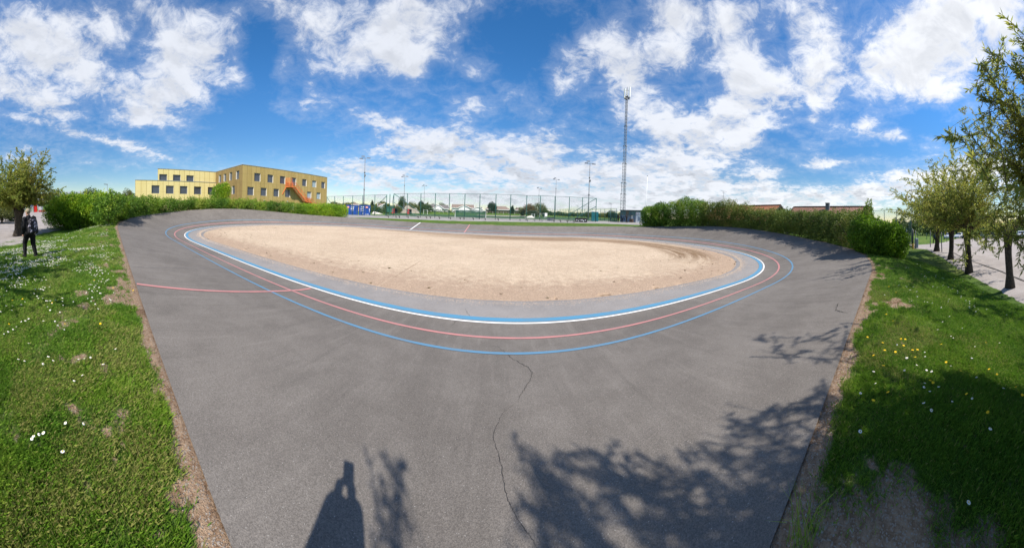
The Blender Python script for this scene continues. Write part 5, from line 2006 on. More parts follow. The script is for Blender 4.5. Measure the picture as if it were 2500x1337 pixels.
def container(label, pxa, pxb, r, length):
    A, B = base(pxa, r), base(pxb, r)
    z = min(A.z, B.z)
    w = (B - A).to_2d().length
    d = Vector((B.x - A.x, B.y - A.y, 0)).normalized()
    bk_ = Vector((-d.y, d.x, 0))
    h = 2.6
    root = thing('shipping_container', label, 'container', (A.x, A.y, z), 'blue shipping containers')
    P = lambda u, k, q: Vector((A.x, A.y, z)) + d * u + bk_ * k + Vector((0, 0, q))
    b = MB()
    # corrugated shell
    n = 40
    for side in (0, w):
        for i in range(n):
            k0, k1 = .08 + (length - .16) * i / n, .08 + (length - .16) * (i + 1) / n
            o0 = (.035 if i % 2 else 0) * (1 if side == 0 else -1)
            b.quad(P(side + o0, k0, .15), P(side + o0, k1, .15), P(side + o0, k1, h - .1), P(side + o0, k0, h - .1))
            o1 = (.035 if (i + 1) % 2 else 0) * (1 if side == 0 else -1)
            b.quad(P(side + o0, k1, .15), P(side + o1, k1, .15), P(side + o1, k1, h - .1), P(side + o0, k1, h - .1))
    b.quad(P(0, .02, h - .03), P(w, .02, h - .03), P(w, length, h - .03), P(0, length, h - .03))
    b.quad(P(0, length - .02, .1), P(w, length - .02, .1), P(w, length - .02, h - .05), P(0, length - .02, h - .05))
    b.build('shell', M_CBLUE, root)
    b = MB()
    for u in (0, w - .12):
        for k in (0, length - .12):
            b.prism([P(u, k, 0), P(u + .12, k, 0), P(u + .12, k + .12, 0), P(u, k + .12, 0)], (0, 0, 0), (0, 0, h))
    for k in (0, length - .12):
        for q in (0.02, h - .13):
            b.prism([P(.12, k + .004, q), P(w - .12, k + .004, q), P(w - .12, k + .11, q), P(.12, k + .11, q)], (0, 0, 0), (0, 0, .12))
    b.build('frame', M_CBLUE, root)
    for s in (0, 1):
        b = MB()
        u0 = .13 + s * (w - .26) / 2
        u1 = u0 + (w - .28) / 2
        b.prism([P(u0, .05, .16), P(u1, .05, .16), P(u1, .09, .16), P(u0, .09, .16)], (0, 0, 0), (0, 0, h - .32))
        for q in (.7, 1.25, 1.8):
            b.prism([P(u0 + .05, .03, q), P(u1 - .05, .03, q), P(u1 - .05, .05, q), P(u0 + .05, .05, q)], (0, 0, 0), (0, 0, .05))
        dr = b.build('door', M_CBLUE, root)
        rb_ = MB()
        for u in (u0 + .2, u1 - .2):
            rb_.tube([P(u, .01, .1), P(u, .01, h - .1)], .022, 5)
        rb_.build('lock_rod', M_GALV, dr)
    return root, P, w, h


def lettering(name, P, rows, mat, root, k=-.004):
    b = MB()
    for (u, q, ww, hh) in rows:
        b.quad(P(u, k, q), P(u + ww, k, q), P(u + ww, k, q + hh), P(u, k, q + hh))
    return b.build(name, mat, root)


g_ = np.random.default_rng(77)


def sign_marks(P, root, w, h, lu):
    b = MB()
    b.prism([P(lu, .02, h - .75), P(lu + .58, .02, h - .75), P(lu + .58, .02, h - .35), P(lu, .02, h - .35)], P(0, 0, 0) - P(0, .01, 0), P(0, 0, 0) - P(0, .035, 0))
    s = b.build('sign', M_CLOGO, root)
    lettering('sign_lettering', P, [(lu + .06 + .115 * i, h - .66, .075, .22) for i in range(4)], M_CWHITE, s, -.022)


r1 = container('blue shipping container partly hidden by the left bush, doors towards the track', 846, 874.5, 63.5, 6.0)
sign_marks(r1[1], r1[0], r1[2], r1[3], .12)
lettering('code_lettering', r1[1], [(1.15, 2.05, .2, .16), (1.5, 2.1, .5, .1), (1.6, 1.95, .25, .12), (1.1, 1.55, .3, .25), (1.6, 1.5, .25, .32), (1.15, 1.2, .2, .1), (1.6, 1.18, .25, .1)], M_CWHITE, r1[0])
r2 = container('blue shipping container nearer the fence gate, with a red sign on its right door', 877, 904.5, 62.5, 6.0)
sign_marks(r2[1], r2[0], r2[2], r2[3], 1.62)
lettering('code_lettering', r2[1], [(.45, 2.05, .2, .16), (.8, 2.1, .45, .1), (.85, 1.95, .25, .12), (.45, 1.55, .2, .2), (.85, 1.5, .22, .22), (.45, 1.1, .15, .2), (.85, 1.05, .22, .22), (.95, .3, .08, .35), (2.55, .9, .1, .9), (1.6, .22, .3, .12), (2.1, .22, .28, .14)], M_CWHITE, r2[0])

# benches along the fence
M_WOODG = material('grey_wood', (0.26, 0.245, 0.225), .85, .2, 6)


def bench(label, pxa, pxb, r, legs, group='benches along the pitch fence', leg_mat=None):
    A, B = base(pxa, r), base(pxb, r)
    d = Vector((B.x - A.x, B.y - A.y, 0))
    w = d.length
    d.normalize()
    k = Vector((-d.y, d.x, 0))
    z = (A.z + B.z) / 2
    root = thing('bench', label, 'bench', (A.x, A.y, z), group)
    O = Vector((A.x, A.y, z))
    b = MB()
    for off in (-.17, .02):
        b.prism([O + k * off - d * .3, O + d * (w + .3) + k * off, O + d * (w + .3) + k * (off + .16), O - d * .3 + k * (off + .16)], (0, 0, .44), (0, 0, .50))
    b.build('seat', M_WOODG, root)
    for i in range(legs):
        u = w * i / (legs - 1)
        b = MB()
        b.prism([O + d * (u - .06), O + d * (u + .06), O + d * (u + .06) + k * .08, O + d * (u - .06) + k * .08], (0, 0, -.1), (0, 0, .43))
        b.prism([O + d * (u - .28) - k * .17, O + d * (u + .07) - k * .17, O + d * (u + .07) + k * .19, O + d * (u - .28) + k * .19], (0, 0, .36), (0, 0, .437))
        b.build('leg', leg_mat or M_DARK, root)


bench('low grey bench on black legs below the fence gate, leftmost of the bench row', 949, 968, 45.5, 2)
bench('low grey bench on black legs in front of the fence, second from the left', 976.5, 997.5, 45.3, 2)
bench('low grey bench on black legs in front of the white finish line', 1022, 1043, 45.0, 2)
bench('low grey bench on black legs right of the white finish line', 1052, 1074.5, 44.8, 2)
bench('low grey bench on black legs at the left end of the green goal net', 1101, 1125, 44.6, 2)
bench('low grey bench on black legs below the right end of the green goal net', 1134, 1157, 44.5, 2)
bench('low grey bench on black legs right of the green goal', 1186, 1218, 44.4, 2)
bench('long thin legged grey bench in front of the white sand heap', 1271, 1325, 44.4, 4, leg_mat=M_GALV)
bench('long pale bench on stout dark legs left of the black boxes', 1354, 1403, 44.6, 4)
b = MB()


# goals
def goal(label, pxa, pxb, r, h, depth, net, tube=.06, group=None, skew=0.0):
    A, B = base(pxa, r), base(pxb, r)
    z = min(A.z, B.z)
    d = Vector((B.x - A.x, B.y - A.y, 0))
    w = d.length
    d.normalize()
    k = Vector((-d.y, d.x, 0))
    O = Vector((A.x, A.y, z))
    root = thing('goal', label, 'goal', O, group)
    P = lambda u, q, s: O + d * u + k * s + Vector((0, 0, q))
    b = MB()
    b.tube([P(0, 0, 0), P(0, h, 0), P(w, h, 0), P(w, 0, 0)], tube, 7)
    b.build('frame', M_WHITE, root)
    b = MB()
    b.tube([P(0, h, 0), P(0, h * .95, depth * .5), P(0, 0.05, depth), P(w, 0.05, depth), P(w, h * .95, depth * .5), P(w, h, 0)], tube * .6, 5)
    b.tube([P(0, .04, 0), P(0, .04, depth)], tube * .6, 5)
    b.tube([P(w, .04, 0), P(w, .04, depth)], tube * .6, 5)
    b.build('stay', M_GALV, root)
    b = MB()
    b.quad(P(0, h, 0), P(w, h, 0), P(w, .05, depth), P(0, .05, depth))
    b.add([P(0, h, 0), P(0, .05, depth), P(0, .05, 0)], [(0, 1, 2)])
    b.add([P(w, h, 0), P(w, .05, depth), P(w, .05, 0)], [(0, 1, 2)])
    b.build('net', net, root)
    return root


goal('large football goal with a green net standing behind the fence', 1112, 1187, 55, 1.85, 2.0, M_NET, .06)
goal('small white goal left of the far pitch, near the red shelters', 1034.5, 1044, 98, 1.7, 1.6, M_NETW, .07, 'small white goals')
goal('small white goal in front of the autumn coloured bush', 1318, 1331, 82, 1.5, 1.4, M_NETW, .06, 'small white goals')
goal('tiny white goal beside the white sand heap', 1299, 1306, 84, 1.3, 1.0, M_NETW, .06, 'small white goals')

# player shelters
M_RED = material('red_panel', (0.45, 0.055, 0.055), .55, .15, 3)


def shelter(label, pxa, pxb, r, h):
    A, B = base(pxa, r), base(pxb, r)
    d = Vector((B.x - A.x, B.y - A.y, 0))
    w = d.length
    d.normalize()
    k = Vector((-d.y, d.x, 0))
    O = Vector((A.x, A.y, min(A.z, B.z)))
    root = thing('player_shelter', label, 'shelter', O, 'red player shelters')
    P = lambda u, q, s: O + d * u + k * s + Vector((0, 0, q))
    b = MB()
    b.prism([P(0, 0, 0), P(w * .45, 0, -.5), P(w * .45, h, -.5), P(0, h, 0)], (0, 0, 0), k * .08)
    b.build('side_panel', M_RED, root)
    b = MB()
    b.prism([P(w * .47, h, -.55), P(w, h, -.4), P(w, h, 1.2), P(w * .02, h, 1.2)], (0, 0, 0), (0, 0, .1))
    b.prism([P(w, 0, -.4), P(w, h - .01, -.4), P(w, h - .01, 1.2), P(w, 0, 1.2)], (0, 0, 0), d * .06)
    b.prism([P(w * .03, .02, 1.15), P(w * .97, .02, 1.15), P(w * .97, h - .03, 1.15), P(w * .03, h - .03, 1.15)], (0, 0, 0), k * .06)
    b.build('canopy', M_DARK, root)
    b = MB()
    b.prism([P(w * .5, .45, .6), P(w * .95, .45, .6), P(w * .95, .45, 1.1), P(w * .5, .45, 1.1)], (0, 0, 0), (0, 0, .08))
    b.build('seat', M_LAMP, root)


shelter('red and black player shelter left of the house gable', 957, 971, 96, 1.95)
shelter('red and black player shelter in front of the gravel mound', 995, 1005.5, 94, 1.85)

# white boards and boxes
b0 = base(1334, 58)
rt = thing('notice_board', 'small white notice board on a post at the pitch side, right of the autumn bush', 'sign', b0)
b = MB()
zc = at(1334, 524, 58).z
b.box((b0.x, b0.y, zc), (.56, .05, .78), bev=.02)
b.build('board', M_WHITE, rt)
b = MB()
b.tube([b0, (b0.x, b0.y + .04, zc)], .03, 5)
b.build('post', M_GALV, rt)


def crate(name, label, cat, pxa, pxb, r, h, mat, marks=True):
    A, B = base(pxa, r), base(pxb, r)
    d = Vector((B.x - A.x, B.y - A.y, 0))
    w = d.length
    d.normalize()
    k = Vector((-d.y, d.x, 0))
    O = Vector((A.x, A.y, min(A.z, B.z)))
    root = thing(name, label, cat, O)
    c = O + d * (w / 2) + k * .5 + Vector((0, 0, h / 2))
    rz = math.atan2(d.y, d.x)
    b = MB()
    b.box(c, (w, 1.0, h), rz, .07)
    b.build('body', mat, root)
    b = MB()
    b.box(c + Vector((0, 0, h / 2 + .02)), (w * 1.02, 1.04, .09), rz, .03)
    b.build('lid', M_DARK, root)
    if marks:
        P = lambda u, kk, q: O + d * u + k * kk + Vector((0, 0, q))
        lettering('painted_marks', P, [(w * (.12 + .14 * i), h * g_.uniform(.2, .5), w * g_.uniform(.03, .08), h * g_.uniform(.12, .35)) for i in range(6)], M_CWHITE, root, -.006)


crate('storage_box', 'long low black storage box with white scribbles beside the portable toilets', 'box', 1405, 1435, 47.5, .80, M_DARK)
crate('storage_box', 'low dark equipment box behind the long bench', 'box', 1337, 1356, 50, .62, M_LAMP, False)

# portable toilets
M_TEAL = material('teal_plastic', (0.010, 0.105, 0.125), .45, .15, 4)
for i, (px, lab) in enumerate(((1448.8, 'left one of two teal portable toilets with white roof'), (1457.6, 'right one of two teal portable toilets with white roof'))):
    b0 = base(px, 55)
    ang = -math.atan2(b0.x, b0.y)
    root = thing('portable_toilet', lab, 'portable toilet', b0, 'portable toilets')
    b = MB()
    b.box(b0 + Vector((0, 0, 1.07)), (.76, 1.0, 2.1), ang, .05)
    b.build('cabin', M_TEAL, root)
    b = MB()
    b.box(b0 + Vector((0, 0, 2.22)), (.80, 1.04, .2), ang, .09)
    b.build('roof', M_WHITE, root)
    f = Vector((math.sin(ang), -math.cos(ang), 0))
    b = MB()
    b.box(b0 + f * .51 + Vector((0, 0, 1.05)), (.58, .03, 1.85), ang, .01)
    dr = b.build('door', M_TEAL, root)
    b = MB()
    b.box(b0 + f * .54 + Vector((math.cos(ang) * .2, math.sin(ang) * .2, 1.05)), (.06, .04, .16), ang)
    b.build('handle', M_DARK, dr)

# kiosk
M_KGREY = material('kiosk_grey', (0.200, 0.260, 0.330), .6, .12, 3)
M_KGREEN = material('kiosk_green', (0.110, 0.180, 0.165), .6, .12, 3)
M_BROWNB = material('brown_counter', (0.075, 0.050, 0.035), .7, .2, 5)
A, B = base(1515, 56.5), base(1572, 54.5)
d = Vector((B.x - A.x, B.y - A.y, 0))
w = d.length
d.normalize()
k = Vector((-d.y, d.x, 0))
O = Vector((A.x, A.y, min(A.z, B.z)))
KP = lambda u, q, s: O + d * u + k * s + Vector((0, 0, q))
kz = math.atan2(d.y, d.x)
kiosk = thing('kiosk', 'small grey green flat roofed kiosk where people queue, half hidden by the round bush', 'kiosk', O)
b = MB()
b.prism([KP(0, -.2, 0), KP(w, -.2, 0), KP(w, -.2, 2.4), KP(0, -.2, 2.4)], (0, 0, 0), (0, 0, 1.75))
b.build('lower_wall', M_KGREY, kiosk)
b = MB()
b.prism([KP(.003, 1.55, .003), KP(w - .003, 1.55, .003), KP(w - .003, 1.55, 2.397), KP(.003, 1.55, 2.397)], (0, 0, 0), (0, 0, 1.15))
b.build('upper_wall', M_KGREEN, kiosk)
b = MB()
b.prism([KP(-.1, 2.70, -.25), KP(w + .1, 2.70, -.25), KP(w + .1, 2.70, 2.5), KP(-.1, 2.70, 2.5)], (0, 0, 0), (0, 0, .12))
b.build('roof', M_LAMP, kiosk)
b = MB()
for u in (0.02, w * .45, w * .66):
    b.prism([KP(u, 0, -.03), KP(u + .07, 0, -.03), KP(u + .07, 0, 0), KP(u, 0, 0)], (0, 0, 0), (0, 0, 2.7))
b.build('batten', M_LAMP, kiosk)
b = MB()
b.prism([KP(w * .25, 1.85, -.02), KP(w * .37, 1.85, -.02), KP(w * .37, 2.6, -.02), KP(w * .25, 2.6, -.02)], k * -.02, k * .03)
wn_ = b.build('window', M_GLASS, kiosk)
b = MB()
for (u, q) in ((w * .495, .85), (w * .60, .85)):
    b.box(KP(u, q + .2, -.03), (.5, .06, .5), kz, .01)
b.build('vent_plate', MATS['kiosk_grey'], kiosk)
b = MB()
b.box(KP(w * .525, 1.2, -.06), (.44, .05, .86), kz, .01)
b.build('price_board', M_WHITE, kiosk)
b = MB()
b.box(KP(w * .515, .44, -.28), (.78, .5, .86), kz, .02)
b.build('counter', M_BROWNB, kiosk)
b = MB()
b.prism([KP(w * .22, 1.72, -.03), KP(w * .6, 1.62, -.03), KP(w * .6, 1.62, -.55), KP(w * .22, 1.72, -.55)], (0, 0, 0), (0, 0, .05))
b.build('awning', M_GALV, kiosk)
b = MB()
b.box(KP(w * .80, .82, -.04), (1.35, .06, 1.62), kz, .01)
dr = b.build('door', M_WHITE, kiosk)
b = MB()
b.box(KP(w * .82, .95, -.075), (.55, .03, .9), kz, .01)
b.build('pane', M_KGREY, dr)
b = MB()
b.box(KP(w * .785, 2.05, -.05), (1.15, .06, .62), kz, .01)
sg = b.build('sign', M_WHITE, kiosk)
# red letters on the sign: "C" and the start of the next letter
b = MB()
cx_, cz_ = w * .785 - .32, 2.05
for i in range(9):
    a0, a1 = math.radians(45 + 270 * i / 9), math.radians(45 + 270 * (i + 1) / 9)
    q = [KP(cx_ + math.cos(a) * rr * .8, cz_ + math.sin(a) * rr, -.085) for a, rr in ((a0, .21), (a1, .21), (a1, .14), (a0, .14))]
    b.quad(*q)
b.quad(KP(cx_ + .30, cz_ - .21, -.085), KP(cx_ + .37, cz_ - .21, -.085), KP(cx_ + .37, cz_ + .21, -.085), KP(cx_ + .30, cz_ + .21, -.085))
b.build('sign_lettering', M_RED, sg)
b = MB()
b.box(KP(w * .87, 2.45, -.1), (.14, .2, .14), kz, .03)
b.build('lamp', M_DARK, kiosk)

# heaps
M_SANDW = grit('white_sand', (0.42, 0.40, 0.36), (0.56, 0.54, 0.50), 1.5, 12)
M_MOUND = grit('mound_gravel', (0.20, 0.175, 0.14), (0.30, 0.27, 0.225), 1.0, 6)


def heap(name, label, cat, peaks, r, mat, seed):
    """peaks: photo points of the crest; a rough heap lying across the view"""
    g = np.random.default_rng(seed)
    A, B = base(peaks[0][0], r), base(peaks[-1][0], r)
    nx, ny = 48, 16
    vs = []
    dp = .35 * (B - A).length
    for j in range(ny):
        v_ = j / (ny - 1)
        for i in range(nx):
            u = i / (nx - 1)
            px = peaks[0][0] + (peaks[-1][0] - peaks[0][0]) * u
            top = np.interp(px, [q[0] for q in peaks], [q[1] for q in peaks])
            c = base(px, r)
            zt = at(px, top, r).z
            prof = max(0, 1 - abs(2 * v_ - 1)) ** .8
            x, y, _ = raydir(px, 500)
            k = (v_ - .5) * dp
            X_, Y_ = c.x + x * k, c.y + y * k
            z0 = gz(X_, Y_) - .15
            h = (zt - z0) * prof * (1 + .16 * (float(fbm(np.array([X_]), np.array([Y_]), .9, seed)[0]) - .5))
            vs.append((X_, Y_, z0 + max(0, h)))
    fs = [(j * nx + i, j * nx + i + 1, (j + 1) * nx + i + 1, (j + 1) * nx + i) for j in range(ny - 1) for i in range(nx - 1)]
    o = mesh_object(name, vs, fs, mat, smooth=True)
    tag(o, label, cat)


heap('sand_heap', 'white sand heap on the pitch edge in front of the autumn bush', 'sand heap', [(1280, 532), (1290, 527), (1299, 525), (1306, 531)], 76, M_SANDW, 1)
heap('gravel_mound', 'grey gravel mound with two humps behind the red shelters', 'mound', [(972, 524), (984, 512), (990, 502), (996, 499), (1004, 506), (1010, 509), (1016, 506), (1026, 521)], 103, M_MOUND, 2)
heap('rubble_heap', 'low pale rubble heap right of the blue containers', 'rubble heap', [(905, 526), (912, 515), (920, 517), (930, 520), (945, 526)], 80, M_SANDW, 3)

# houses beyond the pitch
M_TILE_G = grit('grey_roof_tile', (0.120, 0.108, 0.105), (0.175, 0.160, 0.155), 1.5, 5)
M_TILE_B = grit('brown_roof_tile', (0.175, 0.130, 0.105), (0.235, 0.180, 0.150), 1.5, 5)
M_BRICK = material('house_brick', (0.30, 0.22, 0.16), .9, .15, 3)


def house(label, pxl, pxr, r, ridge, eaves, gables=(), roof=None, hip=False, depth=7, gable_ends=True):
    """a bungalow across the view: wall, roof, white bargeboards; gables: (photo column, half width m, ridge row)"""
    A, B = base(pxl, r), base(pxr, r)
    d = Vector((B.x - A.x, B.y - A.y, 0))
    w = d.length
    d.normalize()
    k = Vector((-d.y, d.x, 0))
    O = Vector((A.x, A.y, min(A.z, B.z)))
    ze = at((pxl + pxr) / 2, eaves, r).z - O.z
    zr = at((pxl + pxr) / 2, ridge, r).z - O.z
    P = lambda u, q, s: O + d * u + k * s + Vector((0, 0, q))
    root = thing('house', label, 'house', O, 'bungalows beyond the pitch')
    b = MB()
    b.prism([P(.3, -.5, .4), P(w - .3, -.5, .4), P(w - .3, -.5, depth - .4), P(.3, -.5, depth - .4)], (0, 0, 0), (0, 0, ze + .5))
    if not hip:
        for u in (.3, w - .3):
            b.prism([P(u, ze, .4), P(u, ze, depth - .4), P(u, zr - .25, depth / 2)], d * -.05, d * .05)
    wl = b.build('wall', M_WHITE if gables else M_BRICK, root)
    b = MB()
    i = 2.4 if hip else 0
    e0, e1 = -.15, depth + .15
    q = [P(0, ze, e0), P(w, ze, e0), P(w - i, zr, depth / 2), P(i, zr, depth / 2), P(0, ze, e1), P(w, ze, e1)]
    t_ = Vector((0, 0, .18))
    vs = q + [p + t_ for p in q]
    fs = [(6, 7, 8, 9), (11, 10, 9, 8), (0, 3, 2, 1), (4, 5, 2, 3), (0, 1, 7, 6), (5, 4, 10, 11)]
    fs += [(6, 9, 10), (7, 11, 8)] if hip else [(0, 6, 9, 3), (3, 9, 10, 4), (1, 2, 8, 7), (2, 5, 11, 8)]
    b.add(vs, fs)
    ro = b.build('roof', roof or M_TILE_G, root)
    bb = MB()
    if not hip and gable_ends:
        for u in (-.06, w + .06):
            for s0, s1 in ((e0, depth / 2), (e1, depth / 2)):
                bb.prism([P(u, ze - .05, s0), P(u, ze + .28, s0), P(u, zr + .28, s1), P(u, zr - .05, s1)], d * -.06, d * .06)
    bb.prism([P(.1, ze - .12, e0 - .1), P(w - .1, ze - .12, e0 - .1), P(w - .1, ze - .12, e0 - .02), P(.1, ze - .12, e0 - .02)], (0, 0, 0), (0, 0, .22))
    bb.build('fascia', M_WHITE, root)
    for (px, hw, top) in gables:
        x, y, _ = raydir(px, 500)
        c = base(px, r - 1.2)
        u = (Vector((c.x, c.y, 0)) - Vector((O.x, O.y, 0))).dot(d)
        zt = at(px, top, r - 1.2).z - O.z
        gb = MB()
        gb.prism([P(u - hw, ze - .05, -1.2), P(u + hw, ze - .05, -1.2), P(u, zt - .2, -1.2)], k * 0, k * .06)
        gb.prism([P(u - hw * .9, -.3, -1.1), P(u + hw * .9, -.3, -1.1), P(u + hw * .9, -.3, .35), P(u - hw * .9, -.3, .35)], (0, 0, 0), (0, 0, ze + .2))
        ge = gb.build('gable', M_WHITE, root)
        gr_ = MB()
        for s in (-1, 1):
            gr_.prism([P(u + s * hw * 1.12, ze - .15, -1.5), P(u, zt, -1.5), P(u, zt, depth / 2), P(u + s * hw * 1.12, ze - .15, depth / 2 - .8)], (0, 0, .0), (0, 0, .14))
        gr_.build('gable_roof', roof or M_TILE_G, ge)
        br_ = MB()
        for s in (-1, 1):
            br_.prism([P(u + s * hw * 1.14, ze - .2, -1.56), P(u, zt - .05, -1.56), P(u, zt + .2, -1.56), P(u + s * hw * 1.14, ze + .08, -1.56)], k * -.05, k * .04)
        br_.build('bargeboard', M_WHITE, ge)
    return root


house('bungalow with a white bargeboard gable behind the gravel mound', 966, 1000, 122, 500, 508, [(980, 2.6, 498.5)], M_TILE_B)
house('grey roofed bungalow with one white gable in the middle', 1041, 1096, 124, 500, 509, [(1070.5, 2.6, 500)], M_TILE_G)
house('wide bungalow with a tall white gable and brown tiles behind the green goal', 1102, 1158, 124, 499.5, 507.5, [(1134, 3.0, 501)], M_TILE_B)
house('small white gabled annex right of the wide bungalow', 1155, 1178, 122, 506, 512, [(1167, 2.6, 505)], M_TILE_G)
house('long brown roofed bungalow right of the dark conifer', 1184, 1247, 126, 503.5, 511.5, (), M_TILE_B, hip=True)
house('dark hip roofed house behind the blue containers', 852, 880, 112, 495, 500.5, (), M_TILE_B, hip=True)
house('pale gabled house seen between fence braces right of the containers', 922, 944, 112, 497, 504, [(938, 2.0, 498)], M_TILE_B)
house('low roof far behind the autumn bush left edge', 1256, 1272, 128, 507, 513, (), M_TILE_B, hip=True)

# trees and bushes beyond the pitch
M_FAR = leaf_material('far_leaf', [(0, (0.030, 0.062, 0.018)), (.5, (0.062, 0.105, 0.028)), (1, (0.115, 0.150, 0.040))], .25)
M_FARD = leaf_material('far_conifer', [(0, (0.014, 0.030, 0.016)), (.5, (0.026, 0.050, 0.022)), (1, (0.050, 0.075, 0.030))], .15)
M_FARA = leaf_material('far_autumn', [(0, (0.085, 0.070, 0.026)), (.5, (0.150, 0.105, 0.040)), (1, (0.205, 0.120, 0.055))], .25)
M_FARY = leaf_material('far_yellowgreen', [(0, (0.070, 0.095, 0.028)), (.5, (0.125, 0.145, 0.040)), (1, (0.190, 0.185, 0.060))], .25)


def far_tree(label, px, top, r, width, mat, seed, bottom=None, n=2600, leaf=.34, kind='tree', cone=False, group='trees beyond the pitch'):
    b0 = base(px, r)
    zt = at(px, top, r).z
    h = zt - b0.z
    w = width
    if cone:
        L = [(Vector((b0.x, b0.y, b0.z + h * f)), (w * g1, w * g1, h * .17), 0) for f, g1 in ((.2, 1), (.38, .85), (.56, .66), (.72, .45), (.86, .26))]
    else:
        g = np.random.default_rng(seed)
        L = [(Vector((b0.x, b0.y, b0.z + h * .60)), (w * .8, w * .8, h * .38), 0)]
        for i in range(4):
            a = g.uniform(0, 6.28)
            L.append((Vector((b0.x + math.cos(a) * w * .5, b0.y + math.sin(a) * w * .5, b0.z + h * g.uniform(.32, .66))), (w * .55, w * .55, h * .27), 0))
    return shrub('tree' if kind == 'tree' else 'bush', label, kind, L, n, (leaf, leaf * .6), seed, mat, 12, h * .12, group, 0, .4, b0,
                 trunk=([tuple(b0 - Vector((0, 0, .2))), (b0.x, b0.y, b0.z + h * .3), (b0.x + .1, b0.y, b0.z + h * .62)], [.16, .12, .05], 6))


far_tree('tall slim poplar left of the fence corner brace', 981, 478, 116, 2.0, M_FAR, 301, n=3600)
far_tree('pale green tree right of the poplar behind the mound', 1004, 492, 112, 2.6, M_FARY, 302)
far_tree('brown green bushy tree above the second shelter', 1016, 500, 108, 2.4, M_FARY, 303)
far_tree('dark upright tree left of the grey bungalow', 1029, 489, 110, 1.5, M_FARD, 304)
far_tree('broad olive tree between shelter and grey bungalow', 1041, 496, 106, 2.7, M_FAR, 305)
far_tree('yellowish tree left of the poplar by the gate', 966, 503, 100, 2.6, M_FARY, 306)
far_tree('bushy green tree behind the rubble heap', 925, 505, 92, 3.4, M_FAR, 307, n=3200)
far_tree('low green tree behind the fence gate', 945, 497, 96, 2.0, M_FAR, 308)
far_tree('round treetop behind the roof of the grey bungalow', 1078, 494, 140, 2.4, M_FAR, 309)
far_tree('small dark treetop left above the grey bungalow', 1057, 497, 138, 1.4, M_FARD, 310)
far_tree('dark conifer between the annex and the long roof', 1201, 492, 112, 2.3, M_FARD, 311, n=3600)
far_tree('small dark fir at the right end of the long roof', 1251, 503, 112, 1.5, M_FARD, 312, cone=True)
far_tree('small dark spruce above the container yard', 909, 490, 110, 1.3, M_FARD, 313, cone=True)
far_tree('pale tree between the containers and the gate fence', 905, 500, 100, 2.0, M_FARY, 314)
far_tree('orange brown tree forming the left half of the autumn bush', 1291, 497, 95, 2.9, M_FARA, 315, n=4200, leaf=.3)
far_tree('brown green tree forming the right half of the autumn bush', 1318, 494, 96, 3.0, M_FARY, 316, n=4200, leaf=.3)
far_tree('pale yellow shrub left of the autumn bush', 1273, 506, 98, 1.5, M_FARY, 317)
far_tree('low dark shrub under the autumn bush', 1300, 513, 90, 2.6, M_FARD, 318, kind='bush', leaf=.26)
far_tree('grey green shrub beside the far ball fence', 1331, 510, 95, 1.4, M_FAR, 319, kind='bush')
far_tree('small tree beyond the pitch right of the toilets', 1493, 514, 100, 2.4, M_FAR, 320)
far_tree('low tree behind the portable toilets', 1438, 518, 120, 3.0, M_FAR, 321)
far_tree('hazy low trees beyond the toilets', 1480, 517, 140, 4.2, M_FARY, 322)
far_tree('green tree above the left end of the container fence', 846, 494, 95, 2.0, M_FARY, 323)

# hedge with pale posts in front of the bungalows
hl = []
for px in range(1044, 1282, 12):
    p = base(px, 112)
    hl.append((p + Vector((0, 0, .55)), (1.5, .6, .72), 0))
shrub('hedge', 'long clipped dark hedge in front of the bungalows', 'hedge', hl, 9000, (.26, .15), 331, M_FARD, 0, stems=0, rough=.12)
M_POSTP = material('pale_post', (0.42, 0.40, 0.34), .8, .15, 5)
first = None
for px in (1062, 1073, 1083, 1094, 1108, 1122, 1134, 1148, 1161, 1190, 1204, 1216.5, 1229.5, 1243, 1257, 1270, 1283, 1296):
    p = base(px, 108)
    if first is None:
        b = MB()
        b.tube([(p.x, p.y, p.z - .1), (p.x, p.y, p.z + .95)], .07, 6)
        b.box((p.x, p.y, p.z + 1.0), (.5, .12, .1), 0, .02)
        first = b.build('fence_post', M_POSTP)
        first.data.transform(Matrix.Translation(-p))
        first.location = p
        o = first
    else:
        o = first.copy()
        COL.objects.link(o)
        o.location = p
    tag(o, 'short pale post with a small cap in front of the long hedge', 'post', 'pale posts before the hedge')
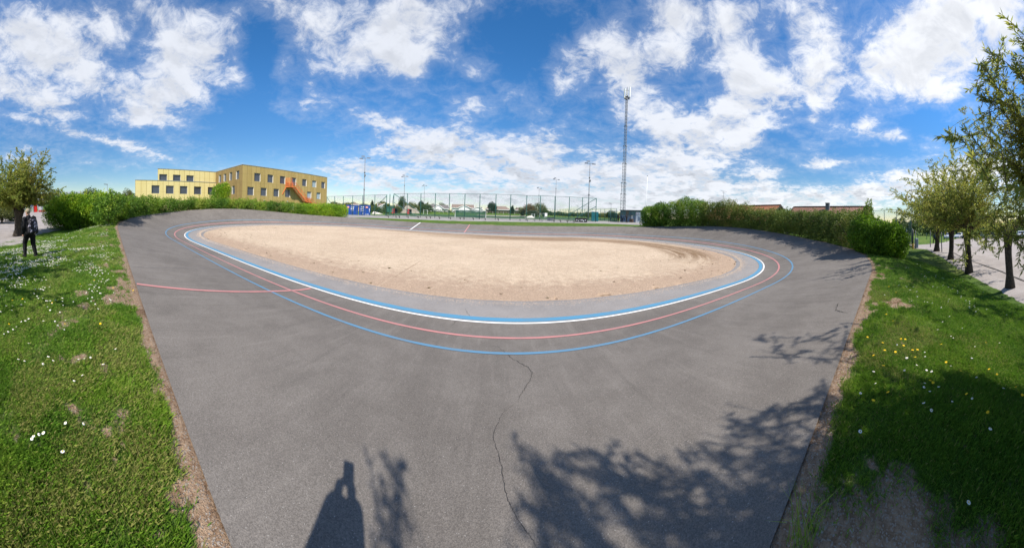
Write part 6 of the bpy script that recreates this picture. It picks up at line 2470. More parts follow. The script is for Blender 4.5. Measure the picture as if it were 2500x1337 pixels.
# far woods on the horizon: one mass each
for (nm, lab, pa, pb, r, h, mat, n, sd) in (('treeline', 'far woods behind the playground on the left', -200, 330, 150, 6.5, M_FAR, 12000, 341), ('treeline', 'far low tree belt beyond the right end of the pitch', 1330, 1530, 210, 3.4, M_FAR, 5200, 342),
                                            ('treeline', 'far green tree belt behind the parked cars', 2180, 2720, 105, 6.5, M_FAR, 26000, 343), ('treeline', 'far low trees behind the containers and gate', 800, 1045, 135, 3.4, M_FARY, 6500, 344)):
    g = np.random.default_rng(sd)
    px = g.uniform(pa, pb, n)
    rr = r + g.uniform(-6, 6, n)
    cl = fbm(px / 14, px * 0, .6, sd, 3)
    P = []
    for a, q in zip(px, rr):
        x, y, _ = raydir(a, 500)
        P.append((x * q, y * q))
    P = np.array(P)
    zb = np.array([gz(P[i * 40 % n][0], P[i * 40 % n][1]) for i in range(0, 1)])
    zz = np.interp(px, np.linspace(pa, pb, 60), [gz(*(lambda d: (d[0] * r, d[1] * r))(raydir(a, 500))) for a in np.linspace(pa, pb, 60)])
    hh = h * (.45 + 1.1 * cl) * (1 - .1 * g.random(n))
    z = zz + hh * g.random(n) ** .7
    pts = np.column_stack([P, z])
    v, f = leaf_quads(pts, unit(g.normal(0, 1, (n, 3)) + np.array([0, 0, .4])), g.uniform(.6, 1.2, n) * r / 150, g.uniform(.4, .75, n) * r / 150, g)
    o = mesh_object(nm, v, f, mat, attrs=dict(tint=('FACE', np.clip(cl * .8 + g.normal(.1, .2, n), 0, 1))))
    tag(o, lab, 'trees', kind='stuff')

# ------------------------------------------------------------------ right side: tiled houses, street, cars
def tile_mat(name, lo, hi):
    m = bpy.data.materials.new(name)
    m.use_nodes = True
    t = NT(m.node_tree)
    b = t.n['Principled BSDF']
    uv = t.add('ShaderNodeUVMap', dict(uv_map='roof')).outputs[0]
    sp = t.add('ShaderNodeSeparateXYZ', i0=uv)
    n = t.noise(uv, 1.3, 5, .7)
    wn = t.add('ShaderNodeTexWhiteNoise', dict(noise_dimensions='2D'))
    cx = t.m('FLOOR', t.m('DIVIDE', sp.outputs[0], .24))
    cy = t.m('FLOOR', t.m('DIVIDE', sp.outputs[1], .34))
    t.set(wn, 'Vector', t.add('ShaderNodeCombineXYZ', i0=cx, i1=cy, i2=0.0).outputs[0])
    c = t.mix(t.m('ADD', t.m('MULTIPLY', n, .6), t.m('MULTIPLY', wn.outputs[0], .4)), lo, hi)
    fx = t.m('FRACT', t.m('DIVIDE', sp.outputs[0], .24))
    fy = t.m('FRACT', t.m('DIVIDE', sp.outputs[1], .34))
    wave = t.m('SINE', t.m('MULTIPLY', fx, 3.1416))
    h = t.m('ADD', wave, t.m('MULTIPLY', fy, -.5))
    c = t.mix(t.m('MULTIPLY', t.m('LESS_THAN', fx, .2), .55), c, tuple(.35 * q for q in lo))
    t.set(b, 'Base Color', c)
    b.inputs['Roughness'].default_value = .8
    t.set(b, 'Normal', t.add('ShaderNodeBump', Strength=.9, Distance=.06, Height=h))
    return m


M_TILE_R = tile_mat('red_clay_tile', (0.200, 0.088, 0.050), (0.290, 0.150, 0.098))
M_TILE_O = tile_mat('orange_clay_tile', (0.330, 0.115, 0.050), (0.420, 0.165, 0.075))
M_WOODD = material('dark_stained_wood', (0.028, 0.024, 0.022), .7, .2, 8)


def gable_house(label, pl, pr, ridge_z, eave_z, run, mat, base_z, gable_dark=True):
    """pl, pr: plan ends of the ridge; the near slope faces the viewer"""
    A, B = Vector((*pl, 0)), Vector((*pr, 0))
    d = (B - A)
    L = d.length
    d.normalize()
    k = Vector((-d.y, d.x, 0))
    if k.dot(A) > 0:
        k = -k                         # towards the viewer
    root = thing('tiled_house', label, 'house', (A.x, A.y, base_z), 'tiled houses behind the right hedge')
    P = lambda u, z, s: A + d * u + k * s + Vector((0, 0, z))
    b = MB()
    i = .45
    b.prism([P(i, base_z, run - .6), P(L - i, base_z, run - .6), P(L - i, base_z, -run + .6), P(i, base_z, -run + .6)], (0, 0, -.5), (0, 0, eave_z - base_z + .1))
    for u in (i, L - i):
        b.prism([P(u, eave_z, run - .6), P(u, eave_z, -run + .6), P(u, ridge_z - .35, 0)], d * -.06, d * .06)
    b.build('wall', M_BRICK if not gable_dark else M_WOODD, root)
    vs, fs, uv = [], [], []
    sl = math.hypot(run, ridge_z - eave_z)
    for s in (1, -1):
        o = len(vs)
        q = [P(0, eave_z - .15, run * s), P(L, eave_z - .15, run * s), P(L, ridge_z, 0), P(0, ridge_z, 0)]
        vs += q
        fs.append((o, o + 1, o + 2, o + 3))
        uv += [(0, 0), (L, 0), (L, sl), (0, sl)]
        o = len(vs)
        vs += [p - Vector((0, 0, .16)) for p in q]
        fs.append((o + 3, o + 2, o + 1, o))
        uv += [(0, 0)] * 4
    ro = mesh_object('roof', vs, fs, mat, root)
    ro.data.uv_layers.new(name='roof').data.foreach_set('uv', np.array(uv, dtype=np.float32).ravel())
    rb = MB()
    n = int(L / .36)
    for j in range(n):
        rb.tube([P(L * j / n, ridge_z + .03, 0), P(L * (j + 1) / n + .03, ridge_z + .05, 0)], [.11, .125], 6)
    rc = rb.build('ridge_tiles', mat, ro)
    rc.data.uv_layers.new(name='roof')
    vb = MB()
    for u in (-.05, L + .05):
        for s in (1, -1):
            vb.prism([P(u, eave_z - .42, run * s), P(u, eave_z - .08, run * s), P(u, ridge_z + .08, 0), P(u, ridge_z - .26, 0)], d * -.04, d * .04)
    vb.build('bargeboard', M_WOODD, root)
    gt = MB()
    gt.tube([P(-.1, eave_z - .2, run + .06), P(L + .1, eave_z - .2, run + .06)], .07, 6)
    gt.build('gutter', M_LAMP, root)
    return root, P, L, ro


def rp(px, r):
    x, y, _ = raydir(px, 500)
    return (x * r, y * r)


zr = at(1850, 503, 47).z
gable_house('orange tiled house behind the right hedge, its dark gable end showing', rp(1752, 52), rp(1906, 43), zr, zr - 2.6, 4.6, M_TILE_O, -.3)
zr = at(2030, 505, 42).z
hb, HP, HL, hro = gable_house('longer brown red tiled house behind the right hedge with a chimney', rp(1938, 44), rp(2127, 40.5), zr, zr - 2.9, 5.6, M_TILE_R, -.6, False)
u = HL * .475
b = MB()
b.box(HP(u, zr - .05, .8), (.62, .55, 1.1), math.atan2(rp(2127, 40.5)[1] - rp(1938, 44)[1], rp(2127, 40.5)[0] - rp(1938, 44)[0]), .02)
ch = b.build('chimney', M_LAMP, hro)
b = MB()
b.box(HP(u, zr + .55, .8), (.74, .66, .12), 0, .02)
b.build('chimney_cap', M_DARK, ch)
# aerial
b0 = base(1766, 46)
zt = at(1768, 467, 46).z
ar = thing('roof_aerial', 'thin television aerial on a mast behind the right hedge', 'aerial', b0)
b = MB()
b.tube([b0, (b0.x, b0.y, zt)], .025, 5)
b.build('mast', M_GALV, ar)
b = MB()
x, y = raydir(1766, 500)[:2]
for i, (zz, w_) in enumerate(((zt, 1.1), (zt - .25, .6), (zt - .9, .8), (zt - 1.15, .5))):
    b.tube([(b0.x - y * w_ / 2, b0.y + x * w_ / 2, zz + .12), (b0.x + y * w_ / 2, b0.y - x * w_ / 2, zz - .08)], .02, 4)
b.build('elements', M_GALV, ar)
# high ball fence beyond the tiled house
bp = [base(px, r) for px, r in ((2133, 40), (2159, 38), (2189, 36.5), (2222, 35))]
fence('high ball catch fence of thin posts right of the brown red roof', bp, 4.9, .05, rails=(1.0, .42))

# poles near the street corner
def pole(label, px, top, r, rad, mat, lean=0.0, parts=False):
    b0 = base(px, r)
    zt = at(px, top, r).z
    b = MB()
    b.tube([b0 - Vector((0, 0, .2)), (b0.x + lean, b0.y, zt)], [rad, rad * .7], 7)
    if parts:
        root = thing('pole', label, 'pole', b0)
        b.build('shaft', mat, root, True)
        return root, b0, zt
    o = b.build('pole', mat, None, True)
    o.data.transform(Matrix.Translation(-b0))
    o.location = b0
    tag(o, label, 'pole')
    return o, b0, zt


pole('tall slender grey pole rising by the corner left of the farthest willow', 2225, 452, 33, .05, M_GALV, .25)
pole('thinner grey pole beside the tall slender corner pole', 2219, 487, 36, .04, M_GALV, .1)
M_BOLL = material('bollard_yellow', (0.55, 0.33, 0.06), .6, .2, 8)
rt, b0, zt = pole('dark steel post with a yellow brown foot beside the boulders', 2229, 560, 24.5, .075, M_DARK, parts=True)
b = MB()
b.tube([b0, b0 + Vector((0, 0, .55))], .095, 8)
b.build('foot', M_BOLL, rt)
rt, b0, zt = pole('grey sign post with a small grey cabinet right of the boulders', 2235, 562, 25, .04, M_GALV, parts=True)
b = MB()
b.box(b0 + Vector((.25, -.1, .5)), (.34, .3, 1.0), .4, .03)
b.build('cabinet', MATS['kiosk_grey'], rt)
pole('dark slim post left of the person on the street', 2271, 562, 27, .05, M_LAMP)
pole('slim dark post just right of the farthest willow trunk', 2299, 566, 20.6, .045, M_LAMP, .35)
pole('far pale post by the street bend', 2311, 560, 42, .05, M_GALV)
# blue green mesh gate between the bush and the posts
gp_ = [base(2196, 26.5), base(2213, 26.0), base(2227, 25.6)]
fence('blue green mesh fence panel between the wide bush and the dark post', gp_, 2.0, .05, [(0, 1, .9, .1)], rails=(1.0, .5, .05))
gp_ = [base(px, r) for px, r in ((2240, 60), (2262, 59), (2284, 58), (2304, 58))]
fence('far dark green railing across the street beyond the grass', gp_, 1.5, .06, rails=(1.0, .5), wire=True)

# boulders
M_ROCK = material('boulder_stone', (0.30, 0.24, 0.19), .9, .25, 3, .6, 9)


def boulder(label, px, py, size, seed):
    g = np.random.default_rng(seed)
    p = gpt(px, py)
    b = MB()
    b.ball((0, 0, 0), 1.0, 18, 12)
    v = np.array(b.v)
    n = 1 + .35 * (fbm(v[:, 0] + 2 * v[:, 2], v[:, 1] + v[:, 2], 1.3, seed, 3) - .5) * 2
    v = v * n[:, None] * np.array(size)
    o = mesh_object('boulder', v, b.f, M_ROCK, smooth=True)
    o.location = p + Vector((0, 0, size[2] * .45))
    tag(o, label, 'boulder')


boulder('large flat tan boulder at the foot of the corner posts', 2226, 603, (.62, .45, .24), 3)
boulder('smaller rounded boulder behind the flat one', 2219, 594, (.30, .28, .26), 4)
boulder('pale small rock at the edge of the path near the farthest willow', 2285, 601, (.22, .2, .14), 5)

# parked cars, beyond the street
M_TYRE = material('tyre_rubber', (0.015, 0.015, 0.016), .85, .2, 20)
M_RIM = material('wheel_rim', (0.42, 0.43, 0.45), .35, .1, 10, metal=.7)
M_HEADL = material('headlight_glass', (0.55, 0.57, 0.60), .15, .1, 10)
PAINT = {n: material('car_paint_' + n, c, .28, .06, 2, spec=.6) for n, c in dict(white=(.62, .63, .64), silver=(.36, .38, .40), black=(.014, .015, .017), grey=(.10, .115, .125), green=(.03, .065, .06)).items()}


def make_car(label, paint):
    root = thing('parked_car', label, 'car', (0, 0, 0), 'cars parked beyond the street')
    prof = [(-2.15, .32), (-2.2, .62), (-2.1, .92), (-1.75, 1.0), (-1.35, 1.40), (-.9, 1.50), (.25, 1.47), (.95, 1.02), (1.75, .90), (2.12, .70), (2.18, .35), (1.75, .22), (-1.8, .22)]
    b = MB()
    n = len(prof)
    w = []
    for x, z in prof:
        w.append(.84 if z < 1.0 else .84 - .24 * (z - 1.0) / .5)
    vs = [(x, -q, z) for (x, z), q in zip(prof, w)] + [(x, q, z) for (x, z), q in zip(prof, w)]
    fs = [tuple(range(n)), tuple(range(2 * n - 1, n - 1, -1))] + [(i, n + i, n + (i + 1) % n, (i + 1) % n) for i in range(n)]
    b.add(vs, fs)
    bo = b.build('body', paint, root)
    bv = bo.modifiers.new('bevel', 'BEVEL')
    bv.width = .06
    bv.segments = 2
    g = MB()
    for s in (-1, 1):
        f = lambda x, z: (x, s * (.845 - .24 * max(0, z - 1.0) / .5), z)
        g.add([f(-1.55, 1.02), f(-1.24, 1.38), f(-.35, 1.42), f(-.35, 1.02)], [(0, 1, 2, 3)])
        g.add([f(-.28, 1.02), f(-.28, 1.42), f(.22, 1.41), f(.82, 1.02)], [(0, 1, 2, 3)])
    g.add([(.98, -.74, 1.03), (.98, .74, 1.03), (.30, .62, 1.455), (.30, -.62, 1.455)], [(0, 1, 2, 3)])
    g.add([(-1.74, -.72, 1.03), (-1.74, .72, 1.03), (-1.37, .63, 1.40), (-1.37, -.63, 1.40)], [(3, 2, 1, 0)])
    g.build('windows', M_GLASS, root)
    for x in (-1.32, 1.36):
        for s in (-1, 1):
            t_ = MB()
            t_.tube([(x, s * .70, .32), (x, s * .87, .32)], .32, 16)
            wh = t_.build('wheel', M_TYRE, root)
            t_ = MB()
            t_.tube([(x, s * .86, .32), (x, s * .885, .32)], .20, 12)
            t_.build('rim', M_RIM, wh)
    for s in (-1, 1):
        t_ = MB()
        t_.box((2.08, s * .60, .72), (.18, .34, .14), 0, .04)
        t_.build('headlight', M_HEADL, root)
    return root


car0 = make_car('white hatchback parked under the farthest willow', PAINT['white'])
spots = [(2316, 66, 'white', 'white hatchback parked farthest left in the row, beyond the farthest willow trunk', 2.7), (2344, 67, 'white', 'white car between the second and third willow trunks', 2.4), (2360, 63, 'black', 'black car just left of the third willow trunk', 2.6),
         (2398, 60, 'green', 'dark green car right of the third willow trunk', 2.9), (2420, 56, 'grey', 'grey car with a pale rim between the nearest two willows', 2.8), (2446, 60, 'silver', 'silver car left of the nearest trunk', 2.9), (2492, 56, 'white', 'white van like car right of the nearest trunk', 2.8)]
for i, (px, r, p, lab, rz) in enumerate(spots):
    o = car0 if i == 0 else copy_tree(car0)
    b0 = base(px, r)
    o.location = b0 + Vector((0, 0, .05))
    o.rotation_euler = (0, 0, rz)
    o['label'] = lab
    for ch in o.children:
        if ch.name.startswith('body'):
            ch.material_slots[0].link = 'OBJECT'
            ch.material_slots[0].material = PAINT[p]
            if i:
                pass
# yellow hoardings behind the cars
M_YSIGN = material('yellow_board', (0.72, 0.50, 0.02), .6, .08, 4)
for i, (pa, pb, lab) in enumerate(((2306, 2326, 'yellow board behind the white cars, leftmost'), (2337, 2347, 'yellow board between the second and third willows'), (2353, 2362, 'short yellow board just left of the third willow'),
                                   (2399, 2421, 'yellow board right of the third willow behind the dark green car'), (2433, 2444, 'yellow board left of the nearest willow trunk'))):
    A, B = base(pa, 76), base(pb, 76)
    root = thing('yellow_board', lab, 'board', A, 'yellow boards behind the cars')
    d = Vector((B.x - A.x, B.y - A.y, 0)).normalized()
    k = Vector((-d.y, d.x, 0))
    za, zb = at(pa, 572.5, 76).z, at(pa, 566, 76).z
    b = MB()
    b.prism([Vector((A.x, A.y, za)), Vector((B.x, B.y, za)), Vector((B.x, B.y, zb)), Vector((A.x, A.y, zb))], k * -.04, k * .04)
    b.build('panel', M_YSIGN, root)
    b = MB()
    for p in (A, B):
        b.tube([p, (p.x, p.y, zb)], .05, 5)
    b.build('post', M_LAMP, root)

# ------------------------------------------------------------------ left: playground and low roof
M_CLIMB = material('climber_steel', (0.42, 0.44, 0.46), .5, .1, 5)
M_SLIDE = material('red_slide', (0.70, 0.025, 0.020), .4, .08, 3)
M_PBLUE = material('play_blue', (0.02, 0.16, 0.50), .5, .25, 1.6)
M_PMIX = material('play_mural', (0.05, 0.20, 0.45), .6, .2, .9, col2=(0.55, 0.50, 0.10))
O = base(91, 58)
PX = lambda px, py, r=58: at(px, py, r)
play = thing('play_frame', 'playground climbing frame with a red slide beside blue panels, by the pale path', 'play frame', O)
b = MB()
q = [PX(82.5, 518), PX(91.5, 517), PX(88.5, 488), PX(82, 488)]
n = (PX(86, 500, 60) - PX(86, 500, 58))
b.prism(q, Vector((0, 0, 0)), n * .15)
b.build('slide', M_SLIDE, play)
b = MB()
b.tube([PX(80.5, 518.5), PX(81.5, 487)], .09, 6)
b.tube([PX(96, 518.5), PX(88.5, 487.5)], .13, 6)
b.tube([PX(60, 486.5), PX(112, 486.5)], .10, 6)
b.tube([PX(58, 518), PX(60, 486.5)], .09, 6)
b.tube([PX(112, 517), PX(112, 486.5)], .09, 6)
b.build('posts', M_CLIMB, play)
b = MB()
b.prism([PX(91, 498), PX(111, 498), PX(111, 488), PX(90, 488)], n * .3, n * .36)
b.build('blue_panel', M_PMIX, play)
b = MB()
b.prism([PX(94, 514), PX(105, 514), PX(105, 504), PX(94, 504)], n * .5, n * .55)
b.build('white_panel', M_WHITE, play)
b = MB()
for i in range(9):
    u = i / 8
    b.tube([PX(60 + 20 * u, 517), PX(60 + 20 * u, 489)], .045, 4)
for i in range(8):
    y = 490 + 26 * i / 7
    b.tube([PX(59, y), PX(81, y)], .045, 4)
b.build('climbing_net', M_CLIMB, play)
b = MB()
b.prism([PX(58, 503, 60), PX(80, 503, 60), PX(80, 490, 60), PX(58, 490, 60)], n * 0, n * .03)
b.build('blue_backing', M_PBLUE, play)
b = MB()
b.prism([PX(94, 517, 57), PX(112, 517, 57), PX(112, 513, 57), PX(94, 513, 57)], n * 0, n * .1)
b.build('red_edging', M_RED, play)
# low pale roofed building behind the left bushes
A, B = base(152, 74), base(215, 74)
d = Vector((B.x - A.x, B.y - A.y, 0)); w = d.length; d.normalize(); k = Vector((-d.y, d.x, 0))
hall = thing('low_hall', 'low building with a pale blue grey roof behind the left bushes', 'building', A)
z0 = at(180, 476, 74).z
z1 = at(180, 468, 74).z
b = MB()
b.prism([A, B, B + k * 9, A + k * 9], (0, 0, -.3), Vector((0, 0, z0 - A.z)))
b.build('wall', M_BRICK, hall)
b = MB()
b.prism([Vector((A.x, A.y, z0)) - d * .4 - k * .5, Vector((B.x, B.y, z0)) + d * .4 - k * .5, Vector((B.x, B.y, z1)) + d * .4 + k * 4.5, Vector((A.x, A.y, z1)) - d * .4 + k * 4.5], (0, 0, .003), (0, 0, .25))
b.build('roof', MATS['zinc_coping'], hall)
far_tree('green treetop left of the yellow wing', 311, 461, 66, 1.6, M_FARY, 351, group='trees behind the left hedge')
far_tree('darker treetop behind the left bushes near the street lamp', 222, 458, 64, 2.6, M_FAR, 352, n=3600, group='trees behind the left hedge')
far_tree('spreading treetop left of the low pale roof', 140, 462, 70, 4.0, M_FAR, 353, n=4200, group='trees behind the left hedge')
far_tree('bright low bush at the far left edge across the path', 4, 498, 30, 2.2, M_FARY, 354, n=4200, leaf=.2, kind='bush', group='bushes across the left path')
far_tree('dark low bush at the left edge beside the willow trunk', 24, 502, 33, 1.6, M_FAR, 355, n=3600, leaf=.2, kind='bush', group='bushes across the left path')
far_tree('wide dark tree behind the playground frame', 96, 470, 78, 4.6, M_FARD, 356, n=5200, group='trees behind the left hedge')

# ------------------------------------------------------------------ people
M_SKIN = material('skin', (0.52, 0.30, 0.22), .6, .08, 20)
M_JACK = material('black_jacket', (0.010, 0.010, 0.012), .8, .3, 12, .4, 30)
M_TROU = material('black_trousers', (0.007, 0.007, 0.008), .85, .3, 12, .3, 30)
M_SHOE = material('black_shoe', (0.010, 0.010, 0.011), .6, .2, 20)
M_CAPB = material('beige_cap', (0.30, 0.25, 0.17), .9, .2, 60, .5, 150)
M_NAVY = material('navy_coat', (0.010, 0.030, 0.055), .8, .2, 12)
M_OLIVE = material('olive_coat', (0.020, 0.026, 0.014), .8, .2, 12)
M_HAIR = material('dark_hair', (0.03, 0.02, 0.015), .8, .3, 60)


def body_mesh(name, capsules, mat, parent, voxel, blobs=(), smooth=4):
    """one continuous surface grown over tapered limbs: (p, q, r_p, r_q[, flatten])"""
    b = MB()
    for c in capsules:
        p, q, r0, r1 = Vector(c[0]), Vector(c[1]), c[2], c[3]
        n = 7
        pts, rad = [], []
        ax = (q - p)
        L = ax.length
        ax = ax.normalized() if L > 1e-6 else Vector((0, 0, 1))
        for i in range(4):
            a = math.pi / 2 * (1 - i / 4)
            pts.append(p - ax * r0 * math.sin(a)); rad.append(max(r0 * math.cos(a), r0 * .05))
        for i in range(4):
            u = (i) / 3
            pts.append(p.lerp(q, u)); rad.append(r0 + (r1 - r0) * u)
        for i in range(1, 5):
            a = math.pi / 2 * i / 4
            pts.append(q + ax * r1 * math.sin(a)); rad.append(max(r1 * math.cos(a), r1 * .05))
        b.tube(pts, rad, 14)
    for (c, r) in blobs:
        b.ball(c, r, 16, 12)
    o = b.build('tmp', mat)
    rm = o.modifiers.new('grow', 'REMESH')
    rm.mode = 'VOXEL'
    rm.voxel_size = voxel
    sm = o.modifiers.new('soft', 'SMOOTH')
    sm.iterations = smooth
    sm.factor = .5
    dg = bpy.context.evaluated_depsgraph_get()
    dg.update()
    me = bpy.data.meshes.new_from_object(o.evaluated_get(dg))
    bpy.data.objects.remove(o)
    me.name = name
    me.materials.clear()
    me.materials.append(mat)
    me.polygons.foreach_set('use_smooth', np.ones(len(me.polygons), dtype=bool))
    r = bpy.data.objects.new(name, me)
    COL.objects.link(r)
    if parent is not None:
        r.parent = parent
    return r


def fingers(wr, d, palm_n, s, curl=.35, thumb_side=1):
    """palm and five fingers from the wrist along d; palm_n is the way the palm faces"""
    wr, d, palm_n = Vector(wr), Vector(d).normalized(), Vector(palm_n).normalized()
    side = d.cross(palm_n).normalized() * thumb_side
    caps = [(wr, wr + d * .085 * s, .024 * s, .030 * s)]
    for i, (off, L) in enumerate(((.030, .070), (.010, .080), (-.010, .074), (-.029, .058))):
        k = wr + d * .085 * s + side * off * s
        caps.append((wr + d * .03 * s + side * off * .7 * s, k, .015 * s, .011 * s))
        d1 = (d * math.cos(curl) + palm_n * math.sin(curl)).normalized()
        m_ = k + d1 * L * .5 * s
        d2 = (d * math.cos(curl * 2.3) + palm_n * math.sin(curl * 2.3)).normalized()
        caps.append((k, m_, .0105 * s, .0095 * s))
        caps.append((m_, m_ + d2 * L * .5 * s, .0095 * s, .0075 * s))
    t0 = wr + d * .025 * s + side * .022 * s
    t1 = t0 + (d * .6 + side * .8 + palm_n * .2).normalized() * .045 * s
    caps += [(t0, t1, .014 * s, .011 * s), (t1, t1 + (d * .9 + side * .3 + palm_n * .2).normalized() * .036 * s, .011 * s, .008 * s)]
    return caps


def person(label, loc, az, J, clothes, voxel=.014, hat=None, hair=None, group=None, hands=True, cat='person', H=1.0, G=1.0, A=1.0):
    """J: joints in the person's own frame (x right, y forward, z up, metres)"""
    root = thing('person', label, cat, loc, group)
    ca, sa = math.cos(-az), math.sin(-az)
    T = lambda p: Vector((ca * p[0] - sa * p[1], sa * p[0] + ca * p[1], p[2])) * H
    j = {k: T(v) for k, v in J.items() if len(v) == 3}
    fwd = T((0, 1, 0)) / H
    hf = T((math.sin(J.get('head_yaw', (0, 0, 0))[0]), math.cos(J.get('head_yaw', (0, 0, 0))[0]), 0)) / H
    rt = Vector((hf.y, -hf.x, 0))
    hc = j['head']
    caps = [(j['neck'], hc - Vector((0, 0, .05)), .055 * H, .052 * H)]
    caps += [(j['pelvis'], j['chest'], .125 * H, .135 * H), (j['chest'], j['neck'] - Vector((0, 0, .04)), .12 * H, .07 * H)]
    blobs = [(hc + Vector((0, 0, .02)), (.076 * H, .088 * H, .105 * H)), (hc + hf * .018 + Vector((0, 0, -.055)), (.058 * H, .062 * H, .062 * H)),
             (hc + hf * .096 + Vector((0, 0, -.018)), .013 * H), (hc + hf * .088 + Vector((0, 0, .0)), .012 * H), (hc + hf * .078 + Vector((0, 0, -.062)), (.024 * H, .02 * H, .010 * H)), (hc + hf * .07 + Vector((0, 0, -.095)), .022 * H)]
    for s in (-1, 1):
        blobs.append((hc + rt * s * .077 * H + Vector((0, 0, -.005)), (.013 * H, .016 * H, .030 * H)))
        blobs.append((hc + hf * .074 + rt * s * .032 * H + Vector((0, 0, .012)), .016 * H))
    for s in 'lr':
        caps += [(j['sh_' + s], j['el_' + s], .047 * H, .039 * H), (j['el_' + s], j['wr_' + s], .039 * H, .027 * H), (j['chest'] + Vector((0, 0, .12)), j['sh_' + s], .07 * H, .055 * H)]
        caps += [(j['hip_' + s], j['kn_' + s], .082 * H, .056 * H), (j['kn_' + s], j['an_' + s], .054 * H, .036 * H), (j['an_' + s], j['an_' + s] + T((.0, .13, -.05)), .036 * H, .03 * H)]
        if hands:
            pn = J.get('palm_' + s)
            hd = J.get('hand_' + s)
            d = T(hd) if hd else (j['wr_' + s] - j['el_' + s])
            caps += fingers(j['wr_' + s], d, T(pn) if pn else T((1 if s == 'l' else -1, 0, 0)), 1.0 * H, J.get('curl', (.35,))[0], 1 if s == 'l' else -1)
    body = body_mesh('body', caps, M_SKIN, root, voxel if not hands else min(voxel, .0085), blobs, 3)
    jm, tm, smt = clothes
    jc = [(j['pelvis'] + Vector((0, 0, .02)), j['chest'], .168 * H * G, .182 * H * G), (j['chest'], j['neck'] - Vector((0, 0, .07)), .176 * H * G, .088 * H), (j['neck'] - Vector((0, 0, .05)), j['neck'] + Vector((0, 0, .015)), .082 * H, .072 * H)]
    for s in 'lr':
        w_ = j['el_' + s].lerp(j['wr_' + s], .94)
        jc += [(j['sh_' + s], j['el_' + s], .082 * H * G * A, .072 * H * G * A), (j['el_' + s], w_, .070 * H * G * A, .052 * H * A), (j['chest'] + Vector((0, 0, .10)), j['sh_' + s], .115 * H, .084 * H)]
    sp_ = T((.055, 0, 0))
    jc += [(j['pelvis'] + sp_, j['chest'] + sp_ * 1.6, .14 * H * G, .145 * H * G), (j['pelvis'] - sp_, j['chest'] - sp_ * 1.6, .14 * H * G, .145 * H * G)]
    body_mesh('jacket', jc, jm, root, voxel, (), 3)
    tc_ = [(j['pelvis'], j['pelvis'] - Vector((0, 0, .08)), .150 * H, .14 * H)]
    for s in 'lr':
        tc_ += [(j['hip_' + s], j['kn_' + s], .108 * H * G, .084 * H * G), (j['kn_' + s], j['an_' + s] + Vector((0, 0, .0)), .080 * H * G, .066 * H), (j['pelvis'], j['hip_' + s], .14 * H, .108 * H)]
    body_mesh('trousers', tc_, tm, root, voxel, (), 3)
    for s in 'lr':
        a = j['an_' + s]
        body_mesh('shoe', [(a + T((0, -.035, -.045)), a + T((0, .15, -.055)), .050 * H, .040 * H), (a, a + T((0, .02, -.04)), .048 * H, .05 * H)], smt, root, min(voxel, .012), (), 2)
    if hat:
        body_mesh('cap', [(hc + Vector((0, 0, .055)) - hf * .012, hc + Vector((0, 0, .075)), .096 * H, .090 * H), (hc + hf * .08 + Vector((0, 0, .055)), hc + hf * .15 + Vector((0, 0, .045)), .035 * H, .022 * H)], hat, root, .010, (), 2)
    if hair:
        body_mesh('hair', [(hc + Vector((0, 0, .045)) - hf * .018, hc + Vector((0, 0, .06)) - hf * .01, .094 * H, .092 * H), (hc - hf * .05, hc - hf * .045 + Vector((0, 0, -.05)), .06 * H, .05 * H)], hair, root, .010, (), 2)
    return root, j, T


STAND = dict(pelvis=(0, 0, .93), chest=(0, .01, 1.25), neck=(0, 0, 1.50), head=(0, .03, 1.64), sh_l=(-.19, 0, 1.42), sh_r=(.19, 0, 1.42),
             el_l=(-.25, -.03, 1.14), el_r=(.25, -.03, 1.14), wr_l=(-.24, .06, .90), wr_r=(.24, .06, .90), hip_l=(-.09, 0, .90), hip_r=(.09, 0, .90),
             kn_l=(-.11, .02, .50), kn_r=(.11, .02, .50), an_l=(-.12, 0, .10), an_r=(.12, 0, .10))

# the man walking away on the left bank
p = base(72, 9.15)
J = dict(STAND)
J.update(pelvis=(0, 0, .93), chest=(0, .035, 1.26), neck=(-.01, .06, 1.50), head=(-.02, .10, 1.645), sh_l=(-.20, .02, 1.42), sh_r=(.20, .04, 1.43), el_l=(-.26, .0, 1.13), wr_l=(-.235, .10, .88),
         el_r=(.25, .08, 1.16), wr_r=(.20, .26, 1.02), hip_l=(-.10, .0, .90), hip_r=(.10, .0, .90), kn_l=(-.13, .17, .52), an_l=(-.16, .10, .10), kn_r=(.12, -.03, .49), an_r=(.17, -.14, .10), head_yaw=(-.35, 0, 0))
man, mj, MT = person('person in black clothes and a beige cap walking away on the left bank', p, math.radians(-138), J, (M_JACK, M_TROU, M_SHOE), .012, hat=M_CAPB, H=1.0, G=1.12)
# rucksack: carried on the back, a thing of its own
mb_ = bpy.data.materials.new('patterned_rucksack')
mb_.use_nodes = True
t = NT(mb_.node_tree)
bs = t.n['Principled BSDF']
v = t.add('ShaderNodeTexCoord').outputs['Object']
n1 = t.noise(v, 7.5, 3, .6, 1.2)
t.set(bs, 'Base Color', t.mix(t.mr(n1, .545, .60), (0.008, 0.008, 0.014), (0.50, 0.46, 0.56)))
bs.inputs['Roughness'].default_value = .8
pk = thing('rucksack', 'black rucksack with pale abstract splashes on the walking man', 'rucksack', p + MT((0, -.2, 1.1)))
o = body_mesh('bag', [(MT((.03, -.235, .98)), MT((.03, -.20, 1.33)), .115, .10), (MT((-.07, -.21, .98)), MT((-.05, -.18, 1.33)), .11, .095), (MT((.13, -.21, .98)), MT((.11, -.18, 1.33)), .11, .095), (MT((-.06, -.30, 1.0)), MT((.12, -.30, 1.0)), .06, .06)], mb_, None, .012, (), 3)
o.data.transform(Matrix.Translation(p - pk.location))
o.parent = pk
st_ = MB()
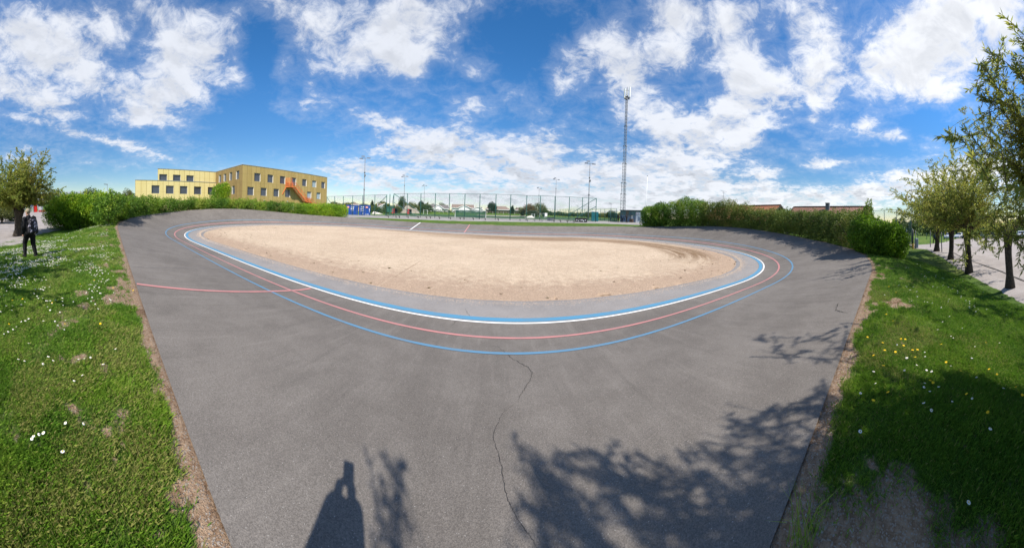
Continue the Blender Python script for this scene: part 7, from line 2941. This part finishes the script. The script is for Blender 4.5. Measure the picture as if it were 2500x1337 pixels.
for s in (-.13, .14):
    st_.tube([MT((s, -.16, 1.40)) + p, MT((s, -.02, 1.53)) + p, MT((s * 1.02, .16, 1.40)) + p, MT((s * 1.15, .14, 1.12)) + p, MT((s * 1.2, -.08, .98)) + p], .02, 6)
st_.build('strap', M_TROU, pk)

# people far off
P2 = dict(STAND)
P2.update(head=(0, .06, 1.60), chest=(0, .03, 1.23))
person('person in an olive coat queueing left at the kiosk', base(1510.5, 53), math.radians(60), P2, (M_OLIVE, M_TROU, M_SHOE), .022, hair=M_HAIR, group='people at the kiosk', hands=False, H=1.03)
P3 = dict(STAND)
P3.update(wr_r=(.30, .10, .92), el_r=(.30, 0, 1.16))
_, j3, _ = person('person in a navy coat with a bag in the middle at the kiosk', base(1520, 53), math.radians(20), P3, (M_NAVY, M_TROU, M_SHOE), .022, hair=M_HAIR, group='people at the kiosk', hands=False, H=1.05)
P4 = dict(STAND)
P4.update(el_l=(-.34, .18, 1.24), wr_l=(-.42, .40, 1.12), kn_r=(.14, .1, .5), an_r=(.18, -.05, .1))
person('person in black reaching an arm out at the kiosk window', base(1531, 52.5), math.radians(-30), P4, (M_JACK, M_TROU, M_SHOE), .022, hair=M_HAIR, group='people at the kiosk', hands=False, H=1.03)
b0 = base(1520, 53) + Vector((.42, -.1, .75))
bg = MB()
bg.box(b0, (.16, .34, .42), .3, .05)
bg.tube([b0 + Vector((0, -.1, .2)), b0 + Vector((0, 0, .36)), b0 + Vector((0, .1, .2))], .014, 5)
tag(bg.build('shoulder_bag', M_NAVY), 'dark bag hanging beside the navy coated person', 'bag')
P5 = dict(STAND)
P5.update(kn_l=(-.10, .20, .52), an_l=(-.10, .24, .12), kn_r=(.10, -.02, .50), an_r=(.10, -.28, .14), wr_l=(-.28, .12, .90), el_r=(.30, -.1, 1.16), wr_r=(.33, -.05, .92))
pr = base(2281.5, 37)
person('person in dark blue walking on the street with a bag', pr, math.radians(70), P5, (M_NAVY, M_TROU, M_SHOE), .02, hair=M_HAIR, hands=False, H=1.0)
tb = MB()
c_ = pr + Vector((.42, -.30, .62))
tb.box(c_, (.42, .20, .36), .4, .06)
tb.tube([c_ + Vector((-.1, 0, .17)), c_ + Vector((-.05, 0, .28)), c_ + Vector((.05, 0, .28)), c_ + Vector((.1, 0, .17))], .014, 5)
tag(tb.build('carrier_bag', M_DARK), 'dark carrier bag hanging from the hand of the street walker', 'bag')

# the photographer, behind the lens: his shadow falls on the asphalt
sd = SUN_DIR
px_ = Vector((0, 0, EYE)) + sd * .15
baz = SUN_AZ + math.radians(16)
pb = Vector((math.sin(baz) * .82, math.cos(baz) * .82, 0))
pb.z = gz(pb.x, pb.y)
faz = math.atan2(-pb.x, -pb.y)                 # he faces the lens
ca, sa = math.cos(faz), math.sin(faz)
loc_ = lambda w: ((w.x - pb.x) * ca - (w.y - pb.y) * sa, (w.x - pb.x) * sa + (w.y - pb.y) * ca, w.z - pb.z)
ph = loc_(px_)
J = dict(STAND)
J.update(chest=(0, .0, 1.25), neck=(0, .02, 1.52), head=(0, .05, 1.67), sh_l=(-.21, .02, 1.44), sh_r=(.21, .02, 1.44),
         el_l=(-.06, .36, 1.40), el_r=(.14, .34, 1.38), wr_l=(ph[0] - .05, ph[1] - .085, ph[2] - .17), wr_r=(ph[0] + .05, ph[1] - .085, ph[2] - .17), hand_l=(.1, .22, .95), hand_r=(-.1, .22, .95), palm_l=(1, 0, 0), palm_r=(-1, 0, 0), curl=(.5,))
person('person in a dark jacket holding up a phone, casting the shadow at the bottom', pb, faz, J, (M_JACK, M_TROU, M_SHOE), .014, hair=M_HAIR, H=1.0, G=1.2, A=1.4)
pm = MB()
pm.box((0, 0, 0), (.078, .008, .162), 0, .003)
pho = pm.build('phone', M_DARK)
pho.location = px_ - Vector((0, 0, .062))
pho.rotation_euler = (0, 0, -faz)
tag(pho, 'dark slab phone held upright in the hands of the photographer', 'phone')
